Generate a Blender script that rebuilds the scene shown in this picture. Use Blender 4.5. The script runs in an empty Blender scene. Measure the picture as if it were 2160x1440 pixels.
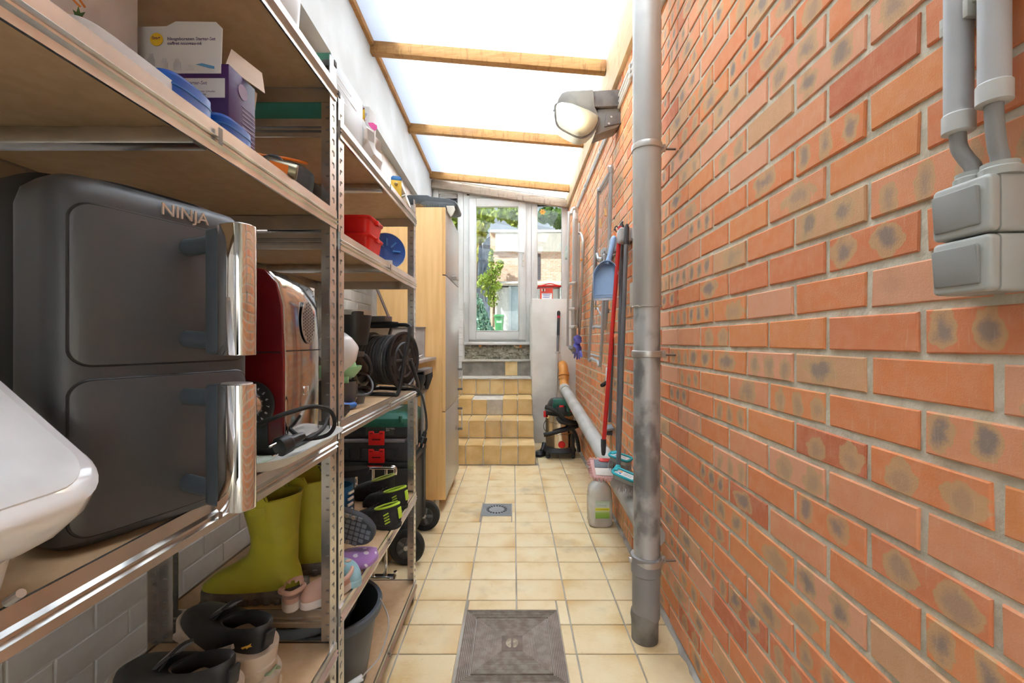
import bpy, bmesh, math, random
from mathutils import Vector, Matrix, Euler
random.seed(7)
S = bpy.context.scene
C = S.collection
F, CX, CY, H = 916.0, 1083.0, 718.0, 1.165      # focal length in pixels, vanishing point, eye height

# ---------------------------------------------------------------- camera, world, sun, exposure
cam = bpy.data.cameras.new('camera'); cam_o = bpy.data.objects.new('camera', cam); C.objects.link(cam_o)
cam.sensor_width = 36; cam.lens = F / 2160 * 36
cam.shift_x = -(CX - 1080) / 2160; cam.shift_y = (CY - 720) / 2160
cam.clip_start = 0.02; cam.clip_end = 300
cam_o.location = (0, 0, H); cam_o.rotation_euler = (math.pi / 2, 0, 0)
S.camera = cam_o
wd = bpy.data.worlds.new('sky'); S.world = wd; wd.use_nodes = True
wn = wd.node_tree.nodes; wbg = wn['Background']
sky = wn.new('ShaderNodeTexSky'); sky.sky_type = 'NISHITA'; sky.sun_disc = False
sky.sun_elevation = math.radians(48); sky.sun_rotation = math.radians(230); sky.air_density = 1.0; sky.dust_density = 2.0
hs = wn.new('ShaderNodeHueSaturation'); hs.inputs['Saturation'].default_value = 0.5
wd.node_tree.links.new(sky.outputs[0], hs.inputs['Color']); wd.node_tree.links.new(hs.outputs[0], wbg.inputs[0]); wbg.inputs[1].default_value = 0.155
sun = bpy.data.lights.new('sun', 'SUN'); sun.energy = 8.8; sun.angle = math.radians(0.6); sun.color = (1, 1.0, 0.98)
sun_o = bpy.data.objects.new('sun', sun); C.objects.link(sun_o)
SUN_DIR = Vector((-0.62, -0.40, 0.95)).normalized()
sun_o.rotation_euler = SUN_DIR.to_track_quat('Z', 'Y').to_euler(); sun_o.location = (-4, -4, 9)
vs = S.view_settings
vs.view_transform = 'Standard'; vs.look = 'None'; vs.gamma = 1.0; vs.use_curve_mapping = False
vs.exposure = 2.55
S.cycles.max_bounces = 8; S.cycles.diffuse_bounces = 4; S.cycles.glossy_bounces = 3; S.cycles.transmission_bounces = 4; S.cycles.caustics_reflective = False; S.cycles.caustics_refractive = False; S.cycles.use_adaptive_sampling = True; S.cycles.adaptive_threshold = 0.1; S.cycles.adaptive_min_samples = 16; S.cycles.transparent_max_bounces = 12
S.cycles.sample_clamp_indirect = 8.0

# ---------------------------------------------------------------- node helpers
def nodes(name):
    m = bpy.data.materials.new(name); m.use_nodes = True
    nt = m.node_tree
    return m, nt, nt.nodes['Principled BSDF']
def nn(nt, t, **kw):
    n = nt.nodes.new(t)
    for k, v in kw.items():
        if k.startswith('i_'):
            key = k[2:]; key = int(key) if key.isdigit() else key
            if hasattr(v, 'is_linked') or hasattr(v, 'links'): nt.links.new(v, n.inputs[key])
            else: n.inputs[key].default_value = v
        else: setattr(n, k, v)
    return n
def mth(nt, op, a, b=None, c=None, clamp=False):
    n = nt.nodes.new('ShaderNodeMath'); n.operation = op; n.use_clamp = clamp
    for i, x in enumerate((a, b, c)):
        if x is None: continue
        if isinstance(x, (int, float)): n.inputs[i].default_value = x
        else: nt.links.new(x, n.inputs[i])
    return n.outputs[0]
def sstep(nt, x, lo, hi):
    n = nt.nodes.new('ShaderNodeMapRange'); n.interpolation_type = 'SMOOTHSTEP'
    nt.links.new(x, n.inputs[0]); n.inputs[1].default_value = lo; n.inputs[2].default_value = hi
    return n.outputs[0]
def mixc(nt, f, a, b, mode='MIX'):
    n = nt.nodes.new('ShaderNodeMix'); n.data_type = 'RGBA'; n.blend_type = mode
    for i, x in ((0, f), (6, a), (7, b)):
        if isinstance(x, (int, float)): n.inputs[i].default_value = x
        elif isinstance(x, tuple): n.inputs[i].default_value = (*x[:3], 1)
        else: nt.links.new(x, n.inputs[i])
    return n.outputs[2]
def ramp(nt, x, stops, interp='LINEAR'):
    n = nt.nodes.new('ShaderNodeValToRGB'); n.color_ramp.interpolation = interp
    e = n.color_ramp.elements
    while len(e) < len(stops): e.new(0.5)
    for q, (p, c) in zip(e, stops): q.position = p; q.color = (*c, 1)
    nt.links.new(x, n.inputs[0]); return n.outputs[0]
def noise(nt, scale, detail=3, stretch=(1, 1, 1), vec=None, rough=0.5):
    if vec is None:
        vec = nt.nodes.new('ShaderNodeTexCoord').outputs['Object']
    mp = nt.nodes.new('ShaderNodeMapping'); mp.inputs['Scale'].default_value = stretch
    nt.links.new(vec, mp.inputs[0])
    n = nt.nodes.new('ShaderNodeTexNoise'); n.inputs['Scale'].default_value = scale; n.inputs['Detail'].default_value = detail
    n.inputs['Roughness'].default_value = rough
    nt.links.new(mp.outputs[0], n.inputs['Vector']); return n.outputs['Fac']
def bump(nt, b, h, strength, dist=0.002):
    n = nt.nodes.new('ShaderNodeBump'); n.inputs['Strength'].default_value = strength; n.inputs['Distance'].default_value = dist
    nt.links.new(h, n.inputs['Height']); nt.links.new(n.outputs[0], b.inputs['Normal'])
_mc = {}
def pm(name, col, rough=0.5, metal=0.0, col2=None, scale=9, stretch=(1, 1, 1), lo=0.35, hi=0.65, bmp=0.0, bscale=None,
       coat=0.0, trans=0.0, ior=1.45, spec=0.5, emit=None, estr=0.0, sheen=0.0, detail=4):
    if name in _mc: return _mc[name]
    m, nt, b = nodes(name)
    if col2 is None: col2 = tuple(c * 0.86 for c in col)
    nz = noise(nt, scale, detail, stretch)
    nt.links.new(mixc(nt, sstep(nt, nz, lo, hi), tuple(col), tuple(col2)), b.inputs['Base Color'])
    b.inputs['Roughness'].default_value = rough; b.inputs['Metallic'].default_value = metal
    b.inputs['Coat Weight'].default_value = coat; b.inputs['Transmission Weight'].default_value = trans
    b.inputs['IOR'].default_value = ior; b.inputs['Specular IOR Level'].default_value = spec
    b.inputs['Sheen Weight'].default_value = sheen
    if emit: b.inputs['Emission Color'].default_value = (*emit, 1); b.inputs['Emission Strength'].default_value = estr
    if bmp: bump(nt, b, noise(nt, bscale or scale * 4, 4, stretch), bmp)
    _mc[name] = m; return m

# ---------------------------------------------------------------- geometry helpers
OFF = {}
def W(px, py, y): return Vector(((px - CX) * y / F, y, H + (CY - py) * y / F))
def sm(pts, k=6, closed=False):
    P = [Vector(p) for p in pts]; out = []; n = len(P)
    rng = range(n) if closed else range(n - 1)
    for i in rng:
        p0 = P[(i - 1) % n] if closed or i > 0 else P[0] * 2 - P[1]
        p1 = P[i]; p2 = P[(i + 1) % n]
        p3 = P[(i + 2) % n] if closed or i + 2 < n else P[-1] * 2 - P[-2]
        for j in range(k):
            t = j / k
            out.append(0.5 * ((2 * p1) + (p2 - p0) * t + (2 * p0 - 5 * p1 + 4 * p2 - p3) * t * t + (3 * p1 - p0 - 3 * p2 + p3) * t ** 3))
    if not closed: out.append(P[-1].copy())
    return out
def fr(o, x, y=None, z=None):
    """matrix with origin o and the given axes (two are enough)"""
    x = Vector(x).normalized()
    if y is not None:
        y = Vector(y); z = x.cross(y).normalized(); y = z.cross(x)
    else:
        z = Vector(z); y = z.cross(x).normalized(); z = x.cross(y)
    m = Matrix.Identity(4)
    for i in range(3): m[i][0], m[i][1], m[i][2], m[i][3] = x[i], y[i], z[i], o[i]
    return m
class M:
    def __init__(s): s.v = []; s.f = []
    def add(s, v, f):
        n = len(s.v); s.v += [Vector(p) for p in v]; s.f += [tuple(i + n for i in q) for q in f]; return s
    def box(s, x0, x1, y0, y1, z0, z1):
        return s.add([(x, y, z) for z in (z0, z1) for y in (y0, y1) for x in (x0, x1)],
                     [(0, 2, 3, 1), (4, 5, 7, 6), (0, 1, 5, 4), (2, 6, 7, 3), (0, 4, 6, 2), (1, 3, 7, 5)])
    def mbox(s, m, sx, sy, sz):
        """box of the given size centred on the matrix"""
        q = M().box(-sx / 2, sx / 2, -sy / 2, sy / 2, -sz / 2, sz / 2)
        return s.add([m @ p for p in q.v], q.f)
    def bar(s, p0, p1, w, h, up=(0, 0, 1)):
        p0 = Vector(p0); p1 = Vector(p1)
        return s.mbox(fr((p0 + p1) / 2, p1 - p0, z=up), (p1 - p0).length, w, h)
    def rings(s, R, cap0=True, cap1=True, closed=False):
        n = len(R[0]); v = [p for r in R for p in r]; f = []
        k = len(R)
        for i in range(k if closed else k - 1):
            a = i * n; b = ((i + 1) % k) * n
            for j in range(n):
                j2 = (j + 1) % n; f.append((a + j, a + j2, b + j2, b + j))
        if not closed:
            if cap0: f.append(tuple(range(n - 1, -1, -1)))
            if cap1: f.append(tuple(range((k - 1) * n, k * n)))
        return s.add(v, f)
    def tube(s, pts, r, n=10, cap=True, closed=False):
        P = [Vector(p) for p in pts]; k = len(P)
        rr = r if isinstance(r, (list, tuple)) else [r] * k
        R = []; N = None
        for i in range(k):
            a = P[i - 1] if i > 0 or closed else P[i]; b = P[(i + 1) % k] if i + 1 < k or closed else P[i]
            t = (b - a).normalized()
            if N is None:
                N = t.orthogonal().normalized()
            else:
                N = (N - t * N.dot(t)); N = N.normalized() if N.length > 1e-6 else t.orthogonal().normalized()
            B = t.cross(N)
            R.append([P[i] + (N * math.cos(2 * math.pi * j / n) + B * math.sin(2 * math.pi * j / n)) * rr[i] for j in range(n)])
        return s.rings(R, cap, cap, closed)
    def cyl(s, p0, p1, r0, r1=None, n=20):
        return s.tube([p0, p1], [r0, r0 if r1 is None else r1], n)
    def lathe(s, prof, m=None, n=28, cap0=True, cap1=True):
        m = m or Matrix.Identity(4)
        if not isinstance(m, Matrix): m = Matrix.Translation(Vector(m))
        R = [[m @ Vector((r * math.cos(2 * math.pi * j / n), r * math.sin(2 * math.pi * j / n), z)) for j in range(n)] for r, z in prof]
        return s.rings(R, cap0, cap1)
    def stack(s, sl, n=28, cap0=True, cap1=True, m=None):
        """horizontal superellipse slices (z, cx, cy, rx, ry, exponent, slope of z along x)"""
        R = []
        for q in sl:
            z, cx, cy, rx, ry = q[:5]; e = q[5] if len(q) > 5 else 2.0; sx = q[6] if len(q) > 6 else 0.0
            ring = []
            for j in range(n):
                a = 2 * math.pi * j / n; c, d = math.cos(a), math.sin(a)
                x = rx * math.copysign(abs(c) ** (2 / e), c); y = ry * math.copysign(abs(d) ** (2 / e), d)
                p = Vector((cx + x, cy + y, z + sx * x)); ring.append(m @ p if m else p)
            R.append(ring)
        return s.rings(R, cap0, cap1)
    def prism(s, poly, m, d):
        """polygon in the matrix' local xy plane, pushed out by d along its z"""
        n = len(poly)
        v = [m @ Vector((p[0], p[1], 0)) for p in poly] + [m @ Vector((p[0], p[1], d)) for p in poly]
        return s.add(v, [tuple(range(n - 1, -1, -1)), tuple(range(n, 2 * n))] + [(j, (j + 1) % n, n + (j + 1) % n, n + j) for j in range(n)])
    def grid(s, fn, nu, nv):
        v = [fn(i / nu, j / nv) for j in range(nv + 1) for i in range(nu + 1)]
        return s.add(v, [(j * (nu + 1) + i, j * (nu + 1) + i + 1, (j + 1) * (nu + 1) + i + 1, (j + 1) * (nu + 1) + i) for j in range(nv) for i in range(nu)])
    def T(s, m): s.v = [m @ p for p in s.v]; return s
    def mesh(s, name, mat, bev=0, seg=2, ang=35, off=None, solid=0):
        bm = bmesh.new()
        vs_ = [bm.verts.new(p - off if off is not None else p) for p in s.v]
        for q in s.f:
            try: bm.faces.new([vs_[i] for i in q])
            except ValueError: pass
        if solid:
            bmesh.ops.recalc_face_normals(bm, faces=bm.faces)
            bmesh.ops.solidify(bm, geom=bm.faces[:], thickness=solid)
        bmesh.ops.recalc_face_normals(bm, faces=bm.faces)
        if bev:
            es = [e for e in bm.edges if len(e.link_faces) == 2 and e.calc_face_angle(0) > math.radians(30)]
            bmesh.ops.bevel(bm, geom=es, offset=bev, segments=seg, affect='EDGES', profile=0.5, clamp_overlap=True)
        me = bpy.data.meshes.new(name); bm.to_mesh(me); bm.free()
        me.shade_smooth(); me.set_sharp_from_angle(angle=math.radians(ang))
        if mat: me.materials.append(mat)
        return me
    def build(s, name, mat, parent=None, bev=0, seg=2, ang=35, solid=0, label=None, kind=None):
        off = OFF.get(parent.name) if parent else None
        o = bpy.data.objects.new(name, s.mesh(name, mat, bev, seg, ang, off, solid)); C.objects.link(o)
        if parent:
            o.parent = parent
            if off is not None: OFF[o.name] = off
        if label: o['label'] = label
        if kind: o['kind'] = kind
        return o
def thing(name, label, cat, loc=(0, 0, 0), rot=None, group=None, local=False, kind=None):
    """an Empty at the thing's base; parts are given in world coordinates unless local"""
    o = bpy.data.objects.new(name, None); C.objects.link(o); o.location = loc; o.empty_display_size = 0.05
    if rot is not None: o.rotation_euler = rot if not isinstance(rot, (int, float)) else (0, 0, rot)
    if label: o['label'] = label
    if cat: o['category'] = cat
    if group: o['group'] = group
    if kind: o['kind'] = kind
    if not local: OFF[o.name] = Vector(loc)
    return o
def tag(o, label, cat, group=None, kind=None):
    o['label'] = label
    if cat: o['category'] = cat
    if group: o['group'] = group
    if kind: o['kind'] = kind
    return o
def text(s, size, m, d=0.0008, align='LEFT'):
    """lettering as a thin mesh lying in the matrix' xy plane"""
    cu = bpy.data.curves.new('t', 'FONT'); cu.body = s; cu.size = size; cu.extrude = d; cu.align_x = align; cu.resolution_u = 2
    o = bpy.data.objects.new('t', cu); me = bpy.data.meshes.new_from_object(o)
    q = M(); q.add([m @ v.co for v in me.vertices], [tuple(p.vertices) for p in me.polygons])
    bpy.data.objects.remove(o); bpy.data.meshes.remove(me); bpy.data.curves.remove(cu)
    return q
def rrect(x0, x1, y0, y1, r, k=5):
    out = []
    for cx, cy, a0 in ((x1 - r, y1 - r, 0), (x0 + r, y1 - r, 90), (x0 + r, y0 + r, 180), (x1 - r, y0 + r, 270)):
        for i in range(k + 1):
            a = math.radians(a0 + 90 * i / k); out.append((cx + r * math.cos(a), cy + r * math.sin(a)))
    return out
XZ = lambda y: Matrix(((1, 0, 0, 0), (0, 0, -1, y), (0, 1, 0, 0), (0, 0, 0, 1)))      # plane facing the camera (-Y)
def wallx(y): return 0.600 + 0.0229 * y                                                # face of the brick wall
# ================================================================= materials of the setting
def brick_mat():
    m, nt, b = nodes('fired_brick')
    oi = nn(nt, 'ShaderNodeObjectInfo').outputs['Random']; isl = nn(nt, 'ShaderNodeNewGeometry').outputs['Random Per Island']
    rnd = mth(nt, 'FRACT', mth(nt, 'ADD', mth(nt, 'MULTIPLY', oi, 7.13), mth(nt, 'MULTIPLY', isl, 13.7)))
    r2 = mth(nt, 'FRACT', mth(nt, 'MULTIPLY', rnd, 17.3)); r3 = mth(nt, 'FRACT', mth(nt, 'MULTIPLY', rnd, 41.7)); r4 = mth(nt, 'FRACT', mth(nt, 'MULTIPLY', rnd, 97.1))
    uv = nn(nt, 'ShaderNodeUVMap', uv_map='UVMap').outputs[0]
    sp = nn(nt, 'ShaderNodeSeparateXYZ', i_0=uv); u, v = sp.outputs[0], sp.outputs[1]
    cv = nn(nt, 'ShaderNodeCombineXYZ', i_0=mth(nt, 'ADD', mth(nt, 'MULTIPLY', u, 3), mth(nt, 'MULTIPLY', rnd, 57)), i_1=v, i_2=mth(nt, 'MULTIPLY', r2, 33)).outputs[0]
    nz = noise(nt, 2.2, 4, vec=cv); fine = noise(nt, 22, 4, vec=cv, rough=0.7); streak = noise(nt, 3, 3, (6, .5, 1), vec=cv)
    base = ramp(nt, rnd, [(0, (.85, .29, .11)), (.18, (.85, .35, .17)), (.36, (.85, .40, .23)), (.52, (.79, .26, .11)), (.68, (.86, .32, .115)), (.86, (.74, .41, .21)), (.94, (.66, .19, .085))], 'CONSTANT')
    base = mixc(nt, sstep(nt, nz, .3, .75), base, mixc(nt, .25, base, (.88, .50, .32)))
    n = mth(nt, 'ADD', mth(nt, 'FLOOR', mth(nt, 'MULTIPLY', r2, 3)), 1.0)
    uu = mth(nt, 'SUBTRACT', mth(nt, 'FRACT', mth(nt, 'ADD', mth(nt, 'MULTIPLY', u, n), mth(nt, 'MULTIPLY', mth(nt, 'SUBTRACT', r4, .5), .35))), .5)
    du = mth(nt, 'MULTIPLY', mth(nt, 'DIVIDE', uu, mth(nt, 'POWER', n, .6)), mth(nt, 'ADD', 1.5, mth(nt, 'MULTIPLY', r2, 1.6)))
    dv = mth(nt, 'SUBTRACT', v, mth(nt, 'ADD', .38, mth(nt, 'MULTIPLY', r4, .2)))
    d = mth(nt, 'SQRT', mth(nt, 'ADD', mth(nt, 'MULTIPLY', du, du), mth(nt, 'MULTIPLY', dv, dv)))
    d = mth(nt, 'ADD', d, mth(nt, 'MULTIPLY', mth(nt, 'SUBTRACT', nz, .5), .75))
    on = sstep(nt, r3, .34, .46)
    halo = mth(nt, 'MULTIPLY', mth(nt, 'MULTIPLY', sstep(nt, d, .52, .44), on), .8)
    core = mth(nt, 'MULTIPLY', mth(nt, 'MULTIPLY', sstep(nt, mth(nt, 'ADD', d, mth(nt, 'MULTIPLY', mth(nt, 'SUBTRACT', fine, .5), .25)), .42, .10), on), mth(nt, 'ADD', .2, mth(nt, 'MULTIPLY', r4, .62)))
    c = mixc(nt, halo, base, (.68, .43, .22)); c = mixc(nt, core, c, (.24, .215, .21))
    c = mixc(nt, mth(nt, 'MULTIPLY', sstep(nt, fine, .62, .75), .35), c, (.36, .18, .10))
    c = mixc(nt, mth(nt, 'MULTIPLY', sstep(nt, streak, .58, .8), .3), c, (.88, .62, .44))
    nt.links.new(c, b.inputs['Base Color']); b.inputs['Roughness'].default_value = .78; b.inputs['Specular IOR Level'].default_value = .3
    bump(nt, b, fine, .35, .003)
    return m
M_BRICK = brick_mat()
M_MORTAR = pm('mortar', (.78, .71, .56), .95, col2=(.64, .57, .43), scale=30, bmp=.8, bscale=160)
M_WHITEBRICK = pm('whitewashed_brick', (.70, .68, .64), .85, col2=(.60, .57, .52), scale=7, bmp=.5, bscale=45)
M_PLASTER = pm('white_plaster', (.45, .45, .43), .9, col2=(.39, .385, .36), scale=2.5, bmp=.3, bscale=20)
M_PLASTER2 = pm('grey_white_render', (.78, .75, .69), .9, col2=(.66, .62, .55), scale=3.2, bmp=.35, bscale=26)
M_CEMENT = pm('cement', (.56, .51, .43), .95, col2=(.44, .39, .32), scale=14, bmp=.9, bscale=50)
M_GROUT = pm('floor_grout', (.33, .29, .23), .95, col2=(.50, .46, .40), scale=4)
def tile_mat(name, cols, dirt):
    m, nt, b = nodes(name)
    oi = nn(nt, 'ShaderNodeObjectInfo'); r = oi.outputs['Random']
    tc = nn(nt, 'ShaderNodeTexCoord').outputs['Object']
    off = nn(nt, 'ShaderNodeVectorMath', operation='ADD', i_0=tc)
    nt.links.new(nn(nt, 'ShaderNodeCombineXYZ', i_0=mth(nt, 'MULTIPLY', r, 37), i_1=mth(nt, 'MULTIPLY', r, 91)).outputs[0], off.inputs[1])
    v = off.outputs[0]
    big = noise(nt, 7, 2, vec=v); fine = noise(nt, 60, 4, (1, 3.5, 1), vec=v, rough=.65); spots = noise(nt, 26, 5, vec=v, rough=.7)
    c = ramp(nt, big, [(.25, cols[0]), (.48, cols[1]), (.72, cols[2])])
    c = mixc(nt, mth(nt, 'MULTIPLY', sstep(nt, fine, .45, .7), .35), c, cols[3])
    c = mixc(nt, mth(nt, 'MULTIPLY', sstep(nt, spots, .62, .76), dirt), c, (.30, .22, .13))
    c = mixc(nt, mth(nt, 'MULTIPLY', r, .22), c, cols[0])
    sp = nn(nt, 'ShaderNodeSeparateXYZ', i_0=tc); ang = mth(nt, 'MULTIPLY', mth(nt, 'FRACT', mth(nt, 'MULTIPLY', r, 23.7)), 6.283)
    dd = mth(nt, 'ADD', mth(nt, 'MULTIPLY', sp.outputs[0], mth(nt, 'COSINE', ang)), mth(nt, 'MULTIPLY', sp.outputs[1], mth(nt, 'SINE', ang)))
    dd = mth(nt, 'ADD', dd, mth(nt, 'MULTIPLY', mth(nt, 'SUBTRACT', big, .5), .10))
    c = mixc(nt, mth(nt, 'MULTIPLY', mth(nt, 'MULTIPLY', sstep(nt, dd, .03, .12), mth(nt, 'FRACT', mth(nt, 'MULTIPLY', r, 11.3))), .85), c, tuple(q * k for q, k in zip(cols[0], (.92, .78, .55))))
    wear = noise(nt, 2.3, 4, vec=nn(nt, 'ShaderNodeNewGeometry').outputs['Position'], rough=.6)
    c = mixc(nt, mth(nt, 'MULTIPLY', sstep(nt, wear, .55, .72), dirt), c, (.36, .27, .17))
    nt.links.new(c, b.inputs['Base Color']); b.inputs['Roughness'].default_value = .42; b.inputs['Specular IOR Level'].default_value = .4
    bump(nt, b, fine, .25, .0015)
    return m
M_TILE = tile_mat('sand_floor_tile', [(.70, .48, .21), (.82, .65, .38), (.85, .71, .46), (.88, .77, .54)], .5)
M_STAIRTILE = tile_mat('ochre_stair_tile', [(.56, .36, .13), (.68, .47, .20), (.76, .56, .28), (.80, .63, .36)], .35)
def wood_mat(name, a, b_, stain, sx):
    m, nt, b = nodes(name)
    n1 = noise(nt, 5, 4, sx); n2 = noise(nt, 2.2, 5); n3 = noise(nt, 11, 4, (3, 1, .6), rough=.7)
    c = ramp(nt, n1, [(.3, a), (.6, b_), (.75, a)])
    c = mixc(nt, mth(nt, 'MULTIPLY', sstep(nt, n3, .52, .68), .55), c, stain)
    c = mixc(nt, mth(nt, 'MULTIPLY', sstep(nt, n2, .55, .72), .4), c, (.20, .13, .08))
    nt.links.new(c, b.inputs['Base Color']); b.inputs['Roughness'].default_value = .7
    bump(nt, b, n1, .2)
    return m
M_RAFTER = wood_mat('rafter_wood', (.40, .18, .045), (.47, .25, .08), (.22, .08, .015), (1, 14, 14))
M_LEDGER = wood_mat('ledger_wood', (.50, .35, .18), (.56, .41, .23), (.36, .20, .08), (14, 1, 14))
M_OLDWOOD = wood_mat('weathered_beam', (.34, .27, .20), (.46, .38, .30), (.16, .12, .10), (1, 14, 14))
def opal_mat():
    m, nt, b = nodes('opal_roof_sheet'); nt.nodes.remove(b)
    tr = nn(nt, 'ShaderNodeBsdfTranslucent'); df = nn(nt, 'ShaderNodeBsdfDiffuse')
    nz = noise(nt, 1.4, 4); st = noise(nt, 3, 3, (1, 40, 1))
    c = mixc(nt, mth(nt, 'MULTIPLY', sstep(nt, nz, .45, .75), .2), (.81, .85, .89), (.74, .76, .77))
    c = mixc(nt, mth(nt, 'MULTIPLY', sstep(nt, st, .4, .7), .12), c, (.66, .72, .76))
    nt.links.new(c, tr.inputs[0]); nt.links.new(c, df.inputs[0])
    mx = nn(nt, 'ShaderNodeMixShader', i_0=.35); nt.links.new(tr.outputs[0], mx.inputs[1]); nt.links.new(df.outputs[0], mx.inputs[2])
    nt.links.new(mx.outputs[0], nt.nodes['Material Output'].inputs[0]); return m
M_OPAL = opal_mat()
M_PVC = pm('white_window_plastic', (.66, .66, .62), .35, col2=(.60, .60, .56), scale=3)
M_GREYPVC = pm('grey_seal', (.25, .25, .25), .6)
def glass_mat(name, tint=(.96, .98, .97)):
    m, nt, b = nodes(name); nt.nodes.remove(b)
    t = nn(nt, 'ShaderNodeBsdfTransparent'); t.inputs[0].default_value = (*tint, 1)
    g = nn(nt, 'ShaderNodeBsdfGlossy'); g.inputs['Roughness'].default_value = .02
    fr_ = nn(nt, 'ShaderNodeFresnel', i_IOR=1.45)
    sm_ = mth(nt, 'ADD', fr_.outputs[0], mth(nt, 'MULTIPLY', sstep(nt, noise(nt, 6, 4), .5, .8), .03), clamp=True)
    mx = nn(nt, 'ShaderNodeMixShader', i_0=sm_); nt.links.new(t.outputs[0], mx.inputs[1]); nt.links.new(g.outputs[0], mx.inputs[2])
    nt.links.new(mx.outputs[0], nt.nodes['Material Output'].inputs[0]); return m
M_GLASS = glass_mat('window_glass', (.44, .45, .44))

# ================================================================= floor
YE = 5.78                                    # face of the door wall
fl = M().box(-1.3, 0.9, -1.5, YE + .3, -.12, -.004).build('floor', M_GROUT); tag(fl, 'sand coloured tiled floor with dark grout lines', None, kind='structure')
TX0, TW, TY0, TD, J = 0.0135, 0.222, 1.950, 0.1675, 0.006
HOLES = [(-.2006, .1893, 1.470, 1.878), (-.219, -.011, 2.886, 3.105)]
def cut(rects, hole):
    out = []
    for x0, x1, y0, y1 in rects:
        a, b_, c_, d = hole
        if x1 <= a or x0 >= b_ or y1 <= c_ or y0 >= d: out.append((x0, x1, y0, y1)); continue
        if x0 < a: out.append((x0, a, y0, y1))
        if x1 > b_: out.append((b_, x1, y0, y1))
        x0_, x1_ = max(x0, a), min(x1, b_)
        if y0 < c_: out.append((x0_, x1_, y0, c_))
        if y1 > d: out.append((x0_, x1_, d, y1))
    return out
_tm = {}
def slab(name, mat, sx, sy, h, par, loc, rot=None, bev=.002):
    k = (name, mat.name, round(sx, 3), round(sy, 3), round(h, 3))
    if k not in _tm:
        q = M(); b_ = min(bev, h * .7)
        x, y = sx / 2, sy / 2
        q.add([(-x, -y, 0), (x, -y, 0), (x, y, 0), (-x, y, 0), (-x, -y, h - b_), (x, -y, h - b_), (x, y, h - b_), (-x, y, h - b_),
               (-x + b_, -y + b_, h), (x - b_, -y + b_, h), (x - b_, y - b_, h), (-x + b_, y - b_, h)],
              [(0, 1, 5, 4), (1, 2, 6, 5), (2, 3, 7, 6), (3, 0, 4, 7), (4, 5, 9, 8), (5, 6, 10, 9), (6, 7, 11, 10), (7, 4, 8, 11), (8, 9, 10, 11), (3, 2, 1, 0)])
        _tm[k] = q.mesh(name, mat)
    o = bpy.data.objects.new(name, _tm[k]); C.objects.link(o); o.parent = par; o.location = loc
    if rot is not None: o.rotation_euler = rot
    return o
for i in range(-5, 4):
    for j in range(-4, 19):
        x0, x1, y0, y1 = TX0 + i * TW, TX0 + (i + 1) * TW, TY0 + j * TD, TY0 + (j + 1) * TD
        x1 = min(x1, wallx(y1)); x0 = max(x0, -1.12)
        if x0 < .21 and y1 > 4.058: 
            if x1 > .215 and y0 >= 4.058: x0 = .212
            else: y1 = min(y1, 4.056)
        if y1 > 4.95: y1 = 4.95
        if x1 - x0 < .02 or y1 - y0 < .02: continue
        rs = [(x0, x1, y0, y1)]
        for h in HOLES: rs = cut(rs, h)
        for a, b_, c_, d in rs:
            if b_ - a < .015 or d - c_ < .015: continue
            slab('tile', M_TILE, b_ - a - J, d - c_ - J, .0045, fl, ((a + b_) / 2, (c_ + d) / 2, -.004 + random.uniform(-.0005, .0004)))

# ================================================================= wall of red bricks
wr = thing('wall_right', 'long wall of orange red bricks with pale mortar', None, kind='structure')
mq = M(); mq.add([(wallx(-1.5), -1.5, -.1), (wallx(5.9), 5.9, -.1), (wallx(5.9), 5.9, 3.25), (wallx(-1.5), -1.5, 3.25)] + [(wallx(y) + .2, y, z) for y, z in ((-1.5, -.1), (5.9, -.1), (5.9, 3.25), (-1.5, 3.25))],
                 [(0, 1, 2, 3), (7, 6, 5, 4), (0, 4, 5, 1), (1, 5, 6, 2), (2, 6, 7, 3), (3, 7, 4, 0)])
mq.build('mortar_bed', M_MORTAR, wr)
ANG = math.atan(.0229); BL, BH, JT, PR = .2045, .075, .0130, .0042
def brick_shape(L, Hh):
    l, h = L / 2, Hh / 2; c = .0022
    def jit(): return random.uniform(-.0013, .0013)
    # local: x along the wall, z up, -y out of the wall
    v = [(-l + jit(), .004, -h + jit()), (l + jit(), .004, -h + jit()), (l + jit(), .004, h + jit()), (-l + jit(), .004, h + jit())]
    v += [(a, -PR + c, b_) for a, _, b_ in v] 
    v += [(a - math.copysign(c, a), -PR, b_ - math.copysign(c, b_)) for a, _, b_ in v[:4]]
    f = [(0, 1, 5, 4), (1, 2, 6, 5), (2, 3, 7, 6), (3, 0, 4, 7), (4, 5, 9, 8), (5, 6, 10, 9), (6, 7, 11, 10), (7, 4, 8, 11), (8, 9, 10, 11)]
    return v, f
def put_uv(me, uvs):
    l = me.uv_layers.new(name='UVMap')
    for lp in me.loops: l.data[lp.index].uv = uvs[lp.vertex_index]
def brick_mesh(name, L, Hh, mat):
    v, f = brick_shape(L, Hh)
    me = bpy.data.meshes.new(name); me.from_pydata(v, [], f); put_uv(me, [(p[0] / L + .5, p[2] / Hh + .5) for p in v])
    me.materials.append(mat); me.validate(); return me
def proj(x, y, z):
    if y < .12: return None
    return CX + F * x / y, CY - F * (z - H) / y
def area_in_view(pts):
    q = [proj(*p) for p in pts]
    if any(p is None for p in q): return 0
    q = [(min(max(a, 0), 2160), min(max(b_, 0), 1440)) for a, b_ in q]
    return abs(sum(q[i][0] * q[(i + 1) % 4][1] - q[(i + 1) % 4][0] * q[i][1] for i in range(4))) / 2
cand = []
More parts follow.
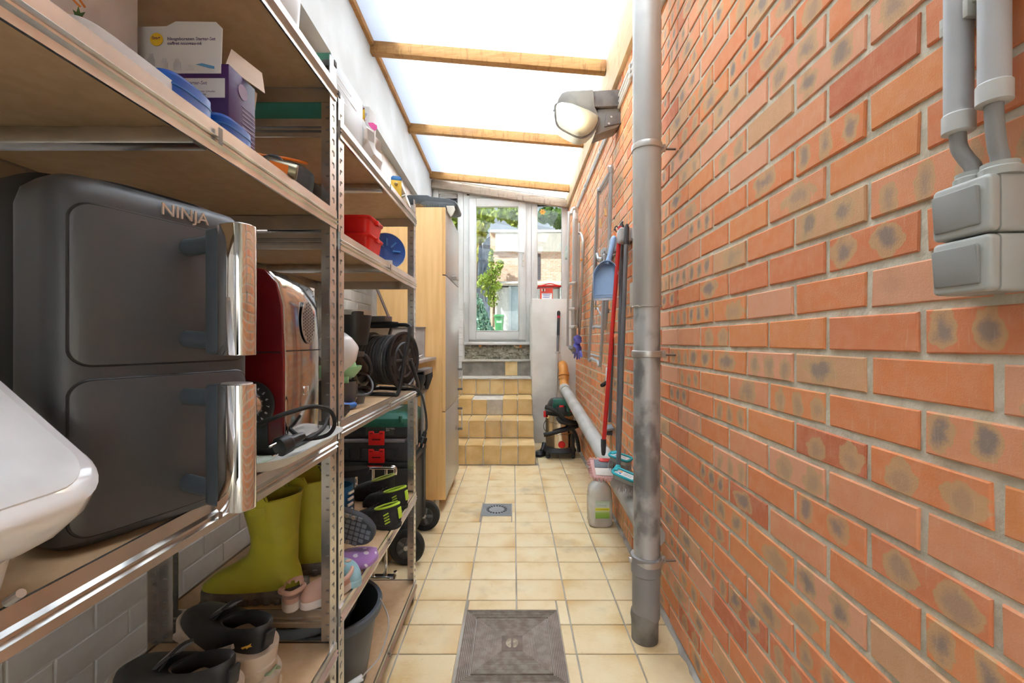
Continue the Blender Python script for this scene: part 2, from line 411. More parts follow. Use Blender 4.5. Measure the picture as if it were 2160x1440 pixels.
for k in range(-15, 28):
    zc = 1.1415 + BH * k + BH / 2
    if zc < .03 or zc > 3.2: continue
    off = 0 if k % 2 == 0 else BL / 2
    for n in range(-4, 26):
        s0 = .649 + off + n * BL; s1 = s0 + BL
        if s0 < .1 or s1 > 5.85: 
            if s0 < -.3 or s0 > 5.8: continue
        hw = (BL - JT) / 2
        ar = area_in_view([(wallx(s), s, z) for s, z in ((s0, zc - .03), (s1, zc - .03), (s1, zc + .03), (s0, zc + .03))])
        cand.append((ar, (s0 + s1) / 2, zc))
cand.sort(key=lambda t: -t[0])
bm_pool = [brick_mesh('brick', BL - JT, BH - JT, M_BRICK) for _ in range(24)]
WROT = (0, 0, math.pi / 2 - ANG)             # local x runs along the wall, local -y points into the passage
RM = Euler((0, 0, -math.pi / 2 - ANG)).to_matrix()
bv, bf, buv = [], [], []
for i, (ar, sc, zc) in enumerate(cand):
    o_loc = Vector((wallx(sc) + random.uniform(-.0012, .0012), sc, zc + random.uniform(-.001, .001)))
    if i < 300:
        o = bpy.data.objects.new('brick', random.choice(bm_pool)); C.objects.link(o); o.parent = wr
        o.location = o_loc; o.rotation_euler = (random.uniform(-.006, .006), random.uniform(-.004, .004), -math.pi / 2 - ANG)
    else:
        v, f = brick_shape(BL - JT, BH - JT); n0 = len(bv)
        bv += [RM @ Vector(p) + o_loc for p in v]; bf += [tuple(a + n0 for a in q) for q in f]
        buv += [(p[0] / (BL - JT) + .5, p[2] / (BH - JT) + .5) for p in v]
me = bpy.data.meshes.new('far_brickwork'); me.from_pydata(bv, [], bf); put_uv(me, buv); me.materials.append(M_BRICK)
o = bpy.data.objects.new('far_brickwork', me); C.objects.link(o); o.parent = wr; o['kind'] = 'stuff'

q = M(); random.seed(77)
ys_ = [.2 + i * .05 for i in range(96)]
rw = [(wallx(y), y, random.uniform(.012, .032)) for y in ys_ if y < 4.94]
q.rings([[(x + .01, y, -.01), (x - random.uniform(.012, .03), y, -.01), (x - .008, y, h * .6), (x + .01, y, h)] for x, y, h in rw])
q.build('mortar_fillet', pm('grimy_mortar', (.33, .29, .25), .95, col2=(.50, .47, .42), scale=12, bmp=.8, bscale=60), wr)
# ================================================================= whitewashed wall behind the shelves, plastered above
XL = -1.12
wl = thing('wall_left', 'whitewashed brick wall with a plastered upper band', None, kind='structure')
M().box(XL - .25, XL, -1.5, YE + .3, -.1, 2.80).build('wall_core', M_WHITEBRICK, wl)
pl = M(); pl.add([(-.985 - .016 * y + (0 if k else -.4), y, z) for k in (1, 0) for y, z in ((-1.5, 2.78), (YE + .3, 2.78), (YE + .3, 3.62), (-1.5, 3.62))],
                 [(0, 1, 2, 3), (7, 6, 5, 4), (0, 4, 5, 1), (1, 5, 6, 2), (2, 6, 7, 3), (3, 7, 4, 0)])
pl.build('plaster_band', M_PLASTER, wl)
wb_pool = [brick_mesh('brick', .2045 - .006, .075 - .006, M_WHITEBRICK) for _ in range(8)]
def white_brick(x, s, z, rz, par):
    o = bpy.data.objects.new('brick', random.choice(wb_pool)); C.objects.link(o); o.parent = par
    o.location = (x + random.uniform(-.001, .001), s, z); o.rotation_euler = (random.uniform(-.01, .01), random.uniform(-.006, .006), rz)
wc = []
for k in range(0, 22):
    for n in range(0, 16):
        s = .75 + n * .2045 + (.102 if k % 2 else 0); z = .05 + k * .075
        if (s < 1.6 and .1 < z < 1.0) or (1.0 < s < 3.4 and 1.0 < z < 1.6) or (1.3 < s < 2.4 and .3 < z < 1.0):
            wc.append((s, z))
for s, z in wc[:290]: white_brick(XL - .001, s, z, math.pi / 2, wl)

# ================================================================= steps up to the garden door
st = thing('stairs', 'six steps tiled in ochre rising to the white glazed door', 'stairs', (-.2, 4.5, 0))
SX0, SX1, SP = -.645, .206, .1635
STEPS = [(4.058, .186), (4.353, .364), (4.673, .534), (5.057, .724), (5.41, .915)]
for i, (y, z) in enumerate(STEPS):
    M().box(SX0, SX1, y + .012, YE + .2, -.05 if i == 0 else STEPS[i - 1][1] - .02, z - .012).build('step_core', pm('pale_grout', (.66, .62, .54), .95, col2=(.54, .50, .43), scale=14), st)
zb = 0
for i, (y, z) in enumerate(STEPS):
    yb = STEPS[i + 1][0] if i < 4 else 5.75
    sh = (0, 0, .002, .01, .012)[i]
    k = 0; x1 = SX1 + sh
    while x1 > SX0 + .03:
        x0 = max(x1 - SP, SX0); w = x1 - x0 - .010; xc = (x0 + x1) / 2 - Vector((-.2, 0, 0)).x
        if not (i == 2 and k == 2) and not (i == 4 and k != 1):
            slab('tile', M_STAIRTILE, w, z - zb - .012, .012, st, (xc, y + .012 - 4.5, (z + zb) / 2), (math.pi / 2, 0, 0), .002)
        if i < 3 and not (i == 2 and k in (2, 3)):
            slab('tile', M_STAIRTILE, w, yb - y + .002, .011, st, (xc, (y + yb) / 2 - 4.5 + .001, z - .011), None, .002)
        x1 -= SP; k += 1
    zb = z
q = M()
random.seed(3)
q.grid(lambda u, v: (SX0 + u * (SX1 + .02 - SX0), 5.417 + random.uniform(-.003, .003), .728 + v * .185), 26, 8)
q.build('cement_riser', pm('dark_cement', (.30, .27, .22), .95, col2=(.20, .18, .15), scale=9, bmp=.9, bscale=40), st)
q = M(); q.grid(lambda u, v: (-.285 + u * .165 , 4.668 + random.uniform(-.002, .002), .37 + v * .16), 6, 5); q.build('cement_patch', M_CEMENT, st)
q = M(); q.box(SX0, SX1, 5.04, 5.42, .716, .726).build('cement_tread', M_CEMENT, st)
q = M(); q.box(SX0, SX1 + .02, 5.395, 5.77, .905, .918).build('cement_tread', M_CEMENT, st)
q = M(); q.grid(lambda u, v: (SX0 + u * (SX1 + .03 - SX0), 5.735 + random.uniform(-.012, .012), .915 + v * .205), 60, 16)
q.build('rough_concrete_riser', pm('rough_concrete', (.40, .36, .28), .98, col2=(.22, .20, .14), scale=18, bmp=1, bscale=60), st)
for px, s in ((1013, .022), (1098, .03)):
    p = W(px, 728, 5.72); M().box(p.x - s / 2, p.x + s / 2, 5.71, 5.74, p.z - s, p.z + .012).build('packing_wedge', pm('orange_plastic_wedge', (.9, .32, .05), .5), st)
q = M(); p = W(1089, 731, 5.71)
for _ in range(7): q.lathe([(.001, -.014), (.012, -.008), (.015, 0), (.01, .01), (.001, .014)], (p.x + random.uniform(-.03, .03), 5.715, p.z + random.uniform(-.015, .01)), 8)
q.build('foam_lump', pm('old_foam', (.62, .48, .30), .9), st)

# ================================================================= end wall: low render block, whitewashed stub, backing
we = thing('wall_end', 'low white rendered wall block beside the steps', None, kind='structure')
M().box(.212, .74, 4.95, YE + .3, -.05, 1.64).build('render_block', M_PLASTER2, we, .006)
ws = thing('wall_stub', 'narrow whitewashed brick stub below the side window', None, kind='structure')
M().box(-1.12, -.648, 5.60, YE + .3, -.05, 1.66).build('stub_core', M_WHITEBRICK, ws)
for k in range(14):
    o = bpy.data.objects.new('brick', random.choice(wb_pool)); C.objects.link(o); o.parent = ws
    o.location = (-.752 + (.09 if k % 2 else 0) * 0, 5.599, .62 + k * .075); o.rotation_euler = (0, 0, 0)

# ================================================================= garden door and side windows
PXM = YE / F
def ex(px): return (px - CX) * PXM
def ez(py): return H + (CY - py) * PXM
def frame_ring(par, name, x0, x1, z0, z1, t, y0, y1, mat=None, tb=None):
    tb = t if tb is None else tb
    for q in ((x0, x0 + t, z0, z1), (x1 - t, x1, z0, z1)): M().box(q[0], q[1], y0, y1, q[2], q[3]).build(name, mat or M_PVC, par, .005)
    M().box(x0 + t, x1 - t, y0 + .0005, y1 - .0005, z1 - t, z1).build(name, mat or M_PVC, par, .005)
    M().box(x0 + t, x1 - t, y0 + .0005, y1 - .0005, z0, z0 + tb).build(name, mat or M_PVC, par, .005)
d1 = thing('door_1', 'white plastic garden door with full height glass', None, (ex(1049), YE, ez(720)), kind='structure')
frame_ring(d1, 'door_frame', ex(978), ex(1120.3), ez(721), ez(407.5), .075, YE - .03, YE + .06)
dx0, dx1, dz0, dz1 = ex(990), ex(1109), ez(716.5), ez(421)
frame_ring(d1, 'door_sash', dx0, dx1, dz0, dz1, .093, YE - .055, YE + .03, tb=.115)
frame_ring(d1, 'glazing_bead', ex(1003), ex(1095), ez(699), ez(436), .014, YE - .062, YE + .0)
M().box(ex(1004), ex(1094), YE - .012, YE - .006, ez(699), ez(436)).build('pane', M_GLASS, d1)
M().box(ex(978), ex(1121), YE - .10, YE + .05, ez(727), ez(721)).build('threshold', pm('aluminium_sill', (.75, .74, .70), .4, .4), d1, .004)
hp = M().box(ex(1100.5), ex(1107), YE - .068, YE - .054, ez(563), ez(520)).build('handle_plate', M_PVC, d1, .004)
q = M(); q.tube(sm([(ex(1103.7), YE - .065, ez(536)), (ex(1103.7), YE - .11, ez(536)), (ex(1101), YE - .118, ez(535.5)), (ex(1084), YE - .118, ez(533.5))], 5), .009, 10)
q.build('lever', M_PVC, hp)
q = M(); q.lathe([(.001, 0), (.008, 0), (.008, .01), (.001, .01)], Matrix.Translation((ex(1103.7), YE - .078, ez(552))) @ Matrix.Rotation(-math.pi / 2, 4, 'X'), 12); q.build('lock_cylinder', pm('brass_cylinder', (.55, .45, .25), .3, 1), hp)
for px in (988, 1111):
    M().box(ex(px) - .018, ex(px) + .018, YE - .04, YE - .029, ez(412.5) - .008, ez(412.5) + .008).build('alarm_contact', pm('dark_plug', (.08, .07, .06), .5), d1, .002)
def side_window(n, x0, x1, z0, z1, t, lab):
    w = thing('window_%d' % n, lab, None, ((x0 + x1) / 2, YE, z0), kind='structure')
    frame_ring(w, 'window_frame', x0, x1, z0, z1, t, YE - .03, YE + .06)
    M().box(x0 + t, x1 - t, YE - .004, YE + .002, z0 + t, z1 - t - .06).build('pane', M_GLASS, w)
    M().box(x0 + t, x1 - t, YE + .0, YE + .04, z1 - t - .066, z1 - t).build('vent_housing', pm('vent_shadow', (.12, .11, .11), .6), w)
    for k in range(3): M().box(x0 + t + .01, x1 - t - .01, YE - .018, YE - .002, z1 - t - .054 + k * .019, z1 - t - .042 + k * .019).build('vent_slat', pm('vent_slat_grey', (.72, .69, .64), .4), w, .002)
    return w
w1 = side_window(1, ex(1120.6), ex(1197.5), 1.60, ez(411), .082, 'tall narrow window with a flower sticker beside the garden door')
w2 = side_window(2, ex(913.5), ex(977.7), 1.66, ez(398), .075, 'tall narrow window partly hidden behind the tall cabinet')
q = M(); p = Vector((ex(1144.5), YE - .006, ez(447)))
pts = []
for i in range(48):
    a = 2 * math.pi * i / 48; r = .036 + .0075 * math.cos(6 * a); pts.append((r * math.cos(a), r * math.sin(a)))
q.prism(pts, Matrix.Translation(p) @ XZ(0), .0015)
fs = q.build('flower_sticker', pm('orange_petal', (.95, .55, .12), .6, col2=(.92, .60, .20))); tag(fs, 'orange flower sticker on the narrow window pane', 'sticker')
M().prism([(.012 * math.cos(i), .012 * math.sin(i)) for i in [2 * math.pi * j / 16 for j in range(16)]], Matrix.Translation(p - Vector((0, .0015, 0))) @ XZ(0), .001).build('flower_centre', pm('orange_core', (.88, .36, .04), .6), fs)
# wall ends beyond the frames
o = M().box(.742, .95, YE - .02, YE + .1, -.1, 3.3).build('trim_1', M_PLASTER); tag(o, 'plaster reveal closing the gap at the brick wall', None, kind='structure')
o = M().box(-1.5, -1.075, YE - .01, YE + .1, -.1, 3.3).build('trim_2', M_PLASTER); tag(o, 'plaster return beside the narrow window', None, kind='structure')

# ================================================================= roof
wk = M().box(-1.4, -.38, -1.6, -1.45, -.1, 3.5).box(.42, .95, -1.6, -1.45, -.1, 3.5).box(-.38, .42, -1.6, -1.45, 2.05, 3.5).build('wall_back_added', M_PLASTER); tag(wk, 'unseen plastered wall added behind the viewer with a doorway for fill light', None, kind='structure')  # unseen wall added to darken the foreground; its doorway lets in fill light
def roofz(x): return 3.335 - .147 * (x + 1.04)
ce = thing('ceiling', 'opal plastic lean-to roof on pale timber rafters', None, (0, 3, 3.1), kind='structure')
RAF = [(-.02, -.10), (1.98, 1.86), (3.135, 2.97), (4.33, 4.09), (5.565, 5.33)]
def edge_l(y): return -.985 - .016 * y
def rafter(yl, yr, w=.06, h=.083):
    a = Vector((edge_l(yl) - .01, yl, roofz(edge_l(yl)) - h / 2)); xr = wallx(yr) - .03; b_ = Vector((xr, yr, roofz(xr) - h / 2))
    M().bar(a, b_, w, h).build('rafter', M_RAFTER, ce, .003)
for yl, yr in RAF: rafter(yl + .03, yr + .03)
bays = [(-1.5, -1.5)] + [(a + .03, b_ + .03) for a, b_ in RAF] + [(6.1, 6.1)]
for (a, b_), (c_, d) in zip(bays, bays[1:]):
    q = M(); xs = (-1.0, .82)
    pts = [(-1.03, a), (.84, b_), (.84, d), (-1.03, c_)]
    pts = [(edge_l(a) - .0, a), (wallx(b_) + .15, b_), (wallx(d) + .15, d), (edge_l(c_), c_)]
    q.add([(x, y, roofz(x) + t) for t in (0.001, .012) for x, y in pts], [(0, 3, 2, 1), (4, 5, 6, 7), (0, 1, 5, 4), (1, 2, 6, 5), (2, 3, 7, 6), (3, 0, 4, 7)])
    q.build('roof_sheet', M_OPAL if c_ > .5 else M_PLASTER, ce)  # unseen bay behind the camera is made opaque to darken the foreground
# wall plate along the brick wall
y0, y1 = -1.5, 5.78
q = M(); v = []
for y in (y0, y1):
    xi = wallx(y) - .032; zt = roofz(xi); zb_ = 2.65 + .047 * y
    v += [(xi, y, zb_), (wallx(y) + .02, y, zb_), (wallx(y) + .02, y, zt), (xi, y, zt)]
q.add(v, [(0, 1, 2, 3), (7, 6, 5, 4), (0, 4, 5, 1), (1, 5, 6, 2), (2, 6, 7, 3), (3, 7, 4, 0)]); q.build('wall_plate', M_LEDGER, ce, .004)
q = M(); q.bar((edge_l(-1.5) + .012, -1.5, roofz(edge_l(-1.5)) - .022), (edge_l(5.7) + .012, 5.7, roofz(edge_l(5.7)) - .022), .03, .045); q.build('edge_batten', M_RAFTER, ce, .003)
xl, xr = edge_l(5.7), .70
q = M(); q.bar((xl, 5.70, roofz(xl) - .125), (xr, 5.70, roofz(xr) - .125), .07, .095); q.build('end_beam', M_OLDWOOD, ce, .004)
q = M(); q.bar((xl + .1, 5.67, roofz(xl) - .06), (xr - .02, 5.67, roofz(xr) - .06), .02, .018); q.build('white_strip', M_PVC, ce, .003)
q = M(); random.seed(5)
for i in range(70):
    x = xl + .02 + i * (xr - xl - .04) / 69; ztop = roofz(x) - .17; zlow = ez(398) if x < ex(979) else (ez(407) if x < ex(1120) else ez(411))
    if ztop - zlow < -.02: continue
    for z in [zlow - .005 + .02 * t for t in range(max(1, int((ztop - zlow) / .02) + 2))]:
        r = random.uniform(.010, .02)
        q.lathe([(.001, -r), (r * .8, -r * .6), (r, 0), (r * .7, r * .7), (.001, r)], (x + random.uniform(-.008, .008), 5.745 + random.uniform(-.006, .006), z), 7)
o = q.build('expanding_foam', pm('expanding_foam', (.80, .42, .10), .85, col2=(.55, .24, .04), scale=40), ce); o['kind'] = 'stuff'
M().box(xl - .05, .78, YE + .02, YE + .08, ez(425), 3.40).build('end_fascia', M_OLDWOOD, ce)
# ================================================================= zinc downpipe
M_ZINC = pm('weathered_zinc', (.54, .54, .52), .5, .5, col2=(.27, .27, .26), scale=11, stretch=(1, 1, .7), lo=.44, hi=.60, bmp=.15, bscale=30)
M_ZINC2 = pm('pale_zinc', (.60, .59, .55), .5, .45, col2=(.50, .49, .46), scale=4, stretch=(1, 1, .4))
M_GREYPIPE = pm('grey_drain_plastic', (.30, .29, .28), .5, col2=(.24, .235, .22), scale=5)
M_STEEL = pm('galvanised_clip', (.62, .60, .56), .38, .8)
PY, PX_, PRD = 1.70, .522, .0535
dp = thing('downpipe', 'tall weathered zinc downpipe running down the brick wall', 'downpipe', (PX_, PY, 0))
M().lathe([(PRD - .004, 1.29), (PRD, 1.30), (PRD, 3.2)], (PX_, PY, 0), 36).build('upper_pipe', M_ZINC2, dp)
M().lathe([(PRD - .003, .30), (PRD - .003, 1.30), (PRD - .003, 1.31)], (PX_, PY, 0), 36).build('lower_pipe', M_ZINC, dp)
q = M(); random.seed(4)
q.tube([(PX_ + (PRD + .0005) * math.cos(a), PY + (PRD + .0005) * math.sin(a), 1.297 + random.uniform(-.003, .003)) for a in [2 * math.pi * i / 40 for i in range(40)]], [random.uniform(.002, .0035) for _ in range(40)], 6, closed=True)
q.build('solder_seam', M_STEEL, dp)
M().lathe([(PRD - .001, .09), (PRD - .001, .255), (PRD + .003, .26), (PRD + .003, .318), (PRD + .005, .32), (PRD + .005, .328), (PRD, .33)], (PX_ - .003, PY, 0), 36).build('plastic_sleeve', M_GREYPIPE, dp)
M().lathe([(PRD - .003, -.005), (PRD - .002, .07), (PRD + .001, .092), (PRD - .002, .11)], (PX_ - .008, PY, 0), 36).build('dirty_foot', pm('dirty_grey_plastic', (.26, .25, .22), .7, col2=(.12, .10, .08), scale=8), dp)
for z in (1.918, 1.113, .308):
    cl = M().lathe([(PRD + .001, z - .013), (PRD + .004, z - .011), (PRD + .0055, z), (PRD + .004, z + .011), (PRD + .001, z + .013)], (PX_, PY, 0), 36).build('pipe_clamp', M_STEEL, dp)
    M().box(PX_ + PRD - .002, PX_ + PRD + .02, PY - .006, PY + .006, z - .014, z + .014).build('clamp_lug', M_STEEL, cl, .002)
    M().cyl((PX_ + PRD, PY, z - .004), (wallx(PY) + .01, PY, z - .004), .0045, n=8).build('anchor_rod', pm('rusty_rod', (.30, .22, .17), .6, .6), cl)
    M().cyl((PX_ + PRD + .010, PY - .012, z), (PX_ + PRD + .010, PY + .012, z), .004, n=6).build('clamp_bolt', M_STEEL, cl)
    if z < .4:
        M().box(PX_ - PRD - .016, PX_ - PRD + .002, PY - .006, PY + .006, z - .010, z + .010).build('clamp_lug', M_STEEL, cl, .002)

# ================================================================= double switch with conduits on the brick wall
M_SW = pm('ivory_grey_plastic', (.50, .51, .47), .45, col2=(.46, .47, .43), scale=6)
M_SWB = pm('rocker_grey_plastic', (.33, .325, .30), .45, col2=(.30, .29, .27), scale=8)
def wp(y, out, z): return Vector((wallx(y) - out, y, z))
WALLM = lambda y, out, z: fr(wp(y, out, z), (math.sin(ANG) * -1, -math.cos(ANG), 0), z=(-math.cos(ANG), math.sin(ANG), 0))   # x toward the camera along the wall, z out of the wall
for nm, zc, lab in (('light_switch', 1.329, 'upper grey surface mounted switch below the two conduits'), ('light_switch', 1.258, 'lower grey surface mounted switch on the brick wall')):
    s_ = thing(nm, lab, 'light switch', wp(.546, 0, zc - .035), group='surface mounted switches')
    m = WALLM(.546, .0, zc)
    q = M(); q.prism(rrect(-.037, .037, -.0345, .0345, .006), m, .038); q.build('back_box', M_SW, s_, .002)
    m2 = WALLM(.546, .038, zc)
    q = M(); q.prism(rrect(-.0365, .0365, -.034, .034, .007), m2, .014); q.build('cover', M_SW, s_, .004, 3)
    m3 = WALLM(.546, .051, zc); m3 = m3 @ Matrix.Translation((-.003, 0, 0)) @ Matrix.Rotation(.07, 4, 'X')
    q = M(); q.prism(rrect(-.029, .029, -.024, .024, .003), m3, .005); q.build('rocker', M_SWB, s_, .0015)
for i, (yc, zc0) in enumerate(((.566, 1.44), (.523, 1.455))):
    lab = ('grey conduit with the lower end collar above the switches', 'grey conduit with the higher end collar above the switches')[i]
    cd = thing('conduit', lab, 'conduit', wp(yc, .03, zc0), group='conduits above the switches')
    p = wp(yc, .033, 0)
    M().cyl((p.x, p.y, zc0), (p.x, p.y, 2.4), .0145, n=28).build('tube', pm('conduit_grey', (.55, .55, .55), .5, col2=(.48, .48, .49), scale=4), cd)
    M().lathe([(.0135, -.002), (.0165, 0), (.0165, .022), (.0150, .024)], (p.x, p.y, zc0 - .004), 28).build('end_collar', pm('collar_white', (.66, .66, .63), .5), cd)
    b0 = wp(yc - .012 * (1 - i) , .026, 1.372)
    M().tube(sm([(p.x, p.y, zc0 + .02), (p.x, p.y, zc0 - .02), ((p.x + b0.x) / 2, (p.y + b0.y) / 2, 1.40), (b0.x, b0.y, 1.385), (b0.x, b0.y, 1.36)], 5), .0085, 12).build('cable', pm('cable_grey', (.36, .35, .33), .6), cd)
    M().lathe([(.019, 1.362), (.019, 1.371), (.017, 1.373), (.017, 1.378), (.009, 1.380)], (b0.x, b0.y, 0), 24).build('cable_gland', M_SW, cd)
    zc = (1.585, 1.60)[i]
    q = M(); q.tube([(p.x + .0172 * math.cos(a), p.y + .0172 * math.sin(a), zc) for a in [math.radians(-75 + 210 * 0 + t) for t in range(-20, 200, 20)]], .0035, 8)
    q.box(p.x - .010, wallx(yc), p.y - .021, p.y - .014, zc - .012, zc + .012); q.box(p.x - .004, wallx(yc), p.y + .014, p.y + .022, zc - .012, zc + .012)
    q.box(p.x + .012, wallx(yc) + .002, p.y - .016, p.y + .016, zc - .009, zc + .009)
    q.build('saddle_clip', pm('clip_cream', (.58, .57, .50), .55), cd, .0015)

# ================================================================= conduits under the wall plate, flood lamp
for k, (dz, y0, y1, lab) in enumerate(((0, .9, 5.1, 'lowest thin grey conduit under the timber wall plate'), (.028, .9, 5.0, 'middle thin grey conduit under the timber wall plate'), (.056, .9, 2.70, 'uppermost thin grey conduit ending behind the flood lamp'))):
    cd = thing('wall_conduit', lab, 'conduit', wp(2, 0, 2.59 + dz), group='conduits under the wall plate')
    M().cyl(wp(y0, .012, 2.59 + dz), wp(y1, .012, 2.605 + dz), .010, n=12).build('tube', pm('conduit_pale', (.62, .60, .56), .5), cd)
    for y in (1.5, 2.35, 3.3, 4.1):
        if y < y1: M().box(wallx(y) - .028, wallx(y), y - .012, y + .012, 2.578 + dz + .005 * (y - .9) / 1.4 * .4, 2.606 + dz).build('clip', pm('clip_pale', (.52, .50, .46), .5), cd, .003)
LY = 2.70
def lp(px, py): return ((px - CX) * LY / F, H + (CY - py) * LY / F)
fl_ = thing('flood_lamp', 'grey wall flood lamp with a lit yellowish lens', 'lamp', (wallx(LY), LY + .08, 2.45))
M_LG = pm('dusty_lamp_grey', (.26, .25, .22), .6, .2, col2=(.21, .20, .18), scale=12)
M_LD = pm('dusty_lamp_dark', (.13, .12, .115), .7, col2=(.19, .18, .17), scale=14)
hood = [lp(*p) for p in ((1172, 232), (1176, 218), (1183, 207), (1194, 203), (1248, 200), (1251, 236), (1259, 250), (1258, 262), (1240, 250), (1215, 241), (1190, 232), (1180, 232))]
M().prism(hood, XZ(LY - .06), -.20).build('hood', M_LG, fl_, .006)
lens = [lp(*p) for p in ((1170, 240), (1172, 233), (1181, 230), (1200, 233), (1240, 248), (1257, 258), (1257, 268), (1249, 283), (1237, 294), (1225, 299), (1212, 297), (1192, 287), (1178, 278), (1172, 266))]
cxm = sum(p[0] for p in lens) / len(lens); czm = sum(p[1] for p in lens) / len(lens)
q = M(); R = []
for s_, dy in ((1.04, .10), (1.0, .0), (.97, -.02), (.86, -.038), (.6, -.05), (.25, -.055)):
    R.append([(cxm + (x - cxm) * s_, LY - .065 + dy, czm + (z - czm) * s_) for x, z in lens])
q.rings(R); 
m, nt, b = nodes('lit_ribbed_lens')
nz = noise(nt, 9, 2); wv = nn(nt, 'ShaderNodeTexWave'); wv.inputs['Scale'].default_value = 55; wv.bands_direction = 'Z'
b.inputs['Base Color'].default_value = (.40, .37, .26, 1); b.inputs['Roughness'].default_value = .25
tcg = nn(nt, 'ShaderNodeTexCoord').outputs['Generated']; sx_ = nn(nt, 'ShaderNodeSeparateXYZ', i_0=tcg).outputs[0]
hot = sstep(nt, mth(nt, 'ADD', sx_, mth(nt, 'MULTIPLY', nz, .25)), .72, .45)
b.inputs['Emission Color'].default_value = (1, .93, .72, 1)
nt.links.new(mth(nt, 'ADD', .015, mth(nt, 'MULTIPLY', hot, .16)), b.inputs['Emission Strength'])
bump(nt, b, wv.outputs['Fac'], .3, .004)
q.build('lens', m, fl_, ang=50)
rim = [(x, LY - .062, z) for x, z in [(cxm + (x - cxm) * 1.03, czm + (z - czm) * 1.03) for x, z in lens]]
M().tube(sm(rim, 3, True), .006, 8, closed=True).build('lens_rim', M_LD, fl_)
blk = [lp(*p) for p in ((1247, 201), (1303, 198), (1306, 228), (1300, 232), (1250, 234))]
M().prism(blk, XZ(LY - .05), -.18).build('ballast_box', M_LD, fl_, .004)
br = [lp(*p) for p in ((1258, 236), (1304, 232), (1310, 262), (1300, 273), (1252, 290), (1262, 262))]
M().prism(br, XZ(LY - .03), -.12).build('mounting_bracket', M_LG, fl_, .004)
pb = [lp(*p) for p in ((1276, 245), (1309, 242), (1309, 266), (1272, 274))]
M().prism(pb, XZ(LY - .04), -.03).build('bracket_plate', M_LD, fl_, .003)
for px, py in ((1286, 254), (1281, 268)):
    x, z = lp(px, py); M().cyl((x, LY - .046, z), (x, LY - .036, z), .007, n=6).build('bracket_bolt', M_STEEL, fl_)
x, z = lp(1166, 242); M().cyl((x - .004, LY - .05, z), (x + .02, LY - .05, z), .007, n=8).build('lens_clip', M_STEEL, fl_)
bl = bpy.data.lights.new('lamp_glow', 'POINT'); bl.energy = .5; bl.color = (1, .85, .6); bl.shadow_soft_size = .05
blo = bpy.data.objects.new('lamp_glow', bl); C.objects.link(blo); blo.parent = fl_
blo.location = Vector((cxm - .02, LY - .16, czm - .03)) - Vector(fl_.location)

# ================================================================= grey waste pipe with orange elbow
M_WASTE = pm('dusty_grey_pipe', (.50, .49, .45), .55, col2=(.40, .385, .34), scale=5)
M_ORANGE = pm('orange_pvc', (.74, .33, .07), .4, col2=(.62, .26, .05), scale=4)
wpz = thing('waste_pipe', 'sloping grey waste pipe with an orange elbow along the brick wall', 'pipe', (.56, 3.2, 0))
a, b_ = Vector((.578, 1.80, .352)), Vector((.553, 4.70, .645))
M().cyl(a, b_, .052, n=28).build('pipe', M_WASTE, wpz)
M().cyl(a + (b_ - a) * .955, b_ + (b_ - a) * .004, .058, n=28).build('socket', M_WASTE, wpz)
e1 = Vector((.556, 4.76, .665))
M().tube(sm([b_, e1 + Vector((0, .0, .03)), (.556, 4.80, .78), (.556, 4.83, .85), (.556, 4.90, .885), (.556, 4.96, .885)], 6), .051, 28).build('elbow', M_ORANGE, wpz)
for z0, r in ((.735, .058), (.775, .060)): M().cyl((.556, 4.785, z0), (.556, 4.797, z0 + .03), r, n=28).build('elbow_collar', M_ORANGE, wpz)

# ================================================================= steel shelving
M_GALV = pm('galvanised_steel', (.72, .71, .69), .27, .95, col2=(.56, .55, .53), scale=10, lo=.3, hi=.7, bmp=.04, bscale=60)
M_CHIP = pm('brown_hardboard', (.62, .42, .24), .75, col2=(.57, .38, .21), scale=40)
M_SLOT = pm('slot_shadow', (.27, .24, .21), .6, .5)
M_CAP = pm('black_post_cap', (.05, .05, .05), .5)
BEAM = [(0, 0), (.004, 0), (.004, .010), (.0085, .0135), (.004, .017), (.004, .020), (.0085, .0235), (.004, .027), (.004, .045), (0, .045)]
def post(par, x, y, h, sx, sy):
    """L post with its corner at x, y; flanges run along sx and sy"""
    t, w = .0022, .036
    q = M(); q.box(min(x, x + sx * w), max(x, x + sx * w), min(y, y + sy * t), max(y, y + sy * t), 0, h)
    q.box(min(x, x + sx * t), max(x, x + sx * t), min(y + sy * t, y + sy * w), max(y + sy * t, y + sy * w), 0, h)
    p = q.build('post', M_GALV, par)
    s_ = M(); z = .06
    while z < h - .03:
        yy = y - sy * .0004; yi = y + sy * (t + .0004)
        for yq in (yy, yi):
            s_.box(min(x + sx * .013, x + sx * .024), max(x + sx * .013, x + sx * .024), yq - .0003, yq + .0003, z, z + .0035)
        for xq in (x - sx * .0004, x + sx * (t + .0004)):
            s_.box(xq - .0003, xq + .0003, min(y + sy * .012, y + sy * .022), max(y + sy * .012, y + sy * .022), z - .004, z + .0)
            s_.box(xq - .0003, xq + .0003, min(y + sy * .012, y + sy * .014), max(y + sy * .012, y + sy * .014), z - .012, z - .004)
        z += .0285
    o = s_.build('slot_row', M_SLOT, p, kind='stuff')
    M().box(x - .0015 if sx > 0 else x - .03, x + .03 if sx > 0 else x + .0015, y - .0015 if sy > 0 else y - .012, y + .012 if sy > 0 else y + .0015, h - .012, h + .003).build('post_cap', M_CAP, p, .001)
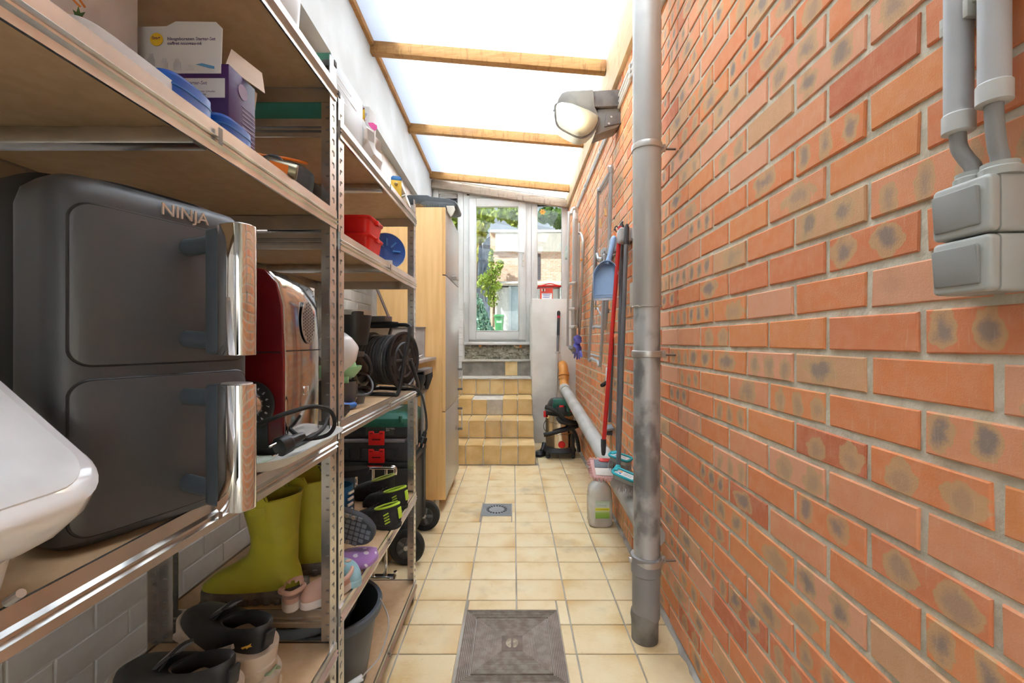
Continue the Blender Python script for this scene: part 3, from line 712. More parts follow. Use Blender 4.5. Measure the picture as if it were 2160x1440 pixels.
def rack(lab, y0, y1, x0, x1, h, levels):
    r = thing('shelf_unit', lab, 'shelving', ((x0 + x1) / 2, (y0 + y1) / 2, 0), group='boltless steel shelf units')
    for x, sx in ((x1, -1), (x0, 1)):
        for y, sy in ((y0, 1), (y1, -1)): post(r, x, y, h, sx, sy)
    for z in levels:
        q = M(); q.prism(BEAM, fr((x1 - .0005, y0 + .004, z - .045), (1, 0, 0), (0, 0, 1)), -(y1 - y0 - .008)); bm_ = q.build('front_beam', M_GALV, r)
        M().box(x1 + .0085, x1 + .0095, (y0 + y1) / 2 - .004, (y0 + y1) / 2 + .004, z - .032, z - .008).build('beam_slot', M_SLOT, bm_)
        q = M(); q.prism(BEAM, fr((x0 + .0005, y0 + .004, z - .045), (-1, 0, 0), (0, 0, 1)), (y1 - y0 - .008)); q.build('rear_beam', M_GALV, r)
        for y, sg in ((y0 + .003, -1), (y1 - .003, 1)):
            q = M(); q.prism(BEAM, fr((x0 + .004, y, z - .045), (0, sg, 0), (0, 0, 1)), sg * (x1 - x0 - .008)); q.build('end_beam', M_GALV, r)
        M().box(x0 + .006, x1 - .003, y0 + .006, y1 - .006, z - .010, z - .002).build('shelf_board', M_CHIP, r)
        M().box(x0 + .02, x1 - .02, (y0 + y1) / 2 - .014, (y0 + y1) / 2 + .014, z - .036, z - .0105).build('cross_brace', M_GALV, r, .003)
    return r
RX0, RX1 = -.88, -.44
Z1 = [1.80, 1.485, .935, .42, .07]; Z2 = [1.722, 1.44, .962, .488, .09]
rack('galvanised shelf unit holding the dark air fryer and sneakers', .20, 1.078, RX0, RX1, 1.852, Z1)
rack('galvanised shelf unit holding the cable reel and boots', 1.092, 1.955, RX0, RX1, 1.79, Z2)

# ================================================================= tall beech cabinet with silver doors
M_BEECH = pm('beech_laminate', (.86, .55, .23), .45, col2=(.78, .47, .18), scale=6, stretch=(6, 6, .35), lo=.3, hi=.7)
M_SILV = pm('silver_grey_laminate', (.50, .49, .47), .32, .35, col2=(.44, .43, .41), scale=60)
cY0, cY1, cX0, cX1, cZ0, cZ1 = 2.955, 3.67, -.93, -.462, .08, 2.072
cb = thing('tall_cabinet', 'tall beech cabinet with silver grey doors before the steps', 'cabinet', ((cX0 + cX1) / 2, (cY0 + cY1) / 2, 0))
M().box(cX0, cX1 - .022, cY0, cY1, cZ0, cZ1).build('body', M_BEECH, cb, .002)
for z0, z1, in ((cZ0, .679), (.684, 1.608), (1.613, cZ1)):
    d = M().box(cX1 - .020, cX1, cY0 + .001, cY1 - .001, z0 + .001, z1 - .001).build('door', M_SILV, cb, .0015)
    M().box(cX1 - .0215, cX1 + .0003, cY0 - .0012, cY0 + .0012, z0 + .001, z1 - .001).build('edge_band', M_BEECH, d)
    if z1 == 1.608 or z0 == cZ0:
        za, zb_ = (.755, .935) if z1 == 1.608 else (.425, .61)
        q = M(); q.box(cX1 + .028, cX1 + .038, 3.60, 3.615, za, zb_)
        h_ = q.build('handle', M_STEEL, d, .002)
        for z in (za + .008, zb_ - .008): M().box(cX1, cX1 + .038, 3.598, 3.617, z - .008, z + .008).build('handle_foot', pm('dark_handle_foot', (.16, .16, .16), .4, .5), h_, .002)
        if z0 == cZ0: M().lathe([(.001, 0), (.014, 0), (.016, .006), (.010, .012), (.001, .013)], Matrix.Translation((cX1, 3.52, .46)) @ Matrix.Rotation(math.pi / 2, 4, 'Y'), 16).build('knob', M_STEEL, d)
    elif z1 == cZ1:
        q = M(); q.box(cX1 + .026, cX1 + .036, 3.22, 3.40, 1.632, 1.648); h_ = q.build('handle', M_STEEL, d, .002)
        for y in (3.23, 3.39): M().box(cX1, cX1 + .034, y - .008, y + .008, 1.634, 1.646).build('handle_foot', M_STEEL, h_, .002)
for x in (cX0 + .05, cX1 - .07):
    for y in (cY0 + .05, cY1 - .05): M().lathe([(.022, 0), (.018, .006), (.018, cZ0)], (x, y, .001), 14).build('leg', M_STEEL, cb)

# small chipboard shelf screwed to the cabinet side
sh = thing('bracket_shelf', 'small grey chipboard shelf fixed to the cabinet side', 'shelf', (-.66, 2.9, 1.03))
M_GCH = pm('grey_board', (.42, .37, .33), .6, col2=(.36, .31, .27), scale=18); M_EDGE = pm('raw_chip_edge', (.62, .42, .20), .9, col2=(.42, .27, .12), scale=120)
M().box(-.80, -.525, 2.42, 2.952, 1.035, 1.053).build('board', M_GCH, sh, .001)
M().box(-.80, -.526, 2.4185, 2.4215, 1.036, 1.052).build('raw_edge', M_EDGE, sh)
M().box(-.90, -.60, 2.936, 2.953, 1.053, 1.25).build('back_board', M_GCH, sh, .001)
M().box(-.90, -.595, 2.925, 2.953, 1.248, 1.256).build('top_strip', pm('dark_strip', (.2, .17, .15), .6), sh)
q = M(); random.seed(9); q.grid(lambda u, v: (-.70 + u * .13 + random.uniform(-.01, .01), 2.6 + v * .2, 1.057 + random.uniform(0, .02)), 6, 6)
o = q.build('crumpled_tissue', pm('tissue_white', (.85, .84, .82), .9), solid=.001); tag(o, 'crumpled white tissue on the small chipboard shelf', 'tissue')
o = M().bar(W(795, 608, 2.93), W(829, 690, 2.86), .018, .012).build('steel_bar', pm('dark_steel', (.17, .13, .11), .5, .6), bev=.002); tag(o, 'dark steel bar leaning on the side of the cabinet', 'bar')
# ================================================================= things on the near shelf unit
M_DK = pm('slate_grey_plastic', (.062, .064, .070), .42, col2=(.052, .054, .060), scale=5, bmp=.03, bscale=300)
M_DK2 = pm('slate_drawer_plastic', (.070, .071, .076), .38, col2=(.060, .061, .066), scale=5)
M_HND = pm('blue_grey_handle', (.062, .074, .086), .4)
M_CHROME = pm('polished_chrome', (.86, .86, .86), .06, 1.0, col2=(.80, .80, .80))
M_BLACK = pm('black_plastic', (.018, .018, .019), .35, col2=(.026, .026, .027))
M_RUBBER = pm('black_rubber', (.022, .022, .022), .75)
M_WHITE = pm('white_plastic', (.80, .80, .80), .25, col2=(.76, .76, .76))
SZ1 = [z - .002 for z in Z1]; SZ2 = [z - .002 for z in Z2]
phi = math.atan2(.934, .357)
af = thing('air_fryer', 'dark grey double drawer air fryer with chrome handles', 'air fryer', (-.469, .456, SZ1[2]), phi, local=True)
fcx, fcy, frx, fry, fe = .104, .055, .113, .055, 5.0
def fy(x):
    t = min(.999, abs((x - fcx) / frx)); return fcy - fry * (1 - t ** fe) ** (1 / fe)
M().stack([(.004, fcx, fcy, frx - .012, fry - .012, fe), (.012, fcx, fcy, frx - .003, fry - .003, fe), (.03, fcx, fcy, frx, fry, fe), (.385, fcx, fcy, frx, fry, fe), (.403, fcx, fcy, frx - .004, fry - .004, fe), (.414, fcx, fcy, frx - .014, fry - .014, fe), (.419, fcx, fcy, frx - .03, fry - .03, fe), (.421, fcx, fcy, frx * .5, fry * .5, fe)], 96).build('body', M_DK, af, ang=40)
M().stack([(.006, fcx, .195, .104, .125, 8), (.02, fcx, .195, .108, .13, 8), (.405, fcx, .195, .108, .13, 8), (.425, fcx, .195, .098, .12, 8)], 48).build('rear_housing', pm('black_housing', (.006, .006, .007), .6), af, ang=40)
for sgx in (.03, .16):
    for sgy in (.04, .26): M().lathe([(.014, -.0005), (.014, .006)], (sgx, sgy, 0), 12).build('foot', M_RUBBER, af)
def drawer(z0, z1):
    x0, x1, r, th = .004, .205, .018, .0035
    q = M(); poly = rrect(x0, x1, z0, z1, r, 6)
    nx = 40; xs = [x0 + (x1 - x0) * (.5 - .5 * math.cos(math.pi * i / nx)) for i in range(nx + 1)]
    def zr(x):
        dd = 0
        if x < x0 + r: dd = r - math.sqrt(max(0, r * r - (x0 + r - x) ** 2))
        if x > x1 - r: dd = r - math.sqrt(max(0, r * r - (x - x1 + r) ** 2))
        return z0 + dd, z1 - dd
    R = []
    for x in xs:
        a, b_ = zr(x); y = fy(x)
        R.append([(x, y + .006, a), (x, y - th, a + .0002), (x, y - th, b_ - .0002), (x, y + .006, b_)])
    q.rings(R)
    d = q.build('drawer', M_DK2, af, .0012, 2, 40)
    # dark joint round the drawer front
    R = [(x, fy(x) - .0006, zr(x)[0]) for x in xs[1:-1]] + [(x, fy(x) - .0006, zr(x)[1]) for x in reversed(xs[1:-1])]
    M().tube(R, .0022, 6, closed=True).build('drawer_joint', M_BLACK, d)
    zt, zb_ = z1 - .022, z0 + .022; hx = .118
    q = M(); y0 = fy(hx) + .004
    q.tube(sm([(hx, y0, zt - .006), (hx, y0 - .03, zt - .006), (hx, y0 - .066, zt - .004)], 4), [.011 - .0 * i for i in range(9)], 14)
    q.tube(sm([(hx, y0, zb_ + .008), (hx, y0 - .03, zb_ + .006), (hx, y0 - .066, zb_ + .004)], 4), .011, 14)
    q.prism(rrect(hx - .012, hx + .012, zb_ - .012, zt + .012, .005), Matrix(((1, 0, 0, 0), (0, 0, -1, y0 - .058), (0, 1, 0, 0), (0, 0, 0, 1))), .022)
    hh = q.build('handle', M_HND, d, .002)
    q = M(); q.stack([(zb_ - .013, hx, y0 - .098, .017, .022, 2.6), (zt + .013, hx, y0 - .098, .017, .022, 2.6)], 40); q.build('chrome_grip', M_CHROME, hh, .0012)
    M().stack([(zt + .0125, hx, y0 - .098, .014, .019, 2.6), (zt + .0145, hx, y0 - .098, .013, .018, 2.6)], 32).build('grip_cap', pm('satin_steel', (.62, .62, .62), .35, .9), hh)
drawer(.205, .381); drawer(.018, .188)
text('NINJA', .0215, Matrix.Translation((.088, fy(.12) - .0002, .389)) @ XZ(0), .0012).build('lettering', pm('champagne_lettering', (.66, .56, .48), .35, .5), af)

# white slanted appliance at the shelf end
wa = thing('white_appliance', 'glossy white appliance with a slanted rounded top panel', 'appliance', (-.47, .33, SZ1[2]))
u = Vector((.753, 0, -.658)); n_ = Vector((.658, 0, .753)); vY = Vector((0, 1, 0))
o0 = Vector((-.395, .415, 1.036))
ms = fr(o0, u, z=n_)                         # x down the slope, y away, z out of the panel
M_WG = pm('white_gloss', (.83, .83, .84), .12, col2=(.80, .80, .81), coat=.4)
def slabring(x0, x1, y0, y1, r, z): return [ms @ Vector((p[0], p[1], z)) for p in rrect(x0, x1, y0, y1, r, 8)]
q = M(); q.rings([slabring(-.30, .010, -.19, .006, .045, -.072), slabring(-.31, .020, -.20, .012, .05, -.045), slabring(-.31, .022, -.20, .014, .05, -.02), slabring(-.305, .018, -.195, .012, .048, -.004), slabring(-.30, .010, -.19, .006, .044, 0)])
q.build('shell', M_WG, wa, ang=50)
q = M(); q.rings([slabring(-.295, .002, -.185, -.002, .038, -.001), slabring(-.295, .002, -.185, -.002, .038, .0015)]); q.build('top_panel', pm('white_matt_panel', (.78, .79, .80), .3), wa, .0008)
q = M(); q.rings([slabring(-.28, -.085, -.17, -.03, .006, .001), slabring(-.28, -.085, -.17, -.03, .006, .0022)]); q.build('display', pm('pale_display', (.62, .68, .74), .08), wa)
M().box(-.66, -.452, .18, .385, SZ1[2] + .002, 1.0).build('base', M_WHITE, wa, .02, 3)
q = M(); q.stack([(SZ1[2] + .001, -.50, .30, .075, .085, 3), (SZ1[2] + .02, -.49, .30, .07, .085, 3), (.985, -.47, .30, .062, .08, 3)], 32); q.build('foot', M_WHITE, wa)
M().cyl((-.437, .375, SZ1[2] + .006), (-.425, .375, SZ1[2] + .014), .004, n=10).build('latch_pin', M_STEEL, wa)

# white plastic tray
tr = M(); tx, ty, tz = -.600, .888, SZ1[2] + .002
sl = [(tz, tx, ty, .185, .148, 5), (tz + .004, tx, ty, .192, .155, 5), (tz + .022, tx, ty, .205, .168, 5), (tz + .024, tx, ty, .212, .174, 5), (tz + .021, tx, ty, .206, .170, 5), (tz + .0065, tx, ty, .190, .153, 5), (tz + .0055, tx, ty, .18, .143, 5)]
o = tr.stack(sl, 64).build('serving_tray', pm('stained_white_tray', (.76, .73, .68), .45, col2=(.70, .66, .58), scale=9)); tag(o, 'white plastic tray overhanging the shelf under the red appliance', 'tray')
o = M().box(-.60, -.455, .74, .84, tz + .006, tz + .0075).build('paper_leaflet', pm('floral_paper', (.70, .72, .62), .8, col2=(.50, .58, .42), scale=60)); tag(o, 'pale green patterned leaflet on the white tray', 'leaflet')

# red appliance with chrome side
ra = thing('kitchen_machine', 'dark red and chrome kitchen machine with a numbered dial', 'appliance', (-.55, .92, tz + .006))
z0 = tz + .008
M_RED = pm('dark_red_lacquer', (.165, .012, .014), .22, col2=(.13, .008, .010), coat=.5)
M_MIRR = pm('smoky_chrome', (.56, .53, .51), .10, 1.0, col2=(.48, .45, .43))
prof = [(-.70, z0 + .012), (-.448, z0 + .012), (-.448, z0 + .19), (-.452, z0 + .29), (-.462, z0 + .335), (-.485, z0 + .362), (-.52, z0 + .368), (-.70, z0 + .368)]
M().prism(prof, XZ(.845), -.012).build('front_panel', M_RED, ra, .004)
M().prism([(a * 1.0 + .001, b_ + .001) for a, b_ in prof], XZ(.857), -.145).build('housing', M_MIRR, ra, .006, 3)
M().box(-.700, -.452, .8435, .8455, z0 + .198, z0 + .2).build('panel_seam', M_BLACK, ra)
M().prism([(-.70, z0 + .012), (-.475, z0 + .012), (-.478, z0 + .10), (-.49, z0 + .13), (-.515, z0 + .145), (-.70, z0 + .145)], XZ(.844), .004).build('control_panel', M_BLACK, ra, .002)
dm = Matrix.Translation((-.507, .840, z0 + .098)) @ XZ(0)
dl = M().lathe([(.046, 0), (.046, .003), (.042, .005)], dm, 40).build('dial_ring', M_BLACK, ra)
M().lathe([(.028, .004), (.028, .018), (.024, .024), (.001, .025)], dm, 36).build('dial_knob', pm('brushed_knob', (.70, .70, .70), .25, 1), dl)
for i, s in enumerate(('4', '5', '6', '7', '8', '9', '10')):
    a = math.radians(62 - i * 22)
    text(s, .008, dm @ Matrix.Translation((.035 * math.cos(a), .035 * math.sin(a), .0052)) @ Matrix.Rotation(a - math.pi / 2, 4, 'Z') @ Matrix.Translation((0, -.003, 0)), .0002, 'CENTER').build('numeral', M_WHITE, dl)
text('Russell\nHobbs', .0155, Matrix.Translation((-.4985, .8395, z0 + .036)) @ XZ(0), .0003, 'RIGHT').build('lettering', M_WHITE, ra)
vm = fr((-.4475, .945, z0 + .262), (0, -1, 0), z=(1, 0, .03))
gv = M(); gv.prism([(.030 * math.cos(t) * (1 + .12 * math.sin(t)), .047 * math.sin(t) - .004 * math.cos(t)) for t in [2 * math.pi * i / 36 for i in range(36)]], vm, .002)
g = gv.build('vent_grille', pm('grille_silver', (.5, .5, .5), .3, .9), ra, .0008)
q = M()
for r in range(-6, 7):
    for c in range(-3, 4):
        x, y = c * .0075, r * .0068 + (.0034 if c % 2 else 0)
        if (x / .026) ** 2 + (y / .041) ** 2 < 1: q.mbox(vm @ Matrix.Translation((x, y, .0021)), .0032, .0046, .0006)
q.build('vent_slots', M_BLACK, g, kind='stuff')
M().box(-.4490, -.4462, .858, 1.003, z0 + .2, z0 + .2025).build('side_seam', M_BLACK, ra)
M().mbox(fr((-.446, .935, z0 + .115), (0, -1, 0), z=(1, 0, 0)), .022, .018, .002).build('side_badge', M_CHROME, ra, .001)
M().box(-.70, -.452, .85, 1.0, z0 - .002, z0 + .014).build('plinth', M_BLACK, ra, .003)
cb_ = M().tube(sm([W(520, 905, .80), W(560, 888, .79), W(612, 869, .80), W(660, 857, .84), W(695, 865, .885), W(706, 890, .90), W(697, 912, .905), W(676, 922, .90), W(645, 926, .885), W(628, 929, .86), W(612, 936, .835)], 6), .0042, 8)
cb_.tube(sm([W(612, 905, .86), W(628, 918, .855), W(650, 925, .87), W(680, 905, .93), W(692, 882, .97)], 6), .0042, 8)
pc = thing('power_cord', 'black looped power cord with a plug lying on the white tray', 'power cord', (-.42, .83, tz + .006))
cb_.build('cable', M_RUBBER, pc)
a, b_ = W(640, 918, .845), W(588, 944, .795)
dv = (b_ - a).normalized()
M().tube([a, a + dv * .018, a + dv * .03, a + dv * .034, a + dv * .054, b_], [.007, .010, .012, .017, .018, .0175], 18).build('plug', M_BLACK, pc, .001)
sd = dv.cross(Vector((0, 0, 1))).normalized(); up = sd.cross(dv)
for s in (-1, 1): M().cyl(b_ + up * s * .0095, b_ + up * s * .0095 + dv * .017, .0024, n=10).build('plug_pin', M_CHROME, pc)

# carton of baby bottles
M_CARTW = pm('white_carton', (.66, .63, .62), .6, col2=(.61, .58, .57), scale=5); M_PURP = pm('purple_carton', (.05, .012, .10), .45, col2=(.042, .010, .085))
M_KRAFT = pm('kraft_inside', (.60, .47, .37), .8)
bx = thing('bottle_carton', 'opened white and purple baby bottle carton with text', 'carton', (-.57, .735, SZ1[1]))
xa, xb, ya, yb, zb0 = -.705, -.459, .700, .772, SZ1[1]
M().box(xa, xb, ya, yb, zb0, zb0 + .128).build('box', M_PURP, bx, .001)
M().box(xa, xb - .012, ya - .0008, ya + .001, zb0 + .112, zb0 + .168).build('white_front', M_CARTW, bx)
M().prism([(xa, zb0 + .128), (xb - .012, zb0 + .128), (xb - .010, zb0 + .185), (xb - .02, zb0 + .195), (xb - .085, zb0 + .196), (xb - .10, zb0 + .188), (xa, zb0 + .185)], XZ(ya + .001), .0015).build('front_flap', M_CARTW, bx)
M().box(xa + .10, xb - .006, ya - .0012, ya + .0006, zb0 + .073, zb0 + .104).build('white_band', M_CARTW, bx)
M().prism([(-.030, 0), (.035, 0), (.030, .055), (-.022, .06)], fr((xb + .001, .738, zb0 + .126), (.55, .8, -.25), z=(.6, -.6, .5)), .0012).build('side_flap', M_KRAFT, bx)
M().prism([(-.03, 0), (.02, 0), (.025, .05), (-.01, .07)], fr((xb - .004, .765, zb0 + .128), (0, 1, 0), z=(-1, 0, .2)), .001).build('rear_flap', M_KRAFT, bx)
M_TX = pm('purple_print', (.10, .05, .16), .6); M_YEL = pm('yellow_dot', (.78, .48, .03), .5)
Tm = lambda x, z: Matrix.Translation((x, ya - .0013, z)) @ XZ(0)
text('Neugeborenen Starter-Set\ncoffret nouveau-né', .0072, Tm(xb - .098, zb0 + .165), .0002).build('lettering', M_TX, bx)
text('Neugeborenen Starter-Set\ncoffret nouveau-né', .0078, Tm(xb - .118, zb0 + .094), .0002).build('lettering', M_TX, bx)
for k in range(4):
    text(('2 Weithals-Flaschen 125 ml', '2 Weithals-Flaschen 260 ml', '1 Ultra weicher Schnuller', '1 Flaschenbürste')[k], .0042, Tm(xb - .118 + (k // 2) * .054, zb0 + .0815 - (k % 2) * .0045), .0001).build('lettering', M_TX, bx)
text('PHILIPS', .017, Tm(xa - .0, zb0 + .165), .0002).build('lettering', pm('dark_print', (.10, .12, .16), .6), bx)
text('AVENT', .017, Tm(xa + .012, zb0 + .142), .0002).build('lettering', pm('dark_print', (.10, .12, .16), .6), bx)
for px_, pz in ((xb - .115, zb0 + .166), (xb - .128, zb0 + .091)):
    M().lathe([(.0105, 0), (.0105, .0005)], Tm(px_, pz), 24).build('age_dot', M_YEL, bx)
text('0m+', .0075, Matrix.Translation((0, -.0006, 0)) @ Tm(xb - .1225, zb0 + .166), .0001).build('lettering', M_TX, bx)
for k in range(5):
    x = xb - .145 + k * .021; h_ = (.026, .026, .019, .019, .008)[k]
    q = M(); q.prism([(x - .006, 0), (x + .006, 0), (x + .006, h_ * .6), (x + .004, h_ * .75), (x + .003, h_), (x - .003, h_), (x - .004, h_ * .75), (x - .006, h_ * .6)], Matrix.Translation((0, ya - .0012, zb0 + .117)) @ XZ(0), .0004); q.build('printed_bottle', pm('printed_grey', (.50, .49, .50), .6, col2=(.62, .60, .60), scale=60), bx)
M().prism([(0, 0), (.022, -.006), (.030, -.007), (.030, -.003), (.01, .002)], Matrix.Translation((xb - .052, ya - .0012, zb0 + .126)) @ XZ(0), .0004).build('printed_brush', pm('printed_blue', (.10, .28, .50), .6), bx)
sm_ = fr((xb + .0006, .752, zb0 + .09), (0, 1, 0), z=(1, 0, 0))
M().lathe([(.0125, 0), (.0125, .0003)], sm_ @ Matrix.Translation((-.016, .012, 0)), 24).build('side_emblem', pm('pale_purple', (.35, .28, .42), .6), bx)
for k in range(9): M().mbox(sm_ @ Matrix.Translation((0, -.012 - k * .007, 0)), .036, .0016, .0004).build('printed_line', pm('pale_purple', (.35, .28, .42), .6), bx)

# white carton with vegetable print, blue cool packs, bag
q = thing('food_carton', 'white carton printed with a carrot and a radish', 'carton', (-.70, .6, SZ1[1]))
M().box(-.86, -.588, .55, .68, SZ1[1], 1.768).build('box', pm('white_carton_clean', (.70, .67, .66), .6), q, .001)
V = lambda px, py: Vector(((px - CX) * .5492 / F, .5492, H + (CY - py) * .5492 / F))
def flat(pts, name, mat, par):
    c = [V(*p) for p in pts]; M().prism([(p.x, p.z) for p in c], XZ(.5492), .0006).build(name, mat, par)
flat([(168 + 16 * math.cos(t), 52 + 18 * math.sin(t)) for t in [i * .4 for i in range(16)]], 'printed_radish', pm('radish_red', (.40, .10, .06), .6), q)
flat([(160, 38), (154, 20), (162, 26), (166, 14), (170, 28), (180, 26), (172, 38)], 'printed_leaf', pm('print_green', (.07, .14, .03), .6), q)
flat([(152, 0), (158, 0), (172, 14), (168, 16)], 'printed_carrot', pm('carrot_orange', (.62, .20, .03), .6), q)
flat([(166, 0), (171, 0), (182, 15), (178, 17)], 'printed_carrot', pm('carrot_orange', (.62, .20, .03), .6), q)
flat([(112, 24), (128, 30), (142, 44), (146, 52), (130, 48), (116, 36)], 'printed_bowl', pm('dark_brown_print', (.05, .03, .025), .6), q)
M_BLUE = pm('bright_blue_plastic', (.012, .10, .42), .3, col2=(.010, .08, .36))
def bluepack(lab, p0, p1, hh):
    t = thing('cool_pack', lab, 'cool pack', ((p0[0] + p1[0]) / 2, (p0[1] + p1[1]) / 2, SZ1[1]), group='blue cool packs')
    a = Vector((p0[0], p0[1], 0)); b_ = Vector((p1[0], p1[1], 0)); L = (b_ - a).length / 2
    m = fr((a + b_) / 2 + Vector((0, 0, SZ1[1])), b_ - a, z=(0, 0, 1))
    M().stack([(.001, 0, 0, L - .006, .034, 4), (.008, 0, 0, L, .04, 4), (hh - .01, 0, 0, L, .04, 4), (hh - .003, 0, 0, L - .006, .034, 4), (hh, 0, 0, L - .02, .022, 4)], 40, m=m).build('body', M_BLUE, t)
    M().stack([(hh * .5 - .0012, 0, 0, L + .0008, .0408, 4), (hh * .5 + .0012, 0, 0, L + .0008, .0408, 4)], 40, m=m).build('seam', pm('blue_seam', (.03, .16, .5), .4), t)
bluepack('blue plastic cool pack partly hidden by the beam, beside the carton text', (-.485, .565), (-.485, .655), .044)
bluepack('blue plastic cool pack at the purple corner of the carton', (-.485, .668), (-.485, .752), .040)
o = M().stack([(SZ1[1] + .001, -.495, .53, .045, .075, 5), (SZ1[1] + .025, -.495, .53, .045, .075, 5), (SZ1[1] + .03, -.495, .53, .038, .068, 5)], 36).build('lid_box', pm('light_grey_lid', (.60, .60, .62), .35)); tag(o, 'low light grey plastic lid beside the blue cool packs', 'lid')

bg = thing('tool_bag', 'black fabric bag with orange piping on the upper shelf', 'bag', (-.58, .98, SZ1[1]))
M_FAB = pm('black_fabric', (.030, .030, .033), .9, col2=(.042, .042, .046), scale=30, bmp=.3, bscale=200, sheen=.2); M_OF = pm('orange_trim', (.85, .22, .02), .6)
bz = SZ1[1]
def bagring(y, w, h, s=1): return [(-.595 + w * math.copysign(abs(math.cos(t)) ** .6, math.cos(t)), y + .01 * math.sin(3 * t), bz + .002 + h * (.5 + .5 * math.copysign(abs(math.sin(t)) ** .6, math.sin(t)))) for t in [2 * math.pi * i / 28 for i in range(28)]]
M().rings([bagring(.83, .05, .03), bagring(.845, .08, .045), bagring(.89, .095, .062), bagring(.96, .105, .085), bagring(1.03, .11, .108), bagring(1.06, .108, .112), bagring(1.068, .09, .10)]).build('body', M_FAB, bg, ang=60)
M().tube(sm([(-.62, .86, bz + .058), (-.55, .875, bz + .062), (-.515, .91, bz + .068), (-.505, .97, bz + .088), (-.50, 1.05, bz + .110)], 5), .0035, 8).build('piping', M_OF, bg)
M().tube(sm([W(548, 352, .88), W(565, 338, .885), W(582, 337, .89), W(594, 350, .90)], 5), .010, 10).build('carry_handle', M_FAB, bg)
st_ = thing('mesh_lamp', 'small metal mesh tube with an orange strap on the black bag', 'torch', (-.50, .87, bz + .09))
mm = fr(W(590, 354, .85), (.8, .5, -.1), z=(.2, -.2, 1)) @ Matrix.Scale(1.25, 4)
M().lathe([(.010, -.022), (.0125, -.018), (.0125, .022), (.011, .024)], mm @ Matrix.Rotation(math.pi / 2, 4, 'Y'), 20).build('tube', pm('dark_brass', (.28, .25, .18), .3, .9), st_)
q = M()
for k in range(-3, 4): q.tube([mm @ Vector((.0245, .0118 * math.cos(a) * (1 if k == 9 else 1), .0118 * math.sin(a))) for a in (math.pi * (.5 + k * .14), -math.pi * (.5 + k * .14))], .0007, 5)
q.build('mesh_wire', M_STEEL, st_, kind='stuff')
M().mbox(mm @ Matrix.Translation((-.002, -.013, -.004)), .026, .003, .02).build('strap', M_OF, st_)
bg2 = thing('helmet_bag', 'black padded pouch with orange edge behind the red bins', 'bag', (-.52, 1.25, SZ2[1]))
q = M(); q.stack([(SZ2[1] + .001, -.59, 1.20, .06, .07, 3), (SZ2[1] + .03, -.59, 1.20, .072, .09, 3), (SZ2[1] + .10, -.59, 1.20, .074, .092, 3), (SZ2[1] + .15, -.59, 1.20, .06, .08, 3), (SZ2[1] + .165, -.59, 1.20, .03, .05, 3)], 32).build('body', M_FAB, bg2, ang=60)
M().tube([(-.59 + .0745 * math.cos(t) * (1 if abs(math.sin(t)) < 2 else 1), 1.291 + .0 * t, SZ2[1] + .09 + .08 * math.sin(t)) for t in [2 * math.pi * i / 30 for i in range(30)]], .003, 6, closed=True).build('edge_piping', M_OF, bg2)

# top shelves
o = thing('storage_box', 'translucent pale storage box on top of the shelf unit', 'box', (-.6, .86, SZ1[0]))
M_PALE = pm('pale_plastic', (.62, .68, .74), .25, col2=(.57, .63, .70), scale=4)
M().stack([(SZ1[0] + .001, -.60, .83, .145, .115, 8), (SZ1[0] + .20, -.60, .83, .155, .125, 8)], 48).build('box', M_PALE, o, .003)
M().stack([(SZ1[0] + .20, -.60, .83, .160, .130, 8), (SZ1[0] + .215, -.60, .83, .160, .130, 8), (SZ1[0] + .22, -.60, .83, .150, .12, 8)], 48).build('lid', M_WHITE, o, .002)
gb = thing('game_carton', 'flat grey and green carton on top beside the gift bag', 'carton', (-.62, 1.22, SZ2[0]))
M().box(-.80, -.463, 1.105, 1.335, SZ2[0], 1.897).build('box', pm('pale_grey_board', (.50, .54, .55), .4), gb, .002)
M().box(-.80, -.4645, 1.102, 1.1055, SZ2[0] + .002, 1.895).build('green_face', pm('green_carton', (.035, .15, .095), .45), gb)
for z, w in ((1.86, .10), (1.84, .14), (1.815, .07)): M().box(-.4632, -.4624, 1.14, 1.14 + w, z, z + .004).build('printed_line', pm('faint_print', (.75, .78, .79), .4), gb)
gf = thing('gift_bag', 'white paper gift bag printed with a pink balloon', 'gift bag', (-.52, 1.45, SZ2[0]))
M_PAPER = pm('white_gift_paper', (.62, .61, .60), .6)
q = M(); q.prism([(-.66, SZ2[0]), (-.475, SZ2[0]), (-.470, 1.93), (-.655, 1.955)], XZ(1.42), -.07); q.build('body', M_PAPER, gf, .003)
gm = lambda x, z: Matrix.Translation((x, 1.4185, z)) @ XZ(0)
def gw(px, py): p = W(px, py, 1.4195); return p.x, p.z
x, z = gw(787, 268); M().prism([(-.016, .014), (.0, .014), (.013, .004), (.014, -.006), (.005, -.013), (-.004, -.006), (-.012, .004)], gm(x, z), .0006).build('pink_balloon', pm('balloon_pink', (.85, .12, .38), .5), gf)
M().tube(sm([(x + .005, 1.4178, z - .013), (x + .001, 1.4178, z - .026), (x + .006, 1.4178, z - .034), (x + .002, 1.4178, z - .04)], 4), .0006, 5).build('balloon_string', pm('print_dark', (.2, .2, .2), .6), gf)
x, z = gw(768, 243); M().prism([(-.008, -.03), (.002, -.03), (.004, .0), (.002, .024), (-.008, .02)], gm(x, z), .0006).build('yellow_print', M_YEL, gf)
x, z = gw(771, 275); M().prism([(-.006, -.006), (.008, -.006), (.010, .004), (.002, .006), (-.006, .004)], gm(x, z), .0006).build('blue_print', pm('teal_print', (.25, .62, .70), .6), gf)
for px, py, c in ((767, 229, (.85, .5, .65)), (772, 241, (.6, .62, .85)), (771, 252, (.85, .6, .75)), (783, 280, (.9, .55, .15)), (780, 289, (.85, .2, .05))):
    x, z = gw(px, py); M().lathe([(.004, 0), (.004, .0006)], gm(x, z), 14).build('printed_dot', pm('dot%d' % px, c, .6), gf)
q = M(); random.seed(12)
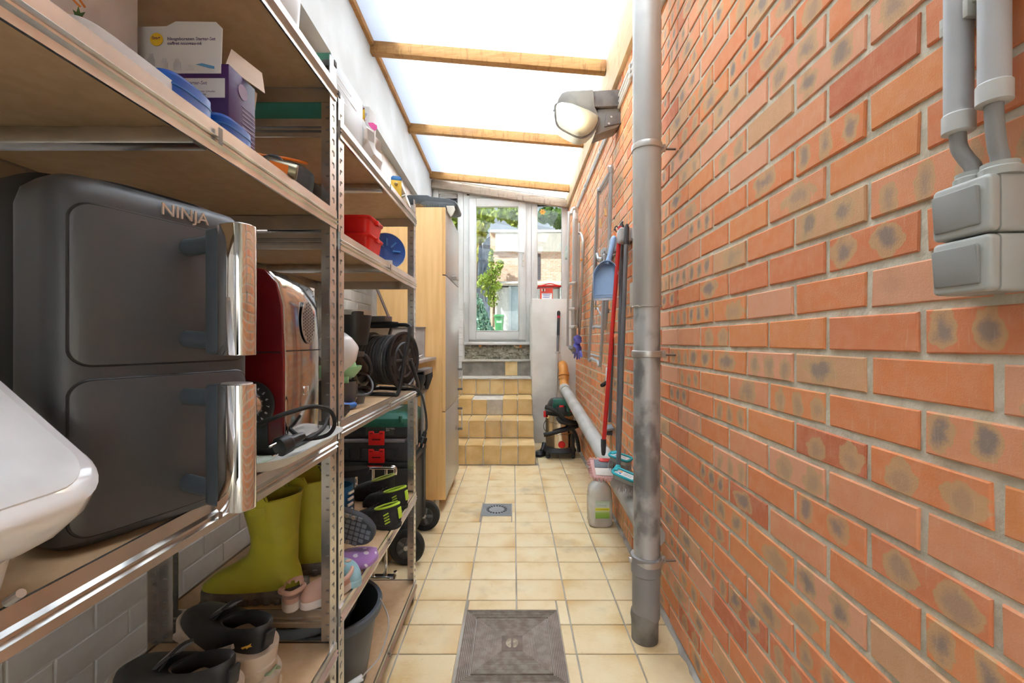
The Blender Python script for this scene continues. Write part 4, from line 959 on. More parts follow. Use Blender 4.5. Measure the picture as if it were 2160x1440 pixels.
q.stack([(SZ2[0] + .001, -.50, 1.44, .055, .10, 2.2), (SZ2[0] + .03, -.495, 1.44, .06, .11, 2), (SZ2[0] + .07, -.495, 1.43, .05, .10, 2), (SZ2[0] + .10, -.49, 1.41, .045, .07, 2), (SZ2[0] + .128, -.50, 1.38, .03, .035, 2), (SZ2[0] + .14, -.50, 1.37, .012, .015, 2)], 18)
q.v = [p + Vector((random.uniform(-.009, .009), random.uniform(-.01, .01), random.uniform(0, .012))) if p.z > SZ2[0] + .01 else p for p in q.v]
o = q.build('plastic_bag', pm('white_film', (.58, .57, .55), .4), ang=20); tag(o, 'crumpled white plastic bag in front of the gift bag', 'bag')
ty_ = thing('wooden_toy', 'yellow wooden toy with a blue top on the upper shelf', 'toy', (-.48, 1.78, SZ2[0]))
M_TY = pm('yellow_wood', (.76, .50, .05), .5)
q = M(); q.prism([(-.021, 0), (.021, 0), (.021, .085), (-.021, .085)], fr((-.476, 1.765, SZ2[0] + .012), (.97, .25, 0), (0, 0, 1)), -.02); q.build('side_board', M_TY, ty_, .002)
q = M(); q.prism([(-.021, 0), (.021, 0), (.021, .010), (.014, .017), (-.014, .017), (-.021, .010)], fr((-.476, 1.765, SZ2[0] + .097), (.97, .25, 0), (0, 0, 1)), -.02); q.build('blue_top', pm('toy_blue', (.05, .22, .55), .5), ty_, .001)
for z in (.038, .080): M().lathe([(.0065, 0), (.0065, .006), (.003, .009)], fr((-.476, 1.763, SZ2[0] + z), (.97, .25, 0), (0, 0, 1)), 12).build('screw', pm('brass', (.55, .42, .2), .3, 1), ty_)
for i, p in enumerate(((-.468, 1.80, .076), (-.455, 1.83, .028), (-.50, 1.80, .028))): M().lathe([(.012, -.012), (.027, -.012), (.027, .012), (.012, .012)], Matrix.Translation((p[0], p[1], SZ2[0] + p[2])) @ Matrix.Rotation(1.25, 4, 'Y'), 22).build('wheel', pm('cream_wheel', (.75, .70, .60), .5), ty_)
# ================================================================= things on the second shelf unit
M_REDP = pm('red_plastic_bin', (.72, .012, .010), .4, col2=(.64, .010, .008))
def bin_(lab, z, y):
    t = thing('storage_bin', lab, 'bin', (-.515, y, z), group='stacked red storage bins')
    c = (-.52, y); 
    q = M(); q.stack([(z + .001, c[0], c[1], .048, .062, 8), (z + .066, c[0], c[1], .058, .074, 8), (z + .066, c[0], c[1], .055, .071, 8), (z + .006, c[0], c[1], .046, .06, 8)], 40, cap1=True).build('body', M_REDP, t)
    q = M(); q.stack([(z + .060, c[0], c[1], .0585, .0745, 8), (z + .066, c[0], c[1], .063, .079, 8), (z + .071, c[0], c[1], .063, .079, 8), (z + .071, c[0], c[1], .056, .072, 8), (z + .060, c[0], c[1], .055, .071, 8)], 40, False, False); q.build('rim', M_REDP, t, .001)
    M().box(c[0] + .05, c[0] + .066, c[1] - .012, c[1] + .012, z + .055, z + .071).build('grip', M_REDP, t, .002)
bin_('lower of two stacked red plastic bins', SZ2[1], 1.465); bin_('upper of two stacked red plastic bins', SZ2[1] + .058, 1.465)
bp = thing('round_blade', 'blue round disc with white rim standing behind the bins', 'disc', (-.49, 1.69, SZ2[1]))
m = fr((-.492, 1.685, SZ2[1] + .072), (.85, .5, 0), z=(.5, -.85, .12))
M().lathe([(.001, 0), (.062, 0), (.068, .004), (.070, .012), (.064, .010), (.001, .006)], m, 40).build('disc', pm('deep_blue', (.012, .07, .32), .3), bp)
M().lathe([(.0705, .006), (.0715, .012), (.0705, .014), (.0695, .012)], m, 40, False, False).build('rim', M_WHITE, bp)
for k in range(4): M().mbox(m @ Matrix.Rotation(k * .8, 4, 'Z') @ Matrix.Translation((.035, 0, .012)), .03, .006, .003).build('rib', pm('mid_blue', (.04, .18, .5), .4), bp)
M().mbox(m @ Matrix.Translation((-.01, -.055, .02)), .05, .03, .006).build('paper_tag', pm('grey_label', (.6, .6, .58), .6), bp)

# cable reel
rl = thing('cable_reel', 'black cable reel with a wound lead and carrying frame', 'cable reel', (-.50, 1.68, SZ2[2]))
ax = Vector((.955, -.295, 0)).normalized(); rc = Vector((-.492, 1.70, SZ2[2] + .130))
mr = fr(rc, ax.cross(Vector((0, 0, 1))), z=ax)
M_CABLE = pm('black_cable', (.05, .05, .052), .32, col2=(.04, .04, .04))
M().lathe([(.045, -.07), (.045, .07)], mr, 28).build('drum', M_BLACK, rl)
M().lathe([(.001, -.078), (.104, -.078), (.108, -.074), (.108, -.066), (.001, -.066)], mr, 44).build('rear_flange', M_BLACK, rl, ang=30)
ff = M().lathe([(.001, .062), (.106, .062), (.110, .066), (.110, .076), (.104, .078), (.100, .073), (.070, .073), (.066, .078), (.060, .073), (.001, .073)], mr, 44).build('front_flange', M_BLACK, rl, ang=30)
for k in range(8):
    a = k * math.pi / 4
    M().mbox(mr @ Matrix.Rotation(a, 4, 'Z') @ Matrix.Translation((.038, 0, .0745)), .042, .009, .006).build('spoke', pm('worn_black', (.09, .088, .085), .3), ff, .002)
    M().mbox(mr @ Matrix.Rotation(a + .39, 4, 'Z') @ Matrix.Translation((.085, 0, .0735)), .006, .034, .0016).build('flange_slot', pm('pit_black', (.006, .006, .006), .8), ff)
M().lathe([(.001, .073), (.017, .073), (.017, .083), (.012, .088), (.001, .088)], mr, 20).build('hub', pm('worn_black', (.09, .088, .085), .3), ff)
q = M(); random.seed(21)
for layer, (r, nt_) in enumerate(((.088, 12), (.094, 11))):
    pts = []
    for i in range(nt_ * 26):
        a = 2 * math.pi * i / 26; zz = -.058 + .112 * i / (nt_ * 26)
        pts.append(mr @ Vector((r * math.cos(a), r * math.sin(a), (zz if layer == 0 else -zz - .004) + .003 * math.sin(a * 1.7 + layer))))
    q.tube(pts, .0046, 8)
q.build('wound_lead', M_CABLE, rl)
tp = rc + ax * .104; bk = rc - ax * .10; zf = SZ2[2] + .008
sdv = ax.cross(Vector((0, 0, 1))).normalized()          # to the side, square to the axle
fb = Vector((0, 0, 1))
def rp(a_, s_, z): p = rc + ax * a_ + sdv * s_; return Vector((p.x, p.y, z))
fr_pts = [rp(-.11, -.06, zf), rp(.09, -.06, zf), rp(.105, -.055, zf + .01), rp(.106, -.01, rc.z), rp(.104, .02, rc.z + .10), rp(.09, .025, rc.z + .128), rp(-.06, .025, rc.z + .13)]
q = M(); q.tube(sm([rp(-.10, -.09, zf), rp(.06, -.085, zf), rp(.095, -.07, zf + .008), rp(.102, -.03, zf + .07), rp(.100, 0, rc.z)], 6), .0075, 10)
q.tube(sm([rp(-.10, .095, zf), rp(.07, .095, zf), rp(.102, .085, zf + .012), rp(.108, .05, rc.z + .02), rp(.106, .012, rc.z + .115), rp(.09, .004, rc.z + .133), rp(.05, .002, rc.z + .136), rp(-.08, .0, rc.z + .136)], 6), .0075, 10)
q.tube(sm([rp(-.10, -.09, zf), rp(-.112, 0, zf), rp(-.10, .095, zf)], 5), .0075, 10)
q.build('tube_frame', pm('black_tube', (.03, .03, .031), .3), rl)
M().tube([rp(.045, .002, rc.z + .136), rp(.03, .002, rc.z + .136), rp(-.07, 0, rc.z + .136), rp(-.085, 0, rc.z + .136)], [.011, .0125, .0125, .011], 14).build('grip', M_RUBBER, rl)
M().mbox(fr(rp(-.02, .02, rc.z + .158), ax, z=(0, 0, 1)), .075, .05, .022).build('socket_block', pm('grey_block', (.12, .11, .11), .5), rl, .003)
q = M(); q.tube(sm([rp(.09, .03, zf + .03), W(876, 816, 1.72), W(889, 832, 1.74), W(897, 865, 1.76), W(900, 898, 1.77), W(897, 912, 1.77)], 6), .0045, 8); q.build('loose_lead', M_CABLE, rl)
q = M(); a, b_ = W(897, 910, 1.77), W(890, 934, 1.76); d_ = (b_ - a).normalized(); q.tube([a, a + d_ * .02, a + d_ * .024, b_], [.007, .010, .016, .017], 14); q.build('plug', M_BLACK, rl)
s2 = d_.cross(Vector((0, 1, 0))).normalized()
for s in (-1, 1): M().cyl(b_ + s2 * s * .008, b_ + s2 * s * .008 + d_ * .017, .0024, n=8).build('plug_pin', M_CHROME, rl)

# coffee machine, blender jug, bowls
cm = thing('coffee_machine', 'black filter coffee machine behind the green bowl', 'coffee machine', (-.60, 1.36, SZ2[2]))
zc = SZ2[2]
M().stack([(zc + .001, -.60, 1.40, .11, .08, 3), (zc + .03, -.60, 1.40, .115, .085, 3), (zc + .05, -.60, 1.40, .095, .07, 2.6), (zc + .055, -.60, 1.40, .07, .06, 2.4)], 36).build('base', M_BLACK, cm)
M().stack([(zc + .19, -.528, 1.44, .038, .04, 2.2), (zc + .195, -.528, 1.44, .042, .044, 2.2), (zc + .298, -.528, 1.44, .056, .058, 2.2), (zc + .304, -.528, 1.44, .054, .056, 2.2)], 36).build('filter_basket', M_BLACK, cm)
M().lathe([(.057, .288), (.0585, .298), (.0585, .304)], (-.528, 1.44, zc), 36, False, False).build('basket_rim', M_STEEL, cm)
M().lathe([(.05, .058), (.058, .07), (.056, .12), (.036, .15), (.034, .165), (.038, .17)], (-.535, 1.43, zc), 30).build('jug', glass_mat('jug_glass', (.75, .70, .62)), cm)
M().lathe([(.040, .152), (.042, .156), (.042, .168), (.02, .172)], (-.535, 1.43, zc), 28).build('jug_lid', pm('dark_lid', (.10, .09, .08), .3), cm)
M().tube(sm([(-.545, 1.45, zc + .16), (-.50, 1.47, zc + .15), (-.49, 1.48, zc + .10), (-.52, 1.46, zc + .07)], 5), .009, 10).build('jug_handle', M_BLACK, cm)
M().tube(sm([W(755, 785, 1.44), W(775, 792, 1.43), W(786, 812, 1.40), W(780, 829, 1.37), W(755, 834, 1.32), W(728, 833, 1.28)], 6), .0042, 8).build('power_lead', M_CABLE, cm)
wd_ = thing('white_dome', 'white plastic dome beside the coffee machine', 'kitchen utensil', (-.53, 1.25, zc + .13))
M().lathe([(.062, 0), (.062, .006), (.056, .045), (.036, .075), (.001, .085)], fr((-.535, 1.27, zc + .155), (0, 1, 0), z=(.55, -.1, .5)), 32).build('dome', M_WHITE, wd_, ang=50)
M().box(-.56, -.545, 1.27, 1.285, zc, zc + .17).build('stand', M_WHITE, wd_)
gb_ = thing('green_bowl', 'pale green plastic bowl with spout beside the cable reel', 'bowl', (-.53, 1.31, zc + .085))
M_GRN = pm('pale_green_plastic', (.36, .66, .36), .3, col2=(.32, .60, .32))
M().stack([(zc + .088, -.535, 1.31, .035, .035), (zc + .094, -.535, 1.31, .052, .052), (zc + .118, -.535, 1.31, .072, .072), (zc + .128, -.535, 1.31, .074, .074), (zc + .128, -.535, 1.31, .068, .068), (zc + .110, -.535, 1.31, .055, .055), (zc + .105, -.535, 1.31, .03, .03)], 36).build('bowl', M_GRN, gb_)
M().stack([(zc + .118, -.52, 1.32, .042, .05), (zc + .145, -.525, 1.32, .040, .046), (zc + .160, -.532, 1.32, .024, .026), (zc + .163, -.535, 1.32, .006, .006)], 28).build('cone', M_GRN, gb_)
M().box(-.497, -.478, 1.255, 1.262, zc + .082, zc + .10).build('clip', M_GRN, gb_, .001)
o = M().lathe([(.001, .001), (.045, .001), (.06, .03), (.062, .06), (.06, .083), (.058, .083), (.05, .02), (.001, .01)], (-.535, 1.31, zc), 32).build('storage_tub', pm('smoky_tub', (.08, .08, .08), .25)); tag(o, 'dark tub under the pale green bowl', 'tub')
o = M().lathe([(.001, .001), (.022, .001), (.026, .01), (.027, .045), (.024, .048), (.022, .01), (.001, .005)], (-.492, 1.18, zc), 24).build('lilac_cup', pm('lilac_plastic', (.55, .48, .58), .4)); tag(o, 'pale lilac plastic cup behind the shelf post', 'cup')
o = M().stack([(zc + .001, -.475, 1.172, .020, .020), (zc + .012, -.475, 1.172, .031, .031), (zc + .028, -.475, 1.172, .034, .034), (zc + .028, -.475, 1.172, .0315, .0315), (zc + .012, -.475, 1.172, .026, .026)], 28).build('small_bowl', pm('dark_bowl', (.05, .045, .042), .45)); tag(o, 'small dark bowl at the shelf edge beside the post', 'bowl')
pe = thing('kitchen_knife', 'short knife with a chunky blue handle on the shelf', 'knife', (-.47, 1.26, zc))
m = fr((-.487, 1.265, zc + .013), (.30, .95, 0), z=(0, 0, 1))
M().tube([m @ Vector((x, 0, 0)) for x in (-.045, -.040, -.02, 0, .02, .034, .04)], [.006, .011, .013, .0115, .0085, .0095, .007], 16).build('handle', pm('blue_handle', (.03, .17, .58), .35), pe)
for k in range(3): M().lathe([(.004, 0), (.004, .001)], m @ Matrix.Translation((-.030 + k * .010, 0, .0118)), 10).build('white_mark', M_WHITE, pe)
M().prism([(.036, -.008), (.085, .0), (.04, .006)], m @ Matrix.Translation((0, 0, -.003)), .0015).build('blade', M_STEEL, pe)

# picture card with red roses
pc2 = thing('rose_board', 'cream board with red roses in a dark frame', 'picture', (-.60, 1.86, zc))
m = fr((-.585, 1.80, zc + .145), (.90, -.30, 0), z=(.28, -.85, .35))
M().prism(rrect(-.055, .055, -.14, .14, .004), m, .004).build('card', pm('cream_card', (.76, .66, .52), .7), pc2)
for s in ((-.060, -.052, -.145, .145), (.052, .062, -.145, .145), (-.06, .06, .138, .148), (-.06, .06, -.148, -.138)): M().prism([(s[0], s[2]), (s[1], s[2]), (s[1], s[3]), (s[0], s[3])], m @ Matrix.Translation((0, 0, -.002)), .009).build('frame_bar', pm('dark_frame', (.05, .045, .04), .5), pc2)
random.seed(31)
for cx_, cy_ in ((-.028, .055), (-.034, .015)):
    q = M()
    for k in range(9):
        a = k * 2.4; r = .003 + .0012 * k
        q.lathe([(.001, 0), (.006, .001), (.007, .004), (.002, .007)], m @ Matrix.Translation((cx_ + r * math.cos(a), cy_ + r * math.sin(a), .004)) @ Matrix.Rotation(.5, 4, Vector((math.cos(a), math.sin(a), 0))), 8)
    q.build('rose', pm('rose_red', (.62, .02, .015), .6), pc2)
for k in range(3): M().tube([m @ Vector((.025 + (.006 + .005 * k) * math.cos(t), .03 + (.010 + .008 * k) * math.sin(t), .0045)) for t in [i * .35 for i in range(18)]], .0006, 5, closed=True).build('printed_ring', pm('faint_red_print', (.70, .42, .34), .7), pc2)

# ================================================================= footwear and soft things on the lower shelf
zs = SZ2[3]
M_BOOT = pm('yellow_green_rubber', (.43, .40, .028), .5, col2=(.36, .33, .025), scale=10, bmp=.05)
M_BSOLE = pm('muddy_sole', (.10, .085, .07), .85, col2=(.18, .15, .12), scale=30, bmp=.5)
def boot(lab, x, y, rz, lean=0):
    t = thing('rubber_boot', lab, 'boot', (x, y, zs), rz, group='yellow green rubber boots', local=True)
    # foot points to local -x
    sl = [(.022, -.045, 0, .125, .042, 2.4), (.045, -.043, 0, .123, .044, 2.4), (.070, -.030, 0, .106, .043, 2.2), (.092, -.012, 0, .080, .042, 2.1), (.115, .006, 0, .062, .044, 2.1), (.15, .012, 0, .056, .047, 2.1), (.20, .008, 0, .062, .053, 2.1), (.245, .004, 0, .070, .057, 2.1), (.268, .002, 0, .075, .060, 2.1, .10)]
    inn = [(.266, .002, 0, .0715, .0565, 2.1, .10), (.20, .008, 0, .058, .049, 2.1), (.10, .010, 0, .055, .04, 2.1)]
    q = M().stack(sl + inn, 44, cap1=True)
    for p in q.v:
        if p.z > .25 and p.x < .012: p.z += .020
    q.build('shaft', M_BOOT, t, ang=60)
    M().stack([(.001, -.043, 0, .120, .040, 2.6), (.004, -.043, 0, .127, .044, 2.6), (.028, -.043, 0, .1275, .0445, 2.5), (.034, -.043, 0, .125, .043, 2.5)], 44).build('sole', M_BSOLE, t)
    M().box(.02, .086, -.043, .043, .0, .03).build('heel', M_BSOLE, t, .006)
    for k in range(9): M().box(-.155 + k * .026, -.140 + k * .026, -.0475, .0475, .001, .018).build('tread', M_BSOLE, t, .003)
    M().tube([(.010, -.0585 + .002 * i, .262 - i * .016) for i in range(9)], .0016, 6).build('side_seam', M_BOOT, t)
    M().tube([(.002 + .0755 * math.cos(a), .0602 * math.sin(a), .268 + .0075 * math.cos(a) + (.020 if math.cos(a) < .13 else 0)) for a in [2 * math.pi * i / 60 for i in range(60)]], .0024, 6, closed=True).build('rim', M_BOOT, t)
    # strap tab cut in the rim
    M().box(-.030, .012, -.0595, -.0565, .236, .256).build('strap_tab', M_BOOT, t, .004)
boot('yellow green rubber boot with a muddy sole, in front of its pair', -.645, 1.155, .10)
boot('yellow green rubber boot behind its pair, next to the blue boot', -.610, 1.295, .06)
bb = thing('striped_boot', 'blue boot with white stripes behind the yellow green boots', 'boot', (-.60, 1.47, zs), .1, local=True)
M_BB = pm('blue_boot', (.02, .14, .36), .45)
M().stack([(.003, -.04, 0, .09, .038, 2.4), (.03, -.04, 0, .092, .04, 2.4), (.06, -.02, 0, .07, .04, 2.2), (.09, 0, 0, .05, .04, 2), (.19, 0, 0, .055, .046, 2), (.19, 0, 0, .051, .042, 2), (.09, 0, 0, .045, .035, 2)], 36).build('shaft', M_BB, bb)
for k in range(7): M().mbox(Matrix.Translation((.0455 + .0014 * k, -.018, .05 + k * .020)) @ Matrix.Rotation(-.3, 4, 'Z'), .006, .03, .008).build('stripe', M_WHITE, bb, .001)

def shoe(name, lab, loc, rz, L, Wd, Ht, upper, sole, group, soleh=.024, tilt=(0, 0), inner=None, lip=None, cat='shoe', chunk=0, collar=.42):
    """low shoe; heel at local +x, toe at -x"""
    t = thing(name, lab, cat, loc, (tilt[0], tilt[1], rz), group, local=True)
    l, w = L / 2, Wd / 2
    M().stack([(.0005, 0, 0, l * .93, w * .88, 2.6), (soleh * .25, 0, 0, l * .99, w * .98, 2.6), (soleh, .002, 0, l * (1.0 + chunk), w * (1 + chunk), 2.5), (soleh * 1.12, 0, 0, l * .97, w * .95, 2.5)], 44).build('sole', sole, t)
    h = Ht - soleh; c1 = l * (1 - collar)
    sl = [(soleh * .9, 0, 0, l * .96, w * .94, 2.5), (soleh + h * .22, .006, 0, l * .94, w * .95, 2.4), (soleh + h * .42, l * .10, 0, l * .84, w * .90, 2.3), (soleh + h * .60, l * .26, 0, l * .68, w * .80, 2.2), (soleh + h * .78, l * .38, 0, l * .57, w * .72, 2.1, .12), (soleh + h * .90, l * .45, 0, l * .50, w * .68, 2.1, .28), (soleh + h * .93, l * .455, 0, l * .47, w * .65, 2.1, .32)]
    inn = [(soleh + h * .88, l * .455, 0, l * .43, w * .58, 2.1, .32), (soleh + h * .5, l * .42, 0, l * .46, w * .58, 2.2), (soleh + 0.006, l * .30, 0, l * .55, w * .55, 2.2)]
    M().stack(sl, 44, cap0=False, cap1=False).build('upper', upper, t, ang=60)
    M().stack([sl[-1]] + inn, 44, cap0=False).build('lining', inner or upper, t, ang=60)
    if lip: M().tube([(l * .455 + l * .475 * math.cos(a), w * .66 * math.sin(a), soleh + h * .93 + .32 * l * .475 * math.cos(a)) for a in [2 * math.pi * i / 40 for i in range(40)]], .0042, 8, closed=True).build('collar_piping', lip, t)
    return t
M_NEON = pm('neon_yellow', (.55, .80, .06), .5); M_BKF = pm('black_mesh', (.022, .022, .023), .8, col2=(.035, .035, .036), scale=60, bmp=.3, bscale=300)
for i, (x, y, rz, lab) in enumerate(((-.505, 1.60, .60, 'black sports shoe with neon stripes, in front of its pair'), (-.525, 1.775, .62, 'black sports shoe with neon heel patch, behind its pair'))):
    t = shoe('sports_shoe', lab, (x, y, zs), rz - .9, .20, .080, .080, M_BKF, M_RUBBER, 'black sports shoes with neon trim', soleh=.016, lip=M_NEON, inner=pm('dark_lining', (.03, .03, .03), .9))
    for k in range(4): M().mbox(Matrix.Translation((.070 - .003 * k, -.0345 + .0012 * k, .030 + .009 * k)) @ Matrix.Rotation(.25, 4, 'Z') @ Matrix.Rotation(-.5, 4, 'Y'), .020, .004, .0045).build('neon_stripe', M_NEON, t)
    M().mbox(Matrix.Translation((.099, 0, .058)) @ Matrix.Rotation(-.15, 4, 'Y'), .004, .02, .038).build('heel_patch', M_NEON, t, .001)
    for k in range(4): M().tube([(.01 - .016 * k, -.02, .074 - .008 * k), (.004 - .016 * k, 0, .080 - .009 * k), (-.002 - .016 * k, .02, .073 - .008 * k)], .0014, 6).build('lace', M_BKF, t)
    for k in range(6): M().box(-.085 + k * .03, -.073 + k * .03, -.03, .03, -.0, .004).build('stud', M_RUBBER, t)
t = shoe('sports_shoe', 'plain black shoe with yellow green lining against the chrome stand', (-.60, 1.86, zs), -.15, .20, .08, .10, M_BKF, M_RUBBER, 'black sports shoes with neon trim', lip=pm('olive_piping', (.42, .50, .10), .6))
# slide sandals
def slide(lab, loc, rz, tl=(0, 0)):
    t = thing('slide_sandal', lab, 'sandal', loc, (tl[0], tl[1], rz), 'dark slide sandals', local=True)
    M_NV = pm('navy_foam', (.022, .024, .034), .7)
    M().stack([(.001, 0, 0, .095, .037, 2.5), (.006, 0, 0, .10, .04, 2.5), (.022, .0, 0, .10, .04, 2.5), (.026, 0, 0, .095, .036, 2.5)], 40).build('footbed', M_NV, t)
    q = M(); q.grid(lambda u, v: (-.075 + .07 * u, -.042 * math.cos(math.pi * v), .016 + (.045 - .012 * u) * math.sin(math.pi * v)), 6, 14); s_ = q.build('strap', M_NV, t, solid=.004)
    return t, s_
t, s_ = slide('dark navy slide sandal with white lettering behind the boots', (-.715, 1.56, zs + .155), -.2, (0, .12))
text('oro', .030, fr((-.072, -.028, .044), (0, -1, 0), z=(-.9, -.3, .5)), .0008).build('lettering', M_WHITE, t)
o = M().box(-.82, -.64, 1.50, 1.75, zs + .001, zs + .15).build('support_box_added', pm('dull_navy_box', (.06, .09, .16), .6), bev=.002); tag(o, 'dark blue box added to hold up the two slide sandals', 'carton')  # invented box, added only to hold the slide sandals at their height
t, s_ = slide('plain dark slide sandal on the added dark blue box', (-.665, 1.69, zs + .153), .3, (0, 0))
# shoe lying on its side, treaded sole to the viewer
up_ = thing('upturned_shoe', 'grey shoe on its side showing a square treaded sole', 'shoe', (-.52, 1.34, zs), None)
mS = fr((-.522, 1.335, zs + .112), (.96, -.18, -.22), (.18, .05, .98)) @ Matrix.Scale(1.08, 4)      # x toe, y across, z towards the viewer
M().stack([(-.034, 0, 0, .080, .036, 2.3), (-.02, 0, 0, .092, .041, 2.3), (0, 0, 0, .097, .043, 2.4)], 40, m=mS).build('upper', pm('dark_blue_grey', (.05, .055, .075), .7), up_)
M().stack([(0, 0, 0, .097, .043, 2.4), (.008, 0, 0, .097, .043, 2.4), (.011, 0, 0, .094, .040, 2.4)], 40, m=mS).build('sole', pm('slate_rubber', (.05, .055, .06), .7), up_)
for r in range(-5, 6):
    for c in range(-3, 3):
        x, y = r * .0165, (c + .5) * .0135
        if abs(x / .092) ** 2.4 + abs(y / .040) ** 2.4 < .93:
            M().mbox(mS @ Matrix.Translation((x, y, .0115)), .0138, .0108, .005).build('tread_block', pm('tread_grey', (.17, .18, .20), .75), up_, .0015)
for x in (-.01, .01, .03):
    for y in (-.034, .034): M().lathe([(.0065, 0), (.0055, .003), (.001, .0035)], mS @ Matrix.Translation((x, y, .0135)), 12).build('gel_pad', pm('amber_gel', (.35, .28, .22), .3), up_)
# knitted hat
q = M(); random.seed(8)
q.stack([(zs + .001, -.49, 1.31, .070, .045, 2.2), (zs + .010, -.49, 1.31, .082, .055, 2), (zs + .022, -.488, 1.31, .080, .052, 2), (zs + .034, -.486, 1.31, .070, .042, 2), (zs + .040, -.486, 1.31, .04, .02, 2)], 30, m=Matrix.Translation((-.485, 1.31, 0)) @ Matrix.Rotation(.55, 4, 'Z') @ Matrix.Translation((.485, -1.31, 0)))
q.v = [p + Vector((random.uniform(-.003, .003), random.uniform(-.003, .003), random.uniform(-.001, .003))) if p.z > zs + .005 else p for p in q.v]
hatm, nt, b = nodes('lilac_fleece_with_snowflakes')
vor = nn(nt, 'ShaderNodeTexVoronoi'); vor.inputs['Scale'].default_value = 38
nt.links.new(nn(nt, 'ShaderNodeTexCoord').outputs['Object'], vor.inputs['Vector'])
nt.links.new(mixc(nt, mth(nt, 'MULTIPLY', sstep(nt, vor.outputs['Distance'], .34, .26), mth(nt, 'GREATER_THAN', noise(nt, 30, 2), .47)), (.38, .19, .50), (.78, .72, .80)), b.inputs['Base Color']); b.inputs['Roughness'].default_value = .95; b.inputs['Sheen Weight'].default_value = .4
bump(nt, b, noise(nt, 300, 2), .5)
o = q.build('fleece_hat', hatm, ang=60); tag(o, 'lilac fleece hat with white snowflakes under the upturned shoe', 'hat')
# clogs
def clog(lab, loc, rz, colm, group, L=.15, strap=True):
    t = thing('clog', lab, 'clog', loc, rz, group, local=True)
    l, w = L / 2, L * .2
    M().stack([(.001, 0, 0, l * .9, w * .85, 2.4), (.006, 0, 0, l, w, 2.4), (.020, 0, 0, l, w, 2.4), (.024, 0, 0, l * .96, w * .94, 2.4)], 40).build('sole', pm(colm[0] + '_sole', colm[2], .6), t)
    m_ = pm(colm[0], colm[1], .5)
    sl = [(.022, 0, 0, l * .97, w * .95, 2.4), (.034, -.004, 0, l * .94, w * .93, 2.3), (.046, -l * .12, 0, l * .74, w * .84, 2.2), (.053, -l * .25, 0, l * .55, w * .66, 2.1), (.056, -l * .30, 0, l * .4, w * .45, 2.1)]
    # toe cap: only the front half is covered
    q = M(); q.stack([(a, b_, c, rx, ry, *r_) for a, b_, c, rx, ry, *r_ in sl], 40, cap0=False, cap1=False)
    q.f = [f_ for f_ in q.f if sum(q.v[i].x for i in f_) / len(f_) < .012 or max(q.v[i].z for i in f_) < .036]
    # close the instep
    q.stack([(.0555, -l * .32, 0, l * .42, w * .48, 2.1), (.058, -l * .36, 0, l * .3, w * .3, 2.1)], 24)
    q.build('upper', m_, t, ang=60)
    M().stack([(.0245, l * .1, 0, l * .78, w * .8, 2.3), (.026, l * .1, 0, l * .74, w * .76, 2.3)], 36).build('footbed', pm(colm[0] + '_bed', tuple(c * .75 for c in colm[1]), .7), t)
    if strap: M().tube(sm([(-.002, -w * .95, .036), (l * .55, -w * 1.0, .048), (l * .98, 0, .052), (l * .55, w * 1.0, .048), (-.002, w * .95, .036)], 6), .006, 8).build('heel_strap', m_, t)
    for k in range(6): M().lathe([(.0035, 0), (.0035, .001)], Matrix.Translation((-l * .5 + (k % 3) * .011, -.008 + (k // 3) * .016, .0545 - (k % 3 == 0) * .003)), 10).build('vent_hole', pm('hole_dark', (.05, .07, .09), .8), t)
    return t
AQ = ('aqua_foam', (.30, .50, .56), (.34, .54, .58)); PK = ('pink_foam', (.62, .36, .27), (.70, .60, .54))
t = clog('pale blue foam clog with a red dot at the shelf edge', (-.485, 1.235, zs), 2.45, AQ, None, .155, False)
M().lathe([(.0065, 0), (.0065, .0012)], fr((-.055, .0248, .014), (1, 0, 0), z=(.0, 1, 0)), 16).build('red_dot', pm('dot_red', (.6, .08, .05), .5), t)
M().lathe([(.008, 0), (.008, .003)], Matrix.Translation((-.022, -.004, .057)), 16).build('charm', pm('charm_cream', (.72, .50, .38), .5), t)
clog('pink clog with the heel strap towards the aisle', (-.49, 1.145, zs), .95, PK, 'pink foam clogs', .145)
clog('pink clog with its dusty toe beside the rubber boot', (-.575, 1.135, zs), -1.2, PK, 'pink foam clogs', .13)

